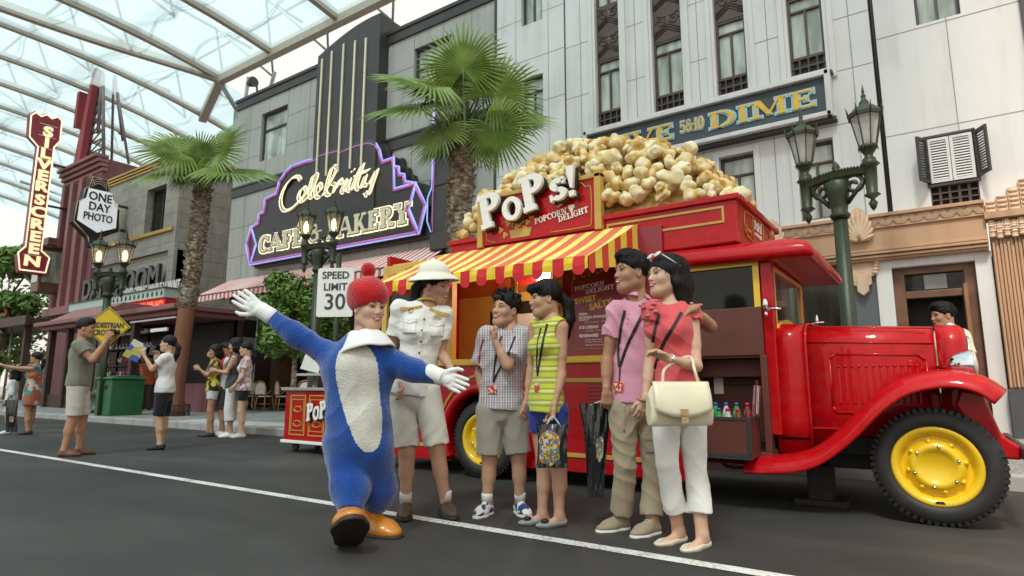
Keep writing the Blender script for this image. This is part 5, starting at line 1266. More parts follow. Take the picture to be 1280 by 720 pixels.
# ------------------------------------------------------------------ street lamps
def lamp_head(mb_i, mb_g, mb_b, c, s=1.0, n=8):
    """lantern: iron in mb_i, glass in mb_g, bulb in mb_b; c is the bottom of the lantern cup"""
    x, y, z = c; L = lambda prof, mb, **k: mb.lathe([(r * s, z + h * s) for r, h in prof], (x, y, 0), **k)
    L([(.06, 0), (.075, .03), (.05, .05), (.045, .08), (.09, .15), (.105, .17), (.105, .2)], mb_i, n=16)
    L([(.098, .2), (.175, .58)], mb_g, n=n, smooth=False, caps=False)
    for k in range(n):
        a = 2 * math.pi * (k + .5) / n; mb_i.bar((x + .1 * s * math.cos(a), y + .1 * s * math.sin(a), z + .2 * s), (x + .178 * s * math.cos(a), y + .178 * s * math.sin(a), z + .58 * s), .012 * s)
        mb_i.tube([(x + .19 * s * math.cos(a), y + .19 * s * math.sin(a), z + .56 * s), (x + .2 * s * math.cos(a), y + .2 * s * math.sin(a), z + .64 * s), (x + .215 * s * math.cos(a), y + .215 * s * math.sin(a), z + .7 * s)], [.012 * s, .01 * s, .003 * s], 5)
        mb_i.tube([(x + .1 * s * math.cos(a), y + .1 * s * math.sin(a), z + .19 * s), (x + .115 * s * math.cos(a), y + .115 * s * math.sin(a), z + .14 * s)], [.01 * s, .003 * s], 5)
    L([(.195, .56), (.2, .6), (.17, .63), (.1, .7), (.06, .72), (.055, .76)], mb_i, n=n, smooth=False)
    L([(.055, .75), (.03, .79), (.022, .82), (.03, .84), (.012, .87), (.018, .89), (.003, .99)], mb_i, n=10)
    L([(.02, .22), (.05, .28), (.05, .42), (.02, .48)], mb_b, n=10)
def street_lamp(x, y, z0, zneck, label, d, sep, lit, s=1.0, z_head=None, group='green cast-iron double street lamps'):
    t_ = thing('street_lamp', label, 'street lamp', (x, y, z0), group)
    w = MB(); n = 24; rings = []
    for z, r in ((z0, .2), (z0 + .12, .2), (z0 + .16, .15), (z0 + .5, .13), (z0 + .58, .16), (z0 + .62, .1), (z0 + .75, .088), (zneck - .1, .075)):
        rings.append([(x + (r * s + (.006 * s if i % 2 and r < .1 else 0)) * math.cos(2 * math.pi * i / n), y + (r * s + (.006 * s if i % 2 and r < .1 else 0)) * math.sin(2 * math.pi * i / n), z) for i in range(n)])
    w.loft(rings); w.build('post', M['lampg'], t_)
    w = MB(); w.lathe([(.1 * s, zneck - .14), (.12 * s, zneck - .1), (.09 * s, zneck - .06), (.1 * s, zneck), (.13 * s, zneck + .18 * s), (.16 * s, zneck + .3 * s), (.1 * s, zneck + .34 * s)], (x, y, 0), 16)
    dx, dy = d; zb = zneck + .36 * s
    P = [(x + dx * sep * t, y + dy * sep * t, zb + .05 * s * (1 - t * t)) for t in np.linspace(-1, 1, 15)]
    w.loft([[(p[0] - dy * .05 * s, p[1] + dx * .05 * s, p[2] - .04 * s), (p[0] + dy * .05 * s, p[1] - dx * .05 * s, p[2] - .04 * s), (p[0] + dy * .07 * s, p[1] - dx * .07 * s, p[2] + .04 * s), (p[0] - dy * .07 * s, p[1] + dx * .07 * s, p[2] + .04 * s)] for p in P], smooth=False)
    for i in range(22):
        p = P[0]; q = P[-1]; f = i / 21; w.ell((p[0] + (q[0] - p[0]) * f + dy * .07 * s, p[1] + (q[1] - p[1]) * f - dx * .07 * s, zb + .045 * s + .05 * s * (1 - (2 * f - 1) ** 2)), (.014 * s, .014 * s, .014 * s), 6, 4)
    for sg in (-1, 1):     # scroll brackets
        pts = [(x + dx * sg * (sep * .5 + r * math.cos(a)), y + dy * sg * (sep * .5 + r * math.cos(a)), zb - .12 * s + r * math.sin(a)) for a, r in ((a, .02 * s + .013 * s * a) for a in np.linspace(0, 9, 26))]
        w.tube(pts, .026 * s, 6)
        w.tube([(x + dx * sg * .1 * s, y + dy * sg * .1 * s, zneck + .02), (x + dx * sg * .22 * s, y + dy * sg * .22 * s, zb - .2 * s), (x + dx * sg * sep * .8, y + dy * sg * sep * .8, zb - .1 * s)], .03 * s, 6)
    w.lathe([(.05 * s, zb + .05 * s), (.06 * s, zb + .08 * s), (.03 * s, zb + .1 * s), (.05 * s, zb + .15 * s), (.035 * s, zb + .19 * s), (0, zb + .24 * s)], (x, y, 0), 10)
    w.build('crossarm', M['lampg'], t_)
    for sg in (-1, 1):
        hx, hy_ = x + dx * sep * sg, y + dy * sep * sg
        wi, wg, wbb = MB(), MB(), MB()
        wi.lathe([(0, zb - .5 * s), (.03 * s, zb - .46 * s), (.05 * s, zb - .4 * s), (.02 * s, zb - .35 * s), (.09 * s, zb - .3 * s), (.06 * s, zb - .27 * s), (.07 * s, zb - .1 * s), (.075 * s, zb + .05 * s), (.11 * s, zb + .08 * s), (.075 * s, zb + .12 * s), (.075 * s, zb + .14 * s)], (hx, hy_, 0), 14)
        lamp_head(wi, wg, wbb, (hx, hy_, zb + .12 * s), s)
        h = wi.build('lantern', M['lampg'], t_); wg.build('glass', M['lglass_lit' if lit else 'lglass'], h); wbb.build('bulb', M['bulb'] if lit else M['cream_p'], h)
    return t_
def lg(name, a, tint):
    m = bpy.data.materials.new(name); m.use_nodes = True; t = m.node_tree; b = t.nodes['Principled BSDF']; b.inputs['Base Color'].default_value = (*tint, 1); b.inputs['Roughness'].default_value = .25; b.inputs['Coat Weight'].default_value = .5
    mx = t.nodes.new('ShaderNodeMixShader'); tr = t.nodes.new('ShaderNodeBsdfTransparent'); mx.inputs[0].default_value = a
    t.links.new(tr.outputs[0], mx.inputs[1]); t.links.new(b.outputs[0], mx.inputs[2]); t.links.new(mx.outputs[0], t.nodes['Material Output'].inputs[0]); return m
M['lglass'] = lg('lamp_glass', .55, (.55, .55, .52)); M['lglass_lit'] = lg('lamp_glass_lit', .35, (.7, .6, .4))
street_lamp(-.79, 7.75, .13, 2.95, 'dark green double-headed street lamp behind the truck bonnet, lanterns unlit', (.955, -.3), .36, False, .92)
street_lamp(-20.7, 8.3, .13, 3.75, 'green double street lamp with glowing lanterns behind the yellow pedestrian crossing sign', (.85, .52), .42, True, 1.35)
street_lamp(-10.9, 8.4, .13, 3.5, 'green double street lamp with glowing lanterns in front of the café sign', (.96, .27), .36, True, 1.05)
street_lamp(-39, 8.6, .13, 5.0, 'distant green double street lamp at the far left of the street', (.9, -.43), .42, False, 1.2)

# ------------------------------------------------------------------ fan palms
def m_leaf(name, a, b, sc=3):
    m = mat(name, a, rough=.5, var=0, spec=.4); q = NT(m); c = q.coord(); q.base(q.ramp(q.noise(sc, c, 4), [(.3, a), (.7, b)]))
    q.b.inputs['Subsurface Weight'].default_value = 0
    return m
M['frond'] = m_leaf('fan_frond', (.08, .15, .022), (.24, .31, .06), 2.5)
M['frondp'] = m_leaf('pale_frond', (.1, .17, .04), (.25, .3, .11), 4)
def m_trunk():
    m = mat('palm_trunk', (.22, .14, .09), rough=.85, var=0); q = NT(m); c = q.coord()
    q.base(q.ramp(q.noise(9, q.scalev(c, (1, 1, 2.5)), 5), [(.3, (.08, .055, .035)), (.48, (.22, .16, .11)), (.66, (.48, .41, .32))])); q.bump(q.noise(25, c), .6, .02); return m
M['ptrunk'] = m_trunk()
M['ptrunk_s'] = m_weather('palm_trunk_smooth', (.24, .1, .05), .3, .8)
def fan(mb, root, hub, axis, nrm, rad, rg, mi=0, span=152):
    """one fan leaf: curved petiole, then a disc of pleated pointed segments"""
    root, hub, d2, nrm = Vector(root), Vector(hub), Vector(axis).normalized(), Vector(nrm).normalized()
    nrm = (nrm - d2 * nrm.dot(d2)).normalized(); side = d2.cross(nrm).normalized()
    mb.tube([root.lerp(hub, t) + Vector((0, 0, .12 * math.sin(math.pi * t) * (hub - root).length * .6)) for t in np.linspace(0, 1, 7)], [.034, .03, .025, .022, .018, .015, .012], 5, mi=1)
    n = 44; span = R(span)
    for k in range(n):
        a = -span + 2 * span * (k + .5) / n; da = span / n
        L = rad * (1 - .25 * (abs(a) / span) ** 2) * rg.uniform(.9, 1.06)
        def pt(ang, r, lift=0, dz=0): return hub + d2 * math.cos(ang) * r + side * math.sin(ang) * r + nrm * (lift + .16 * rad * (1 - (r / rad) ** 2) * (abs(ang) / span) - .1 * r * r / rad) + Vector((0, 0, -dz))
        sp = .46 + .06 * rg.random(); dr = rg.uniform(.01, .1) * rad; tw = rg.uniform(-.025, .025)
        v = [hub, pt(a - da, L * sp), pt(a, L * sp, .03 * rad), pt(a + da, L * sp), pt(a + tw, L, 0, dr), pt(a - da * .5 + tw * .5, L * .78, 0, dr * .3), pt(a + da * .5 + tw * .5, L * .78, 0, dr * .3), pt(a + tw * .5, L * .78, .014 * rad, dr * .3)]
        mb.add(v, [(0, 1, 2), (0, 2, 3), (1, 5, 7, 2), (2, 7, 6, 3), (5, 4, 7), (7, 4, 6)], mi if rg.random() > .12 else 2)
def palm(label, base, bends, r0, fr, seed, smooth_to, scale=1.0, skirt=0):
    t_ = thing('palm_tree', label, 'palm tree', base, 'fan palms on the pavement'); rg = random.Random(seed)
    P = crom(bends, 8); n = 18; rings = []
    for i, p in enumerate(P):
        t = i / (len(P) - 1); r = r0 * (1.5 - 1.0 * min(1, t * 9) * .42 - .2 * t); rings.append([(p[0] + r * math.cos(2 * math.pi * k / n), p[1] + r * math.sin(2 * math.pi * k / n), p[2]) for k in range(n)])
    w = MB(); w.loft(rings); w.build('trunk', M['ptrunk_s'], t_)
    ur = [[(p[0] + (a - p[0]) * 1.05, p[1] + (b - p[1]) * 1.05, c) for a, b, c in rg_] for rg_, p in zip(rings, P) if p[2] >= smooth_to]; w = MB(); w.loft(ur); w.build('upper_trunk', M['ptrunk'], t_)
    w = MB(); zt = P[-1][2]; zz = smooth_to     # cut frond stubs up the trunk
    while zz < zt + .05:
        f = [i for i in range(len(P) - 1) if P[i][2] <= zz <= P[i + 1][2] + .1]; i = f[0] if f else len(P) - 2
        tt = (zz - P[i][2]) / max(P[i + 1][2] - P[i][2], 1e-6); cx = P[i][0] + (P[i + 1][0] - P[i][0]) * tt; cy = P[i][1] + (P[i + 1][1] - P[i][1]) * tt
        for k in range(9):
            a = rg.uniform(0, 6.28); r = r0 * .78; o = r0 * rg.uniform(.35, .7); c, s_ = math.cos(a), math.sin(a); h = r0 * rg.uniform(.7, 1.2); ww = r0 * .28
            v = [(cx + c * r * .8 - s_ * ww, cy + s_ * r * .8 + c * ww, zz), (cx + c * r * .8 + s_ * ww, cy + s_ * r * .8 - c * ww, zz), (cx + c * (r + o) + s_ * ww * .5, cy + s_ * (r + o) - c * ww * .5, zz + h), (cx + c * (r + o) - s_ * ww * .5, cy + s_ * (r + o) + c * ww * .5, zz + h), (cx + c * r * .8, cy + s_ * r * .8, zz + h * .9)]
            w.add(v, [(0, 1, 2, 3), (3, 2, 4), (0, 3, 4), (1, 4, 2)])
        zz += r0 * .42
    w.build('stub_bark', M['ptrunk'], t_)
    top = Vector(P[-1]); w = MB()
    rt_ = Vector((math.cos(R(YAW)), math.sin(R(YAW)), 0)); fw_ = Vector((-math.sin(R(YAW)), math.cos(R(YAW)), 0))
    for (u, z, dd, ang, rad, tilt) in fr:     # fan hub offset sideways, up and away; fan axis angle; radius; how flat it lies
        hub = top + rt_ * u + fw_ * dd + Vector((0, 0, z)); ax = rt_ * math.cos(R(ang)) + Vector((0, 0, math.sin(R(ang)))) + fw_ * .3 * math.sin(R(tilt)) * (1 if dd > 0 else -1)
        nn = -fw_ * math.cos(R(tilt)) + Vector((0, 0, math.sin(R(tilt)))) + rt_ * rg.uniform(-.25, .25)
        fan(w, top + Vector((rg.uniform(-.05, .05), rg.uniform(-.05, .05), rg.uniform(-.2, .05))), hub, ax, nn, rad, rg)
    w.build('crown', [M['frond'], M['frondp'], M['frondp']], t_)
    return t_
rgp = random.Random(3)
# azimuth measured in world degrees; view direction is ~125 deg, screen right ~35 deg
fr2 = [(0, 1.35, -.3, 95, 1.05, 5), (.62, .78, -.35, 42, 1.0, 8), (.62, .12, -.4, -55, .85, 0), (-.6, .85, -.5, 165, 1.15, 58), (-.75, .5, -.4, 188, 1.15, 62), (-.45, 1.15, .2, 150, 1.05, 50),
       (-.35, .05, -.4, 225, .75, 55), (.35, 1.4, .4, 60, 1.0, 35), (.85, .6, .4, 20, 1.0, 50), (-.1, .5, .7, 110, .9, 20), (.15, .3, .6, -30, .8, 40), (-.3, .3, .6, 200, .9, 50), (-.15, 1.0, -.1, 120, .85, 30)]
palm('tall fan palm between the café sign and the popcorn sign, bushy crown', (-7.15, 8.6, .13), [(-7.15, 8.7, .1), (-7.1, 8.7, 2), (-7.15, 8.65, 4), (-7.05, 8.6, 5.45)], .22, fr2, 4, .4, 1.3)
fr1 = [(-.5, .7, -.4, 158, 1.35, 45), (0, .6, -.3, 92, .85, 35), (.45, .7, -.3, 48, 1.25, 35), (.8, .15, -.2, -6, 1.5, 72), (-.7, .15, -.3, 192, 1.2, 66), (.1, .2, -.5, -70, .7, 60), (-.2, .15, -.4, 235, .8, 60),
       (-.3, .5, .6, 130, 1.0, 45), (.5, .4, .6, 20, 1.0, 60)]
palm('leaning fan palm beside the green bin, rough brown trunk', (-17.0, 8.6, .13), [(-17.1, 8.7, .1), (-16.85, 8.7, 2.4), (-16.65, 8.75, 4.8), (-16.6, 8.8, 6.6)], .21, fr1, 9, 2.9, .88)
w = MB()
for k in range(16):
    a = k * math.pi / 8; w.bar((-17.1 + .42 * math.cos(a), 8.7 + .42 * math.sin(a), .13), (-17.1 + .42 * math.cos(a), 8.7 + .42 * math.sin(a), .42), .02)
w.tube([(-17.1 + .42 * math.cos(a), 8.7 + .42 * math.sin(a), .42) for a in np.linspace(0, 6.28, 25)], .015, 5); w.tube([(-17.1 + .42 * math.cos(a), 8.7 + .42 * math.sin(a), .25) for a in np.linspace(0, 6.28, 25)], .012, 5)
tag(w.build('tree_guard', M['dark']), 'low black metal guard ring round the palm foot by the bin', 'tree guard')

# ------------------------------------------------------------------ leafy trees
def leafy(name, label, c, rad, trunk_h, seed, n=900, ls=.12, cat='tree', cols=((.05, .12, .012), (.16, .26, .03)), trunk_r=.08, grp=None):
    t_ = thing(name, label, cat, (c[0], c[1], .13), grp); rg = random.Random(seed)
    w = MB(); top = c[2]
    w.tube([(c[0], c[1], .1), (c[0] + .05, c[1], trunk_h * .6), (c[0], c[1], top)], [trunk_r, trunk_r * .8, trunk_r * .4], 8)
    clumps = []
    for k in range(26):
        u = Vector((rg.gauss(0, 1), rg.gauss(0, 1), rg.gauss(0, 1))).normalized(); q = rg.uniform(.35, .92)
        p = Vector((c[0] + u.x * rad[0] * q, c[1] + u.y * rad[1] * q, c[2] + u.z * rad[2] * q)); clumps.append((p, rg.uniform(.25, .42)))
        if k < 10: w.tube([(c[0], c[1], max(trunk_h * .75, c[2] - rad[2] * .8)), tuple((Vector((c[0], c[1], c[2])) + p) / 2 - Vector((0, 0, .1))), tuple(p)], [trunk_r * .5, trunk_r * .3, .01], 5)
    w.build('trunk', M['ptrunk'], t_)
    w = MB()
    for k in range(n):
        p0, cr = clumps[rg.randrange(len(clumps))]; u = Vector((rg.gauss(0, 1), rg.gauss(0, 1), rg.gauss(0, 1))).normalized() * cr * rg.uniform(.6, 1)
        p = p0 + Vector((u.x * rad[0], u.y * rad[1], u.z * rad[2])); nrm = (u.normalized() + Vector((rg.gauss(0, .5), rg.gauss(0, .5), rg.gauss(0, .5) + .4))).normalized()
        t = nrm.orthogonal().normalized(); t = Matrix.Rotation(rg.uniform(0, 6.28), 3, nrm) @ t; b = nrm.cross(t); s_ = ls * rg.uniform(.7, 1.3)
        w.add([p - t * s_, p + b * s_ * .38, p + t * s_, p - b * s_ * .38, ], [(0, 1, 2, 3)], 0)
    w.build('crown', m_leaf(name + '_leaf', cols[0], cols[1], 1.6), t_)
    return t_
leafy('small_tree', 'round leafy green tree in front of the café awning', (-12.25, 8.9, 2.6), (1.2, 1.05, 1.0), 1.8, 2, 7000, .075)
for i, (c, rad, n, l) in enumerate((((-46, 13, 8.2), (2.2, 2, 1.2), 900, 'dark leafy tree branch beside the tall burgundy sign'), ((-44.5, 13, 5.6), (1.9, 1.5, .8), 700, 'light green tree above the low canopy at the far left'),
        ((-38, 9.5, 2.4), (2.2, 1.4, 1.5), 1200, 'dense bright green shrub behind the mother and child'), ((-52, 16, 5), (5, 3, 3.5), 1500, 'large green tree at the far end of the street'))):
    leafy('leafy_tree', l, c, rad, c[2] * .7, 20 + i, n * 2, .17 + .004 * -c[0] * .4, grp='leafy trees at the far end of the street')
# ------------------------------------------------------------------ signs, bin, kiosk
ps = thing('crossing_sign', 'yellow diamond sign reading PEDESTRIAN CROSSING on a green post', 'road sign', (-20.0, 7.9, .13))
def px_frame(c, nrm):
    n = Vector(nrm).normalized(); u = Vector((0, 0, 1)).cross(n).normalized() * 1; return Matrix((( u.x, -n.x, 0, c[0]), (u.y, -n.y, 0, c[1]), (u.z, -n.z, 1, c[2]), (0, 0, 0, 1)))
PM = px_frame((-18.75, 7.6, 2.52), (.75, -.66, 0))
w = MB(); w.tube([(-18.8, 7.64, .1), (-18.8, 7.64, 3.1)], .07, 10); w.build('post', M['lampg'], ps)
w = MB(); w.prism([(0, -.57), (.57, 0), (0, .57), (-.57, 0)], -.03, 0); w.xf(PM); w.build('plate', mat('sign_yellow', (.72, .47, .015), rough=.45, var=.05), ps, bevel=.01)
w = MB(); s_ = .53
q4 = [(0, -s_), (s_, 0), (0, s_), (-s_, 0)]
for i in range(4): w.bar((q4[i][0], -.032, q4[i][1]), (q4[(i + 1) % 4][0], -.032, q4[(i + 1) % 4][1]), .018, .004, up=(0, 1, 0))
w.xf(PM); w.build('border', M['dark'], ps)
for txt, z, wd in (('PEDESTRIAN', .04, .8), ('CROSSING', -.16, .66)):
    t = text_mesh(txt, .2, .006, .009); k = wd / (max(v[0] for v in t.v) - min(v[0] for v in t.v)); t.v = [(a * k, b - .035, c + z) for a, b, c in t.v]; t.xf(PM); t.build('lettering', M['dark'], ps)
sp_ = thing('speed_sign', 'white sign reading SPEED LIMIT 30 on a green post', 'road sign', (-10.3, 7.9, .13))
SM = px_frame((-9.55, 7.8, 2.72), (.5, -.86, 0))
w = MB(); w.tube([(-9.55, 7.85, .1), (-9.55, 7.85, 3.5)], .05, 10); w.build('post', M['lampg'], sp_)
w = MB(); w.prism([(p[0], p[1]) for p in rr(-.36, .36, -.48, .48, .05)], -.02, 0); w.xf(SM); w.build('plate', M['cream_p'], sp_)
for txt, z, sz in (('SPEED', .33, .2), ('LIMIT', .1, .2), ('30', -.2, .44)):
    t = text_mesh(txt, sz, .006, .004); t.v = [(a, b - .025, c + z) for a, b, c in t.v]; t.xf(SM); t.build('lettering', M['dark'], sp_)
bn_ = thing('litter_bin', 'dark green box bin with lidded top below the crossing sign', 'bin', (-18.7, 8.2, .13))
w = MB(); w.box(-19.2, -18.3, 7.65, 8.5, .13, 1.1); w.build('body', mat('bin_green', (.02, .12, .045), rough=.4, var=.1, coat=.2), bn_, bevel=.03)
w = MB(); w.box(-19.25, -18.25, 7.6, 8.55, 1.1, 1.15); w.prism([(7.65, 1.15), (8.5, 1.15), (8.35, 1.2), (7.8, 1.2)], -19.2, -18.3, 'x'); w.build('lid', mat('bin_lid_green', (.03, .15, .06), rough=.4, var=.1, coat=.2), bn_, bevel=.02)
w = MB(); w.ell((-18.6, 7.64, .9), (.07, .02, .07)); w.ell((-18.9, 7.64, .9), (.07, .02, .07)); w.build('slot', M['black'], bn_)
kk = thing('souvenir_kiosk', 'dark burgundy souvenir kiosk with rows of hanging hats and toys', 'kiosk', (-23.3, 9.6, .13))
w = MB(); w.box(-28.4, -18.3, 9.2, 11.4, 3.0, 3.15); w.box(-28.6, -18.1, 9.0, 11.5, 3.15, 3.3); w.prism([(9.1, 3.3), (11.4, 3.3), (11.0, 3.85), (10.0, 3.85)], -27.6, -23.6, 'x')
w.build('roof', M['burgl'], kk, bevel=.02)
w = MB()
for xx in (-28.2, -26.6, -24.2, -21.5, -18.6):
    for yy in (9.4, 11.2): w.box(xx, xx + .22, yy, yy + .2, .13, 3.0)
w.box(-28.2, -18.4, 11.2, 11.3, .13, 3.0); w.box(-28.2, -24, 9.5, 10.4, .13, .6)
w.build('post', mat('kiosk_wood', (.05, .022, .015), rough=.6, var=.3), kk, bevel=.01)
w = MB()
for zz in (1.0, 1.6, 2.2, 2.8): w.box(-26.4, -21.6, 10.3, 10.9, zz, zz + .05)
w.build('shelf', mat('kiosk_shelf', (.06, .02, .02), rough=.6, var=.2), kk)
hat_m = [mat('hat_white', (.62, .6, .58), var=.1), mat('hat_red', (.4, .03, .05), var=.1), mat('hat_black', (.02, .02, .022), var=.1), mat('toy_pink', (.4, .12, .15), var=.2)]
w = MB(); rgk = random.Random(8)
for r in range(5):
    for k in range(19):
        x = -26.3 + k * .25; z = .85 + r * .48; mi = 0 if r > 2 else rgk.choice((1, 3, 1, 0, 2))
        w.ell((x, 10.2 + rgk.uniform(-.05, .05), z), (.1, .08, .09), 8, 6, mi=mi); w.ell((x + .03, 10.12, z + .02), (.05, .03, .05), 7, 5, mi=2)
w.build('hanging_hats', hat_m, kk)['kind'] = 'stuff'
w = MB(); w.box(-19.9, -18.9, 9.25, 9.3, 2.55, 2.65); w.box(-21.2, -18.4, 9.22, 9.26, 2.9, 2.95); w.build('light_strip', M['cream_p'], kk)
w = MB(); w.box(-21.6, -18.5, 10.4, 10.9, .13, 1.0); w.box(-21.6, -18.5, 11.0, 11.15, 1.0, 2.9, 1); w.build('counter', [M['burg'], M['black']], kk)
# low canopy with lettering at the far left
lc = thing('shop_canopy', 'low dark canopy with red lettering above it at the far left', 'canopy', (-46, 14, .13))
w = MB(); w.box(-52, -40.4, 12.5, 15.5, 4.3, 4.6); w.box(-52, -40.3, 12.3, 12.5, 4.2, 4.7)
for xx in (-51, -46, -42): w.box(xx, xx + .3, 12.8, 13.1, .13, 4.3)
w.build('roof', mat('canopy_dark', (.09, .05, .04), var=.2), lc)
t = text_mesh('CLASSICS', 1.1, .1, .02, 0, 1.15); t.v = [(a - 46.2, b + 12.4, c + 5.2) for a, b, c in t.v]; t.build('lettering', mat('orange_letter', (.35, .09, .03), rough=.5, var=.2), lc)
w = MB(); w.tube([(-45.5, 13, 6.2), (-43.5, 13, 7.3), (-41.5, 13, 6.2)], .06, 5); w.box(-49.5, -46.5, 13, 13.1, 6.3, 6.5); w.build('gable_frame', M['dark'], lc)
# distant building closing the street
fbk = thing('far_building', 'pale far building closing the street behind the trees', 'building', (-90, 10, 0))
w = MB(); w.box(-96, -84, -30, 11, 0, 6.2); w.box(-97, -83, -31, 12, 6.2, 6.6); w.build('wall', M['tan'], fbk)
for k in range(9): w = MB(); w.box(-83.95, -83.8, -28 + k * 4.2, -25.6 + k * 4.2, 1.2, 4.6); w.build('window', M['paned'], fbk)

# ------------------------------------------------------------------ café chairs and tables
M['rattan'] = mat('rattan', (.42, .22, .08), rough=.5, var=.25, vs=20)
M['weave'] = mat('white_weave', (.62, .58, .5), rough=.7, var=.15, vs=60, bump=.4, bs=120)
def bistro():
    t_ = thing('bistro_chair', 'rattan bistro chair with white woven back on the café terrace', 'chair', (0, 0, 0), 'rattan bistro chairs on the café terrace')
    w = MB(); w.lathe([(.21, .44), (.22, .46), (.2, .48), (0, .475)], (0, 0, 0), 16); w.build('seat', M['weave'], t_)
    P = crom([(-.2, .17, .44), (-.23, .2, .7), (-.17, .22, .88), (0, .23, .94), (.17, .22, .88), (.23, .2, .7), (.2, .17, .44)], 4); w = MB(); w.tube(P, .016, 6)
    w.tube([(-.2, .17, .5), (-.24, -.02, .66), (-.2, -.15, .62), (-.18, -.15, .45)], .013, 6); w.tube([(.2, .17, .5), (.24, -.02, .66), (.2, -.15, .62), (.18, -.15, .45)], .013, 6)
    w.build('back_frame', M['rattan'], t_)
    w = MB(); w.prism([(a * .88, .52 + (c - .5) * .86) for a, b, c in P if c > .5], .2, .215); w.build('backrest', M['weave'], t_)
    for sx in (-1, 1):
        for sy in (-1, 1): w = MB(); w.tube([(sx * .17, sy * .15, .45), (sx * .21, sy * .2, 0)], .015, 6); w.build('leg', M['rattan'], t_)
    w = MB(); w.tube([(.19 * math.cos(a), .18 * math.sin(a), .22) for a in np.linspace(0, 6.28, 17)], .01, 5); w.build('stretcher', M['rattan'], t_)
    return t_
ch0 = bistro(); first = True
for (x, y, rz, l) in ((-17.3, 12.25, 160, 'rattan bistro chair nearest the menu stand, white woven back'), (-17.9, 12.0, 190, 'rattan bistro chair just left of the one by the menu stand'), (-18.6, 11.8, 20, 'rattan bistro chair by the black and white pier, turned to the wall'),
        (-16.7, 12.7, 120, 'rattan bistro chair tucked behind the menu stand'), (-19.5, 11.9, 80, 'rattan bistro chair behind the group of women'), (-21.5, 11.6, 100, 'rattan bistro chair in front of the red bench'), (-22.6, 11.4, 250, 'rattan bistro chair between the palm trunk and the red bench'), (-14.6, 11.2, 200, 'rattan bistro chair in the shade under the small round tree')):
    mx = Matrix.Translation((x, y, .13)) @ Matrix.Rotation(R(rz), 4, 'Z')
    if first: ch0.matrix_basis = mx; ch0['label'] = l; first = False
    else:
        ch0m = ch0.matrix_basis.copy(); c = copy_tree(ch0, Matrix(), l); c.matrix_basis = mx
for x, y, l in ((-18.0, 12.9, 'round café table among the chairs near the menu stand'), (-22.0, 12.0, 'round café table in front of the red bench')):
    t_ = thing('cafe_table', l, 'table', (x, y, .13), 'round café tables'); w = MB(); w.lathe([(.35, .86), (.36, .88), (0, .885)], (x, y, 0), 20); w.build('table_top', M['cream'], t_)
    w = MB(); w.lathe([(.22, .13), (.2, .16), (.03, .18), (.03, .86)], (x, y, 0), 12); w.build('pedestal', M['dark'], t_)
# ------------------------------------------------------------------ red cart with menu stand
rc = thing('popcorn_cart', 'small red and gold popcorn cart on castors at the truck rear', 'cart', (-7.2, 5.9, 0))
w = MB(); w.box(-7.85, -6.55, 5.6, 6.2, .17, .86); w.build('body', M['red'], rc, bevel=.01)
w = MB(); w.box(-7.9, -6.5, 5.55, 6.25, .86, .9); w.build('counter_top', mat('steel_top', (.5, .5, .49), rough=.3, metal=.8, var=.05), rc, bevel=.005)
w = MB(); w.box(-7.88, -6.52, 5.57, 6.23, .13, .17); w.build('base_rail', M['cream_p'], rc, bevel=.005)
w = MB()
for k in range(3):
    x0 = -7.72 + k * .42; recto(w, x0, x0 + .34, .24, .8, 5.6, .016); recto(w, x0 + .03, x0 + .31, .3, .74, 5.6, .01)
    for sg in (-1, 1):
        for zc in (.62, .42):
            w.tube([(x0 + .17 + sg * (.05 + .012 * a * .8) * math.cos(a), 5.595, zc + (.012 * a) * math.sin(a)) for a in np.linspace(0, 6, 16)], .005, 5)
w.build('gold_panel_trim', M['goldp'], rc)
for nm, dx, mt, yy in (('letter_shadow', .01, M['black'], 5.585), ('letter', 0, M['cream_p'], 5.57)):
    t, wd = slab('PoPs!', .24, depth=.02, w=.25, t=.15); k = .62 / wd; t.v = [(a * k - 7.3 + dx, b + yy, c + .44 - dx + a * .1) for a, b, c in t.v]; t.build(nm, mt, rc)
for x in (-7.72, -6.7):
    for y in (5.72, 6.1):
        w = MB(); w.lathe([(.0, -.02), (.06, -.02), (.065, -.012), (.065, .012), (.06, .02), (0, .02)], (x, y, .065), 16, 'y'); w.box(x - .025, x + .025, y - .03, y + .03, .1, .14); w.build('castor', M['tyre'], rc)
ms = thing('menu_stand', 'tilted menu board with food pictures on a steel post behind the red cart', 'menu stand', (-9.0, 7.0, 0))
w = MB(); w.tube([(-9.0, 7.0, .0), (-9.0, 7.0, 1.12)], .04, 12); w.lathe([(.22, 0), (.2, .03), (.05, .05)], (-9.0, 7.0, 0), 16); w.build('post', mat('steel', (.45, .44, .42), rough=.35, metal=.8, var=.1), ms)
w = MB(); w.prism(rr(-9.35, -8.65, 6.8, 7.2, .1), 1.1, 1.14, 'z'); w.build('tray', mat('steel_tray', (.5, .49, .47), rough=.3, metal=.7, var=.1), ms)
MM = px_frame((-9.0, 6.95, 1.38), (.45, -.85, .28)); 
def m_food():
    m = mat('food_pictures', (.7, .7, .66), rough=.4, var=0); q = NT(m); c = q.coord(); v = q.vor(16, c, 'Color'); d = q.vor(16, c)
    q.base(q.mix(q.math('LESS_THAN', d, .3), (.68, .67, .62), q.ramp(q.sep(v)[0], [(0, (.45, .1, .03)), (.35, (.5, .3, .05)), (.6, (.12, .25, .05)), (.8, (.6, .5, .3))], True))); return m
w = MB(); w.prism([(-.17, -.23), (.17, -.23), (.17, .23), (-.17, .23)], -.02, 0); w.xf(Matrix.Translation((-9.0, 6.95, 1.4)) @ Matrix.Rotation(R(-14), 4, 'X') @ Matrix.Rotation(R(8), 4, 'Y') @ Matrix.Rotation(R(30), 4, 'Z')); w.build('board', m_food(), ms)
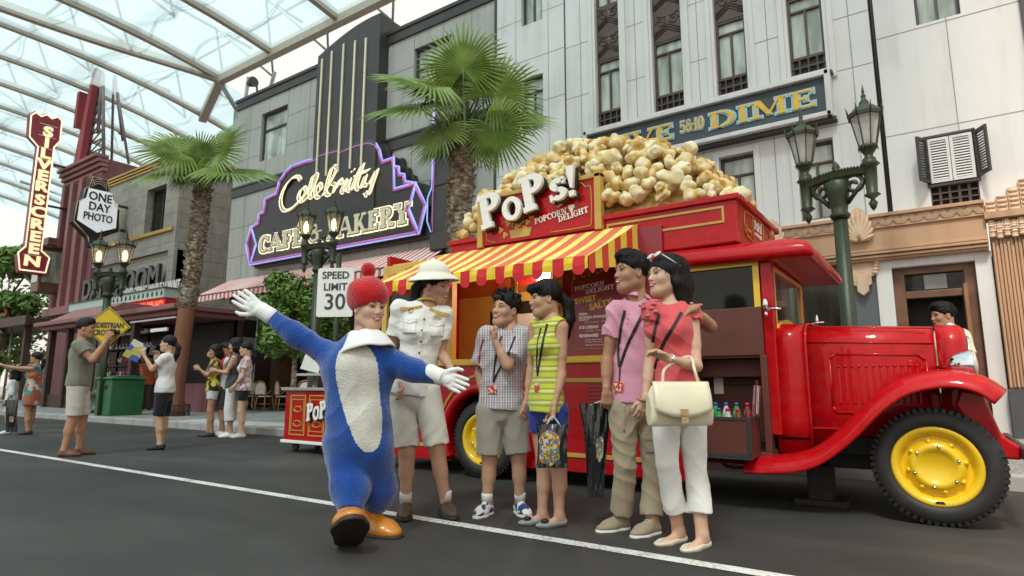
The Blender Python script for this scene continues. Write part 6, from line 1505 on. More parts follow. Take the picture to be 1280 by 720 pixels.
# spotlight on the café roof
sp2 = thing('roof_spotlight', 'small black spotlight on the café roof edge', 'spotlight', (-20.3, 12.5, 11.84))
w = MB(); w.tube([(-20.3, 12.5, 11.84), (-20.3, 12.45, 12.1)], .04, 6); w.build('bracket', M['dark'], sp2)
w = MB(); w.lathe([(.1, -.2), (.16, .0), (.2, .15)], (-20.4, 12.3, 12.2), 12, 'x'); w.build('housing', M['dark'], sp2)
# ------------------------------------------------------------------ people: shared modelling code
from mathutils.bvhtree import BVHTree
CP = Vector((0, 0, CAM_H)); _th, _pi = R(YAW), R(PITCH)
RT = Vector((math.cos(_th), math.sin(_th), 0)); FH = Vector((-math.sin(_th), math.cos(_th), 0))
def ray(px, py):
    fw = FH * math.cos(_pi) + Vector((0, 0, math.sin(_pi))); up = RT.cross(fw)
    return fw + RT * ((px - 640) / FPX) - up * ((py - 360) / FPX)
def depth_of(py, z=0):          # distance of a ground point seen at picture height py
    return (CAM_H - z) / math.tan(math.atan((py - 360) / FPX) - _pi)
def PP(px, py, D):              # point at distance D
    r = ray(px, py); return CP + r * (D / r.dot(FH))
def GG(px, D, z):
    w = D * math.cos(_pi) + (z - CAM_H) * math.sin(_pi); return CP + FH * D + RT * ((px - 640) * w / FPX) + Vector((0, 0, z - CAM_H))
def face_vec(a, pitch=0): return (RT * math.sin(R(a)) * math.cos(R(pitch)) - FH * math.cos(R(a)) * math.cos(R(pitch)) + Vector((0, 0, math.sin(R(pitch)))))
def m_skin(name, c):
    m = mat(name, c, rough=.5, var=.07, vs=18, spec=.35, bump=.06, bs=160); b = m.node_tree.nodes['Principled BSDF']
    b.inputs['Subsurface Weight'].default_value = .12; b.inputs['Subsurface Radius'].default_value = (.02, .008, .004); b.inputs['Subsurface Scale'].default_value = .4; return m
SKIN = m_skin('skin_warm', (.50, .285, .185)); SKINF = m_skin('skin_fair', (.58, .36, .25)); SKINT = m_skin('skin_tan', (.42, .22, .13))
HAIR = mat('black_hair', (.006, .0045, .004), rough=.5, var=.3, vs=30, bump=.4, bs=220, spec=.3)
HAIRB = mat('dark_brown_hair', (.02, .009, .006), rough=.5, var=.3, vs=30, bump=.4, bs=220, spec=.3)
EYEW = mat('eye_white', (.7, .68, .65), rough=.3, var=0); EYEB = mat('eye_dark', (.015, .008, .005), rough=.15, var=0, coat=.5); LIP = mat('lips', (.45, .13, .11), rough=.4, var=0); TEETH = mat('teeth', (.8, .78, .72), rough=.3, var=0)
def cloth(name, c, var=.08, sheen=.2): return mat(name, c, rough=.85, var=var, vs=9, bump=.15, bs=300, spec=.2, sheen=sheen)

def make_head(c, f, s, res, smile=1, roll=0):
    f = Vector(f).normalized(); lat = f.cross(Vector((0, 0, 1))).normalized(); upv = lat.cross(f)
    if roll: rm = Matrix.Rotation(R(roll), 3, f); lat = rm @ lat; upv = rm @ upv
    M4 = Matrix(((lat.x * s, f.x * s, upv.x * s, c[0]), (lat.y * s, f.y * s, upv.y * s, c[1]), (lat.z * s, f.z * s, upv.z * s, c[2]), (0, 0, 0, 1)))
    g = SDF((-.1, -.13, -.24), (.1, .14, .14), res)
    g.ell((0, -.012, .035), (.074, .092, .084), .02).ell((0, .018, -.03), (.058, .066, .078), .04).cone((0, .05, -.088), (0, .058, -.094), .024, .02, .03)
    for x in (-1, 1):
        g.cone((x * .045, -.005, -.06), (x * .02, .052, -.09), .02, .02, .035)
        g.ell((x * .036, .052, -.022), (.02, .02, .018), .03)
        g.ell((x * .031, .089, .006), (.017, .013, .011), .014, 's')
        g.ell((x * .03, .068, .027), (.022, .012, .008), .015)
        g.ell((x * .074, -.008, -.004), (.009, .018, .031), .008).ell((x * .082, -.004, -.002), (.006, .009, .018), .006, 's')
        g.ell((x * .0105, .09, -.027), (.0075, .01, .007), .008)
    g.cone((0, .076, .012), (0, .095, -.02), .007, .0105, .014)
    g.cone((-.018, .072, -.047), (0, .083, -.046), .008, .009, .012).cone((.018, .072, -.047), (0, .083, -.046), .008, .009, .012).cone((-.012, .074, -.065), (.012, .074, -.065), .009, .009, .014)
    g.cone((0, -.03, -.05), (0, -.035, -.16), .052, .05, .03)
    def sf(x, z, o=0):
        i = int(round((x + .1) / res)); k = int(round((z + .24) / res)); col = g.d[min(max(i, 0), g.n[0] - 1), :, min(max(k, 0), g.n[2] - 1)]; j = np.where(col < 0)[0]
        if len(j) == 0: return .06
        j = j[-1]; a, b = col[j], col[min(j + 1, len(col) - 1)]; return float(g.ax[1][j] + res * a / (a - b) if a != b else g.ax[1][j]) + o
    skin = g.mesh(); skin.xf(M4)
    fe = []
    ew, eb, lp, tt = MB(), MB(), MB(), MB()
    for x in (-1, 1):
        ew.ell((x * .031, sf(x * .031, .005, -.0045), .005), (.0145, .0075, .0062 - .001 * smile), 10, 6); eb.ell((x * .031, sf(x * .031, .005, -.0012), .005), (.0066, .006, .006 - .001 * smile), 8, 6)
        eb.tube([(x * a, sf(x * a, z, .0015), z) for a, z in ((.016, .006), (.024, .0112), (.031, .0122), (.038, .011), (.047, .005))], [.0014, .0024, .0026, .0026, .0014], 5)
        eb.tube([(x * a, sf(x * a, z, .0008), z) for a, z in ((.013, .026), (.024, .032), (.038, .033), (.052, .027))], [.002, .0036, .0034, .0014], 5)
    k = 1.0 if smile else .75
    up_ = [(x, sf(x, z, .001), z) for x, z in ((-.029 * k, -.044), (-.015, -.0485), (-.005, -.0485), (.005, -.0485), (.015, -.0485), (.029 * k, -.044))]
    lo_ = [(x, sf(x, z, .001), z) for x, z in ((-.029 * k, -.044), (-.016, -.056 - .003 * smile), (-.005, -.060 - .004 * smile), (.005, -.060 - .004 * smile), (.016, -.056 - .003 * smile), (.029 * k, -.044))]
    lp.tube(up_, .003, 6); lp.tube(lo_, .0038, 6)
    if smile: tt.loft([[(x, sf(x, -.053, .0022), z) for x in np.linspace(-.021, .021, 7)] for z in (-.049, -.053, -.058)], closed=False)
    for q in (ew, eb, lp, tt): q.xf(M4)
    return M4, skin, [('eye', ew, EYEW), ('pupil_and_brow', eb, EYEB), ('lips', lp, LIP), ('teeth', tt, TEETH)]

def make_hair(M4, style, res, seed=0):
    lo, hi = (-.14, -.2, -.16), (.14, .14, .17)
    if style in ('pony', 'long', 'bob', 'tail'): lo = (-.16, -.24, -.42)
    g = SDF(lo, hi, res)
    if style == 'male':
        g.ell((0, -.018, .05), (.083, .1, .09), .02).ell((0, .035, .1), (.06, .06, .04), .03)
        g.ell((0, .135, -.03), (.09, .078, .098), .012, 's').cut((0, -.01, -.012), (0, .62, -.78))
        g.noise(.0022, 110, seed, (1, .4, 1)).noise(.0016, 300, seed + 1)
    elif style == 'spiky':
        g.ell((0, -.016, .052), (.084, .098, .086), .02)
        rg = random.Random(seed)
        for k in range(38):
            a = rg.uniform(0, 6.28); e = rg.uniform(.1, 1.35); d = np.array((math.cos(a) * math.cos(e), math.sin(a) * math.cos(e), math.sin(e)))
            p = np.array((0, -.01, .05)) + d * np.array((.07, .085, .075)); g.cone(p, p + (d + np.array((0, .35, .25))) * .034, .016, .003, .01)
        g.ell((0, .14, -.035), (.09, .08, .098), .012, 's').cut((0, -.01, -.012), (0, .62, -.78)); g.noise(.002, 200, seed)
    else:
        g.ell((0, -.02, .046), (.085, .101, .092), .02)
        if style == 'long':
            g.chain([(0, -.07, .05), (0, -.095, -.05), (0, -.085, -.15), (0, -.075, -.21)], [.075, .07, .06, .035], .04)
            for x in (-1, 1): g.chain([(x * .06, -.015, .05), (x * .07, -.03, -.04), (x * .065, -.05, -.13)], [.03, .028, .02], .03)
        if style == 'bob':
            g.chain([(0, -.06, .04), (0, -.07, -.06), (0, -.06, -.12)], [.078, .078, .06], .04)
            for x in (-1, 1): g.chain([(x * .065, .0, .04), (x * .075, .0, -.06), (x * .07, -.01, -.11)], [.026, .026, .02], .03)
        if style in ('pony', 'tail'):
            g.ell((0, -.115, .0), (.03, .03, .03), .02)
            g.chain([(0, -.125, .0), (0, -.155, -.04), (.0, -.15, -.14), (.01, -.12, -.24), (.02, -.09, -.33)], [.026, .034, .036, .028, .008], .02)
            if style == 'pony': g.chain([(-.05, .05, .075), (0, .075, .07), (.05, .05, .075)], [.03, .034, .03], .02)
        if style == 'bun': g.ell((0, -.13, .03), (.038, .034, .038), .02)
        zf = -.045 if style != 'pony' else -.055
        g.ell((0, .135, zf), (.082 if style != 'bob' else .07, .085, .11), .012, 's')
        for x in (-1, 1):
            if style not in ('long', 'bob'): g.ell((x * .095, .03, -.06), (.035, .07, .065), .01, 's')
        if style in ('pony', 'tail', 'bun'): g.ell((0, -.01, -.13), (.09, .085, .11), .01, 's')
        if style in ('pony', 'tail'): g.chain([(0, -.125, .0), (0, -.155, -.04), (.0, -.15, -.14), (.01, -.12, -.24), (.02, -.09, -.33)], [.024, .032, .034, .026, .006], .01)
        g.noise(.001, 150, seed, (1.4, 1.4, .25)).noise(.0008, 320, seed + 1, (1, 1, .2))
    m = g.mesh(); m.xf(M4); return m

def make_hand(w, d, pn, side, res, s=1, curl=.5, spread=.12, curls=None, thumb=.6):
    """w wrist, d direction of the fingers, pn palm normal, side +1/-1: where the thumb is (along d x pn)"""
    w = Vector(w); d = Vector(d).normalized(); pn = Vector(pn); pn = (pn - d * pn.dot(d)).normalized(); t = d.cross(pn) * side
    g = SDF(w - Vector((.17,) * 3) * s, w + Vector((.21,) * 3) * s, res)
    g = SDF(np.minimum(w, w + d * .2 * s) - .1 * s, np.maximum(w, w + d * .2 * s) + .1 * s, res)
    P = lambda a, b, c: w + (d * a + t * b + pn * c) * s
    g.cone(P(-.03, 0, 0), P(.01, 0, 0), .026 * s, .025 * s, .01)
    for b in (-.024, -.008, .01, .026): g.cone(P(.012, b * .6, 0), P(.075 - abs(b) * .25, b * 1.1, 0), .017 * s, .0125 * s, .012)
    curls = curls or [curl] * 4
    for i, (b, L) in enumerate(((.03, .072), (.0105, .08), (-.0095, .074), (-.029, .058))):
        a = .078 - abs(b - .01) * .25; p = P(a, b * 1.1, 0); ang = 0; r = (.0098, .0092, .0085, .0068); sp = (b * spread * 12)
        for j, fr in enumerate((.45, .3, .25)):
            ang += curls[i] * (.75, .95, .7)[j]; dr = (d * math.cos(ang) + pn * math.sin(ang) + t * sp * math.cos(ang) * .5).normalized()
            q = p + dr * L * fr * s; g.cone(p, q, r[j] * s, r[j + 1] * s, .004); p = q
    p0, p1 = P(.015, .022, .004), P(.045, .05, .006 + .02 * thumb); p2 = p1 + (d * .75 + t * (.45 - .5 * thumb) + pn * .5 * thumb).normalized() * .032 * s; p3 = p2 + (d * .9 + t * (.1 - .5 * thumb) + pn * .4 * thumb).normalized() * .024 * s
    g.cone(p0, p1, .017 * s, .0125 * s, .012).cone(p1, p2, .0115 * s, .0105 * s, .006).cone(p2, p3, .0105 * s, .0075 * s, .004)
    return g.mesh()

def make_shoe(an, d, kind, s, res, ground=0.0):
    """an ankle, d toe direction (may tilt), returns (upper, sole) meshes"""
    d = Vector(d).normalized(); lat = d.cross(Vector((0, 0, 1))).normalized(); upv = lat.cross(d); an = Vector(an)
    L = .24 * s; heel = an - upv * (.062 * s) - d * .055 * s
    P = lambda a, b, c: heel + d * a * s + lat * b * s + upv * c * s
    lo = np.minimum(heel, heel + d * L) - .09 * s; hi = np.maximum(heel, heel + d * L) + .12 * s
    g = SDF(lo, hi, res)
    hh = {'sneaker': .075, 'boot': .1, 'flat': .038, 'loafer': .05, 'big': .1}[kind]; b_ = 1.5 if kind == 'big' else 1.0
    g.cone(P(.03, 0, .012), P(.15, .004, .006), .036 * s * b_, .046 * s * b_, .03, flat=upv, fk=.8).cone(P(.15, .004, .006), P(.205, .002, .0), .044 * s * b_, .033 * s * b_, .03, flat=upv, fk=.6)
    if kind != 'flat': g.cone(P(.035, 0, .02), P(.045, 0, hh), .034 * s * b_, .036 * s * b_, .03, cap=True).cone(P(.06, 0, .05), P(.13, 0, .02), .03 * s * b_, .03 * s, .03)
    if kind in ('flat',): g.cut(P(0, 0, .022), upv).ell(P(.09, 0, .032), (.058 * s, .034 * s, .024 * s), .006, 's') if 0 else g.cut(P(.0, 0, .03), upv + d * .1).ell(P(.07, 0, .04), (.05 * s, .036 * s, .03 * s), .004, 's')
    if kind == 'sneaker': g.noise(.0015, 90, 3)
    g.cut(P(0, 0, -.022), -upv)
    u = g.mesh()
    g = SDF(lo, hi, res)
    g.cone(P(.03, 0, -.02), P(.15, .004, -.02), .042 * s * b_, .051 * s * b_, .03).cone(P(.15, .004, -.02), P(.21, .002, -.02), .049 * s * b_, .037 * s * b_, .03)
    th = .004 if kind in ('flat', 'loafer') else .014
    g.cut(P(0, 0, -.022 + th), upv).cut(P(0, 0, -.03 if kind not in ('flat', 'loafer') else -.028), -upv); sl = g.mesh()
    return u, sl

def join_skin(body, pieces, skin, root):
    """union of torso, head and hands into one continuous body mesh"""
    o = body.build('body', skin, root); tmp = []
    for q in pieces:
        t = q.build('piece', skin); tmp.append(t)
        md = o.modifiers.new('u', 'BOOLEAN'); md.operation = 'UNION'; md.object = t; md.solver = 'MANIFOLD'
    dg = bpy.context.evaluated_depsgraph_get(); dg.update(); me = bpy.data.meshes.new_from_object(o.evaluated_get(dg))
    want = len(body.f) * .8 + sum(len(q.f) for q in pieces) * .5
    if len(me.polygons) > want: o.modifiers.clear(); o.data = me; me.polygons.foreach_set('use_smooth', [True] * len(me.polygons)); me.update()
    else:
        print('UNION FAILED', len(me.polygons), want); o.modifiers.clear(); bpy.data.objects.remove(o)
        for q in pieces: body.merge(q)
        o = body.build('body', skin, root)
    for t in tmp: bpy.data.objects.remove(t)
    return o
def strands(mb, M4, seed, style):
    """thin locks lying along the hair so that its surface and outline are uneven"""
    rg = random.Random(seed); V = [Vector(v) for v in mb.v]; F = mb.f; bv = BVHTree.FromPolygons(V, F); up = M4.col[2].to_3d().normalized(); fw = M4.col[1].to_3d().normalized(); out = MB(); c = M4.translation; sc = M4.col[2].to_3d().length
    top = c + up * .12 * sc - fw * .03 * sc
    for k in range(1500 if style != 'spiky' else 600):
        p = V[rg.randrange(len(V))]; w = rg.uniform(.0012, .0028); n_ = 6; st = rg.uniform(.008, .016); side = None; L, Rr = [], []
        drift = Vector((rg.gauss(0, .25), rg.gauss(0, .25), rg.gauss(0, .15))); lift = rg.uniform(.0005, .004) if rg.random() > .1 else rg.uniform(.004, .009)
        for j in range(n_):
            q, nn, _, _ = bv.find_nearest(p)
            if q is None: break
            if (q - c).dot(nn) < 0 and (p - c).length < .2 * sc: nn = -nn
            away = (q - top); d = (away.normalized() * .8 - Vector((0, 0, .9)) + drift) if style not in ('male', 'spiky') else (away.normalized() + fw * .5 * (1 if (q - top).dot(fw) > 0 else -.3) + drift)
            d = d - nn * d.dot(nn)
            if d.length < 1e-4: break
            d.normalize(); s_ = d.cross(nn).normalized() * w * (1 - j / n_ * .8); x = q + nn * lift * (1 if j else 0); L.append(x - s_); Rr.append(x + s_); p = q + d * st
        if len(L) > 2: out.loft([[a, b] for a, b in zip(L, Rr)], closed=False, caps=False)
    mb.merge(out)
def lerp(a, b, t): return Vector(a) * (1 - t) + Vector(b) * t
class Person:
    """joints in J (world), facing of the torso, stature scale s"""
    def __init__(p, label, D, J, facing, head_f, s=1.0, skin=SKIN, female=True, smile=1, hair='male', hairm=HAIR, hscale=1.0, group=None, seed=1, roll=0, feet=None, hands=None, width=1.0, chub=1.0, root=None):
        p.D = D; p.J = J; p.s = s; p.f = face_vec(facing); p.lat = p.f.cross(Vector((0, 0, 1))); p.female = female; p.res = max(.0062, D * .00165); p.chub = chub; p.width = width; p.seed = seed
        base = (J['anL'] + J['anR']) / 2; base.z = 0
        p.root = thing('person', label, 'person', base, group)
        g = p.grid(.03); p.torso(g, 0); s_ = s
        A = 1 if not female else .86
        for q in 'LR':
            g.chain([J['sh' + q], J['el' + q], J['wr' + q]], [.047 * s * A * chub, .036 * s * A * chub, .0255 * s * A], .02)
            g.cone(lerp(J['sh' + q], J['el' + q], .15), lerp(J['sh' + q], J['el' + q], .6), .048 * s * A * chub, .044 * s * A * chub, .02)
            g.cone(lerp(J['el' + q], J['wr' + q], .1), lerp(J['el' + q], J['wr' + q], .45), .038 * s * A, .035 * s * A, .02)
            g.chain([J['hip' + q], J['kn' + q], J['an' + q]], [.085 * s * chub, .054 * s * chub, .036 * s], .03)
            bk = -p.f * .014 * s; g.cone(lerp(J['kn' + q], J['an' + q], .12) + bk, lerp(J['kn' + q], J['an' + q], .45) + bk, .047 * s * chub, .05 * s * chub, .03)
            fd = (feet or {}).get(q, p.f)
            fd = Vector(fd).normalized(); a = J['an' + q]; g.cone(a, a - Vector((0, 0, .045 * s)) - fd * .03 * s, .034 * s, .03 * s, .02); g.cone(a - Vector((0, 0, .035 * s)), a - Vector((0, 0, .055 * s)) + fd * .1 * s, .032 * s, .02 * s, .02).cone(a - Vector((0, 0, .058 * s)) + fd * .1 * s, a - Vector((0, 0, .064 * s)) + fd * .14 * s, .02 * s, .012 * s, .01)
        g.cone(J['neck'], J['head'] - Vector(head_f) * .03 * s, .052 * s, .05 * s, .03)
        body = g.mesh()
        p.M4, hd, fe = make_head(J['head'], head_f, hscale, max(.0034, D * .0009), smile, roll)
        pieces = [hd]
        for q in 'LR':
            h = (hands or {}).get(q, {})
            if h is None: continue
            d = h.get('d', (J['wr' + q] - J['el' + q])); pn = h.get('pn', -p.lat if q == 'R' else p.lat)
            pieces.append(make_hand(J['wr' + q], d, pn, h.get('side', 1), max(.0036, D * .0009), s * h.get('s', .97), h.get('curl', .35), h.get('spread', .1), h.get('curls'), h.get('thumb', .5)))
        p.body = join_skin(body, pieces, skin, p.root)
        for nm, m_, mt in fe:
            if m_.v: m_.build(nm, mt, p.body)
        if hair:
            hb_ = make_hair(p.M4, hair, max(.0038, D * .0009), seed)
            if D < 7: strands(hb_, p.M4, seed, hair)
            hb_.build('hair', hairm, p.root)
    def grid(p, pad, res=None):
        V = np.array([tuple(v) for v in p.J.values()]); return SDF(V.min(0) - .2 * p.s - pad, V.max(0) + .2 * p.s + pad, res or p.res)
    def torso(p, g, o, low=True):
        J, s, f = p.J, p.s, p.f; W = p.width
        pel, ch, nk = J['pelvis'], J['chest'], J['neck']; wa = lerp(pel, ch, .45)
        hw, ww, cw = (.158, .118, .145) if p.female else (.15, .138, .165)
        g.cone(pel, wa, hw * s * W + o, ww * s * W + o, .05, flat=f, fk=.7 * p.chub).cone(wa, ch, ww * s * W + o, cw * s * W + o, .05, flat=f, fk=.72 * p.chub)
        g.cone(ch, lerp(ch, nk, .65), cw * s * W * .96 + o, .1 * s + o, .05, flat=f, fk=.66)
        g.cone(J['shL'], J['shR'], .05 * s + o, .05 * s + o, .05)
        if p.female:
            for x in (-1, 1): g.ell(ch + p.lat * x * .062 * s + f * (.072 * s + o * .6) - Vector((0, 0, .02 * s)), ((.05 * s + o * .5),) * 3, .04)
        return g
    def top(p, name, m, sleeve=.5, hem=.1, o=.014, sleeve_r=1.25, fold=.005, neck=.07, neck_f=.03, open_arm=False, extra=None, hem_up=None, ffreq=38):
        J, s = p.J, p.s; g = p.grid(.05)
        p.torso(g, o)
        d = (J['pelvis'] - J['chest']).normalized(); g.cone(J['pelvis'], J['pelvis'] + d * hem * s, (.155 if p.female else .15) * s * p.width + o * 1.4, (.16 if p.female else .155) * s * p.width + o * 1.6, .04, flat=p.f, fk=.74 * p.chub)
        A = 1 if not p.female else .86
        if sleeve > 0:
            for q in 'LR':
                sh, el, wr = J['sh' + q], J['el' + q], J['wr' + q]
                if sleeve <= 1: g.cone(lerp(sh, el, -.05), lerp(sh, el, sleeve), (.05 * s * A + o), .044 * s * A * sleeve_r + o, .03, cap=True)
                else:
                    g.cone(sh, el, (.05 * s * A + o), .042 * s * A * sleeve_r + o, .03); g.cone(el, lerp(el, wr, sleeve - 1), .042 * s * A * sleeve_r + o, .034 * s * A * sleeve_r + o, .02, cap=True)
        if fold:
            g.noise(fold * .5, ffreq * .7, p.seed, (1, 1, .5)); g.crease(fold * 1.1, ffreq, p.seed + 3)
        if extra: extra(g)
        hp = J['pelvis'] + d * hem * s; g.cut(hp, d if hem_up is None else hem_up)
        g.ell(lerp(J['neck'], J['head'], .25) + p.f * neck_f, (neck * s, neck * s, .075 * s), .006, 's')
        if sleeve == 0:
            for q in 'LR':
                x = (J['sh' + q] - J['neck']).normalized(); g.ell(J['sh' + q] + x * .045 * s - Vector((0, 0, .02 * s)), (.075 * s, .085 * s, .1 * s), .01, 's')
        p.topmb = g.mesh(); p.topo = p.topmb.build(name, m, p.root); return p.topo
    def bottom(p, name, m, frac=1.0, o=.014, flare=1.3, fold=.004, waist=.06, r1=None):
        """trousers or shorts: frac 1 ends at the knee, 2 at the ankle"""
        J, s = p.J, p.s; g = p.grid(.04); C_ = p.chub
        up = (J['chest'] - J['pelvis']).normalized(); wa = J['pelvis'] + up * waist * s
        g.cone(J['pelvis'] - up * .05 * s, wa, (.157 if p.female else .15) * s * p.width + o * .7, (.134 if p.female else .14) * s * p.width + o * .2, .04, flat=p.f, fk=.72 * C_)
        for q in 'LR':
            h, k, a = J['hip' + q], J['kn' + q], J['an' + q]
            if frac <= 1: g.cone(h, lerp(h, k, frac), .084 * s * C_ + o, (.06 * s * (1 + (flare - 1) * .45)) * C_ + o, .012, cap=True)
            else:
                g.cone(h, k, .084 * s * C_ + o, .056 * s * (1 + (flare - 1) * .4) * C_ + o, .012); g.cone(k, lerp(k, a, frac - 1), .056 * s * (1 + (flare - 1) * .4) * C_ + o, (r1 or .05 * s * flare) + o * .5, .012, cap=True)
        if fold: g.noise(fold * .45, 26, p.seed + 5, (1, 1, .5)); g.crease(fold * 1.1, 42, p.seed + 6)
        g.cut(wa, up)
        p.botmb = g.mesh(); p.boto = p.botmb.build(name, m, p.root); return p.boto
    def shoes(p, m, sole, kind='sneaker', feet=None, laces=None):
        for q in 'LR':
            d = (feet or {}).get(q, p.f); u, sl = make_shoe(p.J['an' + q], d, kind, p.s, max(.004, p.D * .001)); o = u.build('shoe', m, p.root); sl.build('sole', sole, o)
            if laces:
                dv = Vector(d).normalized(); lt = dv.cross(Vector((0, 0, 1))); w = MB()
                for k in range(4):
                    c = p.J['an' + q] + dv * (.045 + .022 * k) * p.s + Vector((0, 0, (-.0 - .011 * k) * p.s)); w.tube([c - lt * .02, c + Vector((0, 0, .006)), c + lt * .02], .0035, 5)
                w.build('laces', laces, o)
    def on(p, px, py, off=.004, which='topmb'):
        mb = getattr(p, which); key = which + 'bvh'
        if not hasattr(p, key): setattr(p, key, BVHTree.FromPolygons([Vector(v) for v in mb.v], mb.f))
        r = ray(px, py).normalized(); h = getattr(p, key).ray_cast(CP, r)
        if h[0] is None: return PP(px, py, p.D), -r
        n = h[1] if h[1].dot(r) < 0 else -h[1]
        return h[0] - r * off, n
    def strip(p, pts, w, m, name, off=.006, thick=.002, parent=None, n=5):
        """a strap lying on the garment along picture points"""
        Q = crom(pts, n); mb = MB(); L, Rr = [], []
        P = [p.on(a, b, off)[0] for a, b in Q]
        for i in range(1, len(P) - 1):
            if (P[i] - P[i - 1]).length > .08: P[i] = lerp(P[i - 1], P[i], .4)
        mb2 = MB(); rings = []
        for i in range(len(P)):
            d = (P[min(i + 1, len(P) - 1)] - P[max(i - 1, 0)]).normalized(); v = (P[i] - CP).normalized(); t = d.cross(v).normalized() * w / 2; nn = -v * thick
            rings.append([P[i] - t, P[i] + t, P[i] + t + nn, P[i] - t + nn])
        mb2.loft(rings, smooth=False); return mb2.build(name, m, parent or p.root)
    def card(p, px, py, w, h, m, name, off=.01, parent=None, roll=0, round_=False):
        c, n = p.on(px, py, off); n = Vector((n.x, n.y, n.z * .3)).normalized(); u = Vector((0, 0, 1)).cross(n).normalized(); v = n.cross(u)
        if roll: rm = Matrix.Rotation(R(roll), 3, n); u = rm @ u; v = rm @ v
        mb = MB(); q = [(-w / 2, -h / 2), (w / 2, -h / 2), (w / 2, h / 2), (-w / 2, h / 2)] if not round_ else [(w / 2 * math.cos(a), h / 2 * math.sin(a)) for a in np.linspace(0, 2 * math.pi, 11)[:-1]]
        P0 = [c + u * a + v * b for a, b in q]; P1 = [x + n * .003 for x in P0]; k = len(q)
        mb.add(P0 + P1, [tuple(range(k)), tuple(range(2 * k - 1, k - 1, -1))] + [(i, (i + 1) % k, k + (i + 1) % k, k + i) for i in range(k)]); return mb.build(name, m, parent or p.root)
def patch(p, x0, y0, x1, y1, m, name, off=.006, taper=0, nx=9, ny=8, which='topmb', parent=None):
    """a piece of cloth (pocket, flap) lying on the garment inside a picture rectangle"""
    mb = MB(); rows = []
    for j in range(ny):
        t = j / (ny - 1); rows.append([p.on(x0 + (x1 - x0) * (i / (nx - 1)), y0 + (y1 - y0) * t + taper * (1 - abs(2 * i / (nx - 1) - 1)) * t, off, which)[0] for i in range(nx)])
    mb.loft(rows, closed=False); o = mb.build(name, m, parent or p.root); s = o.modifiers.new('s', 'SOLIDIFY'); s.thickness = .003; return o
def J_(D, **k):
    """joints given as picture x, y and depth offset; ankles as (x, depth offset, height)"""
    out = {}
    for n, v in k.items():
        if n[:2] == 'an': out[n] = GG(v[0], D + v[1], v[2])
        else: out[n] = PP(v[0], v[1], D + (v[2] if len(v) > 2 else 0))
    return out
# ------------------------------------------------------------------ the people
def plaid():
    m = cloth('plaid_shirt', (.6, .6, .6)); q = NT(m); s = q.sep(q.coord()); u = q.math('ADD', q.math('MULTIPLY', s[0], .82), q.math('MULTIPLY', s[1], .57))
    def band(v, f, off, w): return q.math('LESS_THAN', q.math('FRACT', q.math('MULTIPLY_ADD', v, f, off)), w)
    c = q.mix(band(u, 26, .1, .3), (.55, .56, .56), (.33, .38, .42)); c = q.mix(band(u, 26, .5, .14), c, (.5, .12, .13)); c = q.mix(band(u, 26, .75, .1), c, (.7, .68, .66))
    g = q.mix(band(s[2], 26, .2, .28), (1, 1, 1), (.72, .76, .8)); g = q.mix(band(s[2], 26, .6, .1), g, (.85, .5, .5))
    x = q.n.new('ShaderNodeMix'); x.data_type = 'RGBA'; x.blend_type = 'MULTIPLY'; x.inputs[0].default_value = 1; q.l.new(c, x.inputs[6]); q.l.new(g, x.inputs[7]); q.base(x.outputs[2]); return m
def striped():
    m = cloth('lime_striped_top', (.6, .6, .1)); q = NT(m); c = q.coord(); s = q.sep(c); z = q.math('ADD', s[2], q.math('MULTIPLY', q.noise(4, c), .02))
    f = q.math('FRACT', q.math('MULTIPLY', z, 13)); q.base(q.ramp(f, [(0, (.56, .56, .06)), (.38, (.33, .36, .07)), (.6, (.68, .66, .2)), (.85, (.3, .34, .08))], True)); return m
def pattern(name, cols, sc, kind='vor'):
    m = cloth(name, cols[0]); q = NT(m); c = q.coord(); v = q.sep(q.vor(sc, c, 'Color'))[0]; n = len(cols)
    q.base(q.ramp(v, [(i / n, cc) for i, cc in enumerate(cols)], True)); return m
BLK = mat('black_strap', (.012, .012, .013), rough=.6, var=0); BADGE = pattern('badge_print', [(.55, .04, .04), (.6, .5, .1), (.6, .06, .05), (.7, .6, .5)], 60)
# --- performer in blue jumpsuit with outstretched arms
D = depth_of(672)
J = J_(D, head=(461, 386), neck=(455, 424), chest=(448, 462), pelvis=(448, 548), shL=(416, 446), elL=(370, 418), wrL=(327, 388), shR=(484, 450), elR=(516, 462, -.03), wrR=(550, 471, -.08),
       hipL=(432, 560), hipR=(465, 560), knL=(438, 612, -.1), knR=(474, 610, .1), anL=(437, -.22, .16), anR=(466, .12, .105))
GLV = cloth('white_glove', (.78, .77, .75)); JB = mat('blue_plush', (.006, .06, .3), rough=.9, var=.22, vs=7, bump=.9, bs=95, spec=.1, sheen=.6)
ft = {'L': face_vec(18, 34), 'R': face_vec(55, 0)}
pf = Person('performer in a blue jumpsuit with white front and red cap, arms spread wide', D, J, 12, face_vec(48, -4), 1.06, SKINF, False, 1, None, HAIRB, 1.2, feet=ft, hands={'L': None, 'R': None}, width=1.12, chub=1.15)
g = pf.grid(.1, .0068); pf.torso(g, .024)
g.ell(J['pelvis'] + Vector((0, 0, .05)), (.18, .175, .22), .08)
for q in 'LR':
    g.chain([J['sh' + q], J['el' + q], lerp(J['el' + q], J['wr' + q], .85)], [.085, .075, .056], .04)
    g.cone(J['hip' + q], J['kn' + q], .142, .108, .05).cone(J['kn' + q], lerp(J['kn' + q], J['an' + q], .78), .115, .07, .05, cap=True)
g.noise(.004, 20, 2, (1, 1, .7)); g.crease(.009, 26, 4); g.ell(J['head'] - Vector((0, 0, .06)), (.1, .1, .1), .01, 's')
ms_ = g.mesh()
c0 = lerp(J['chest'], J['pelvis'], .36); ax = (J['pelvis'] - J['chest']).normalized(); lt = pf.f.cross(ax).normalized(); fb = face_vec(28); lt = fb.cross(Vector((0, 0, 1)))
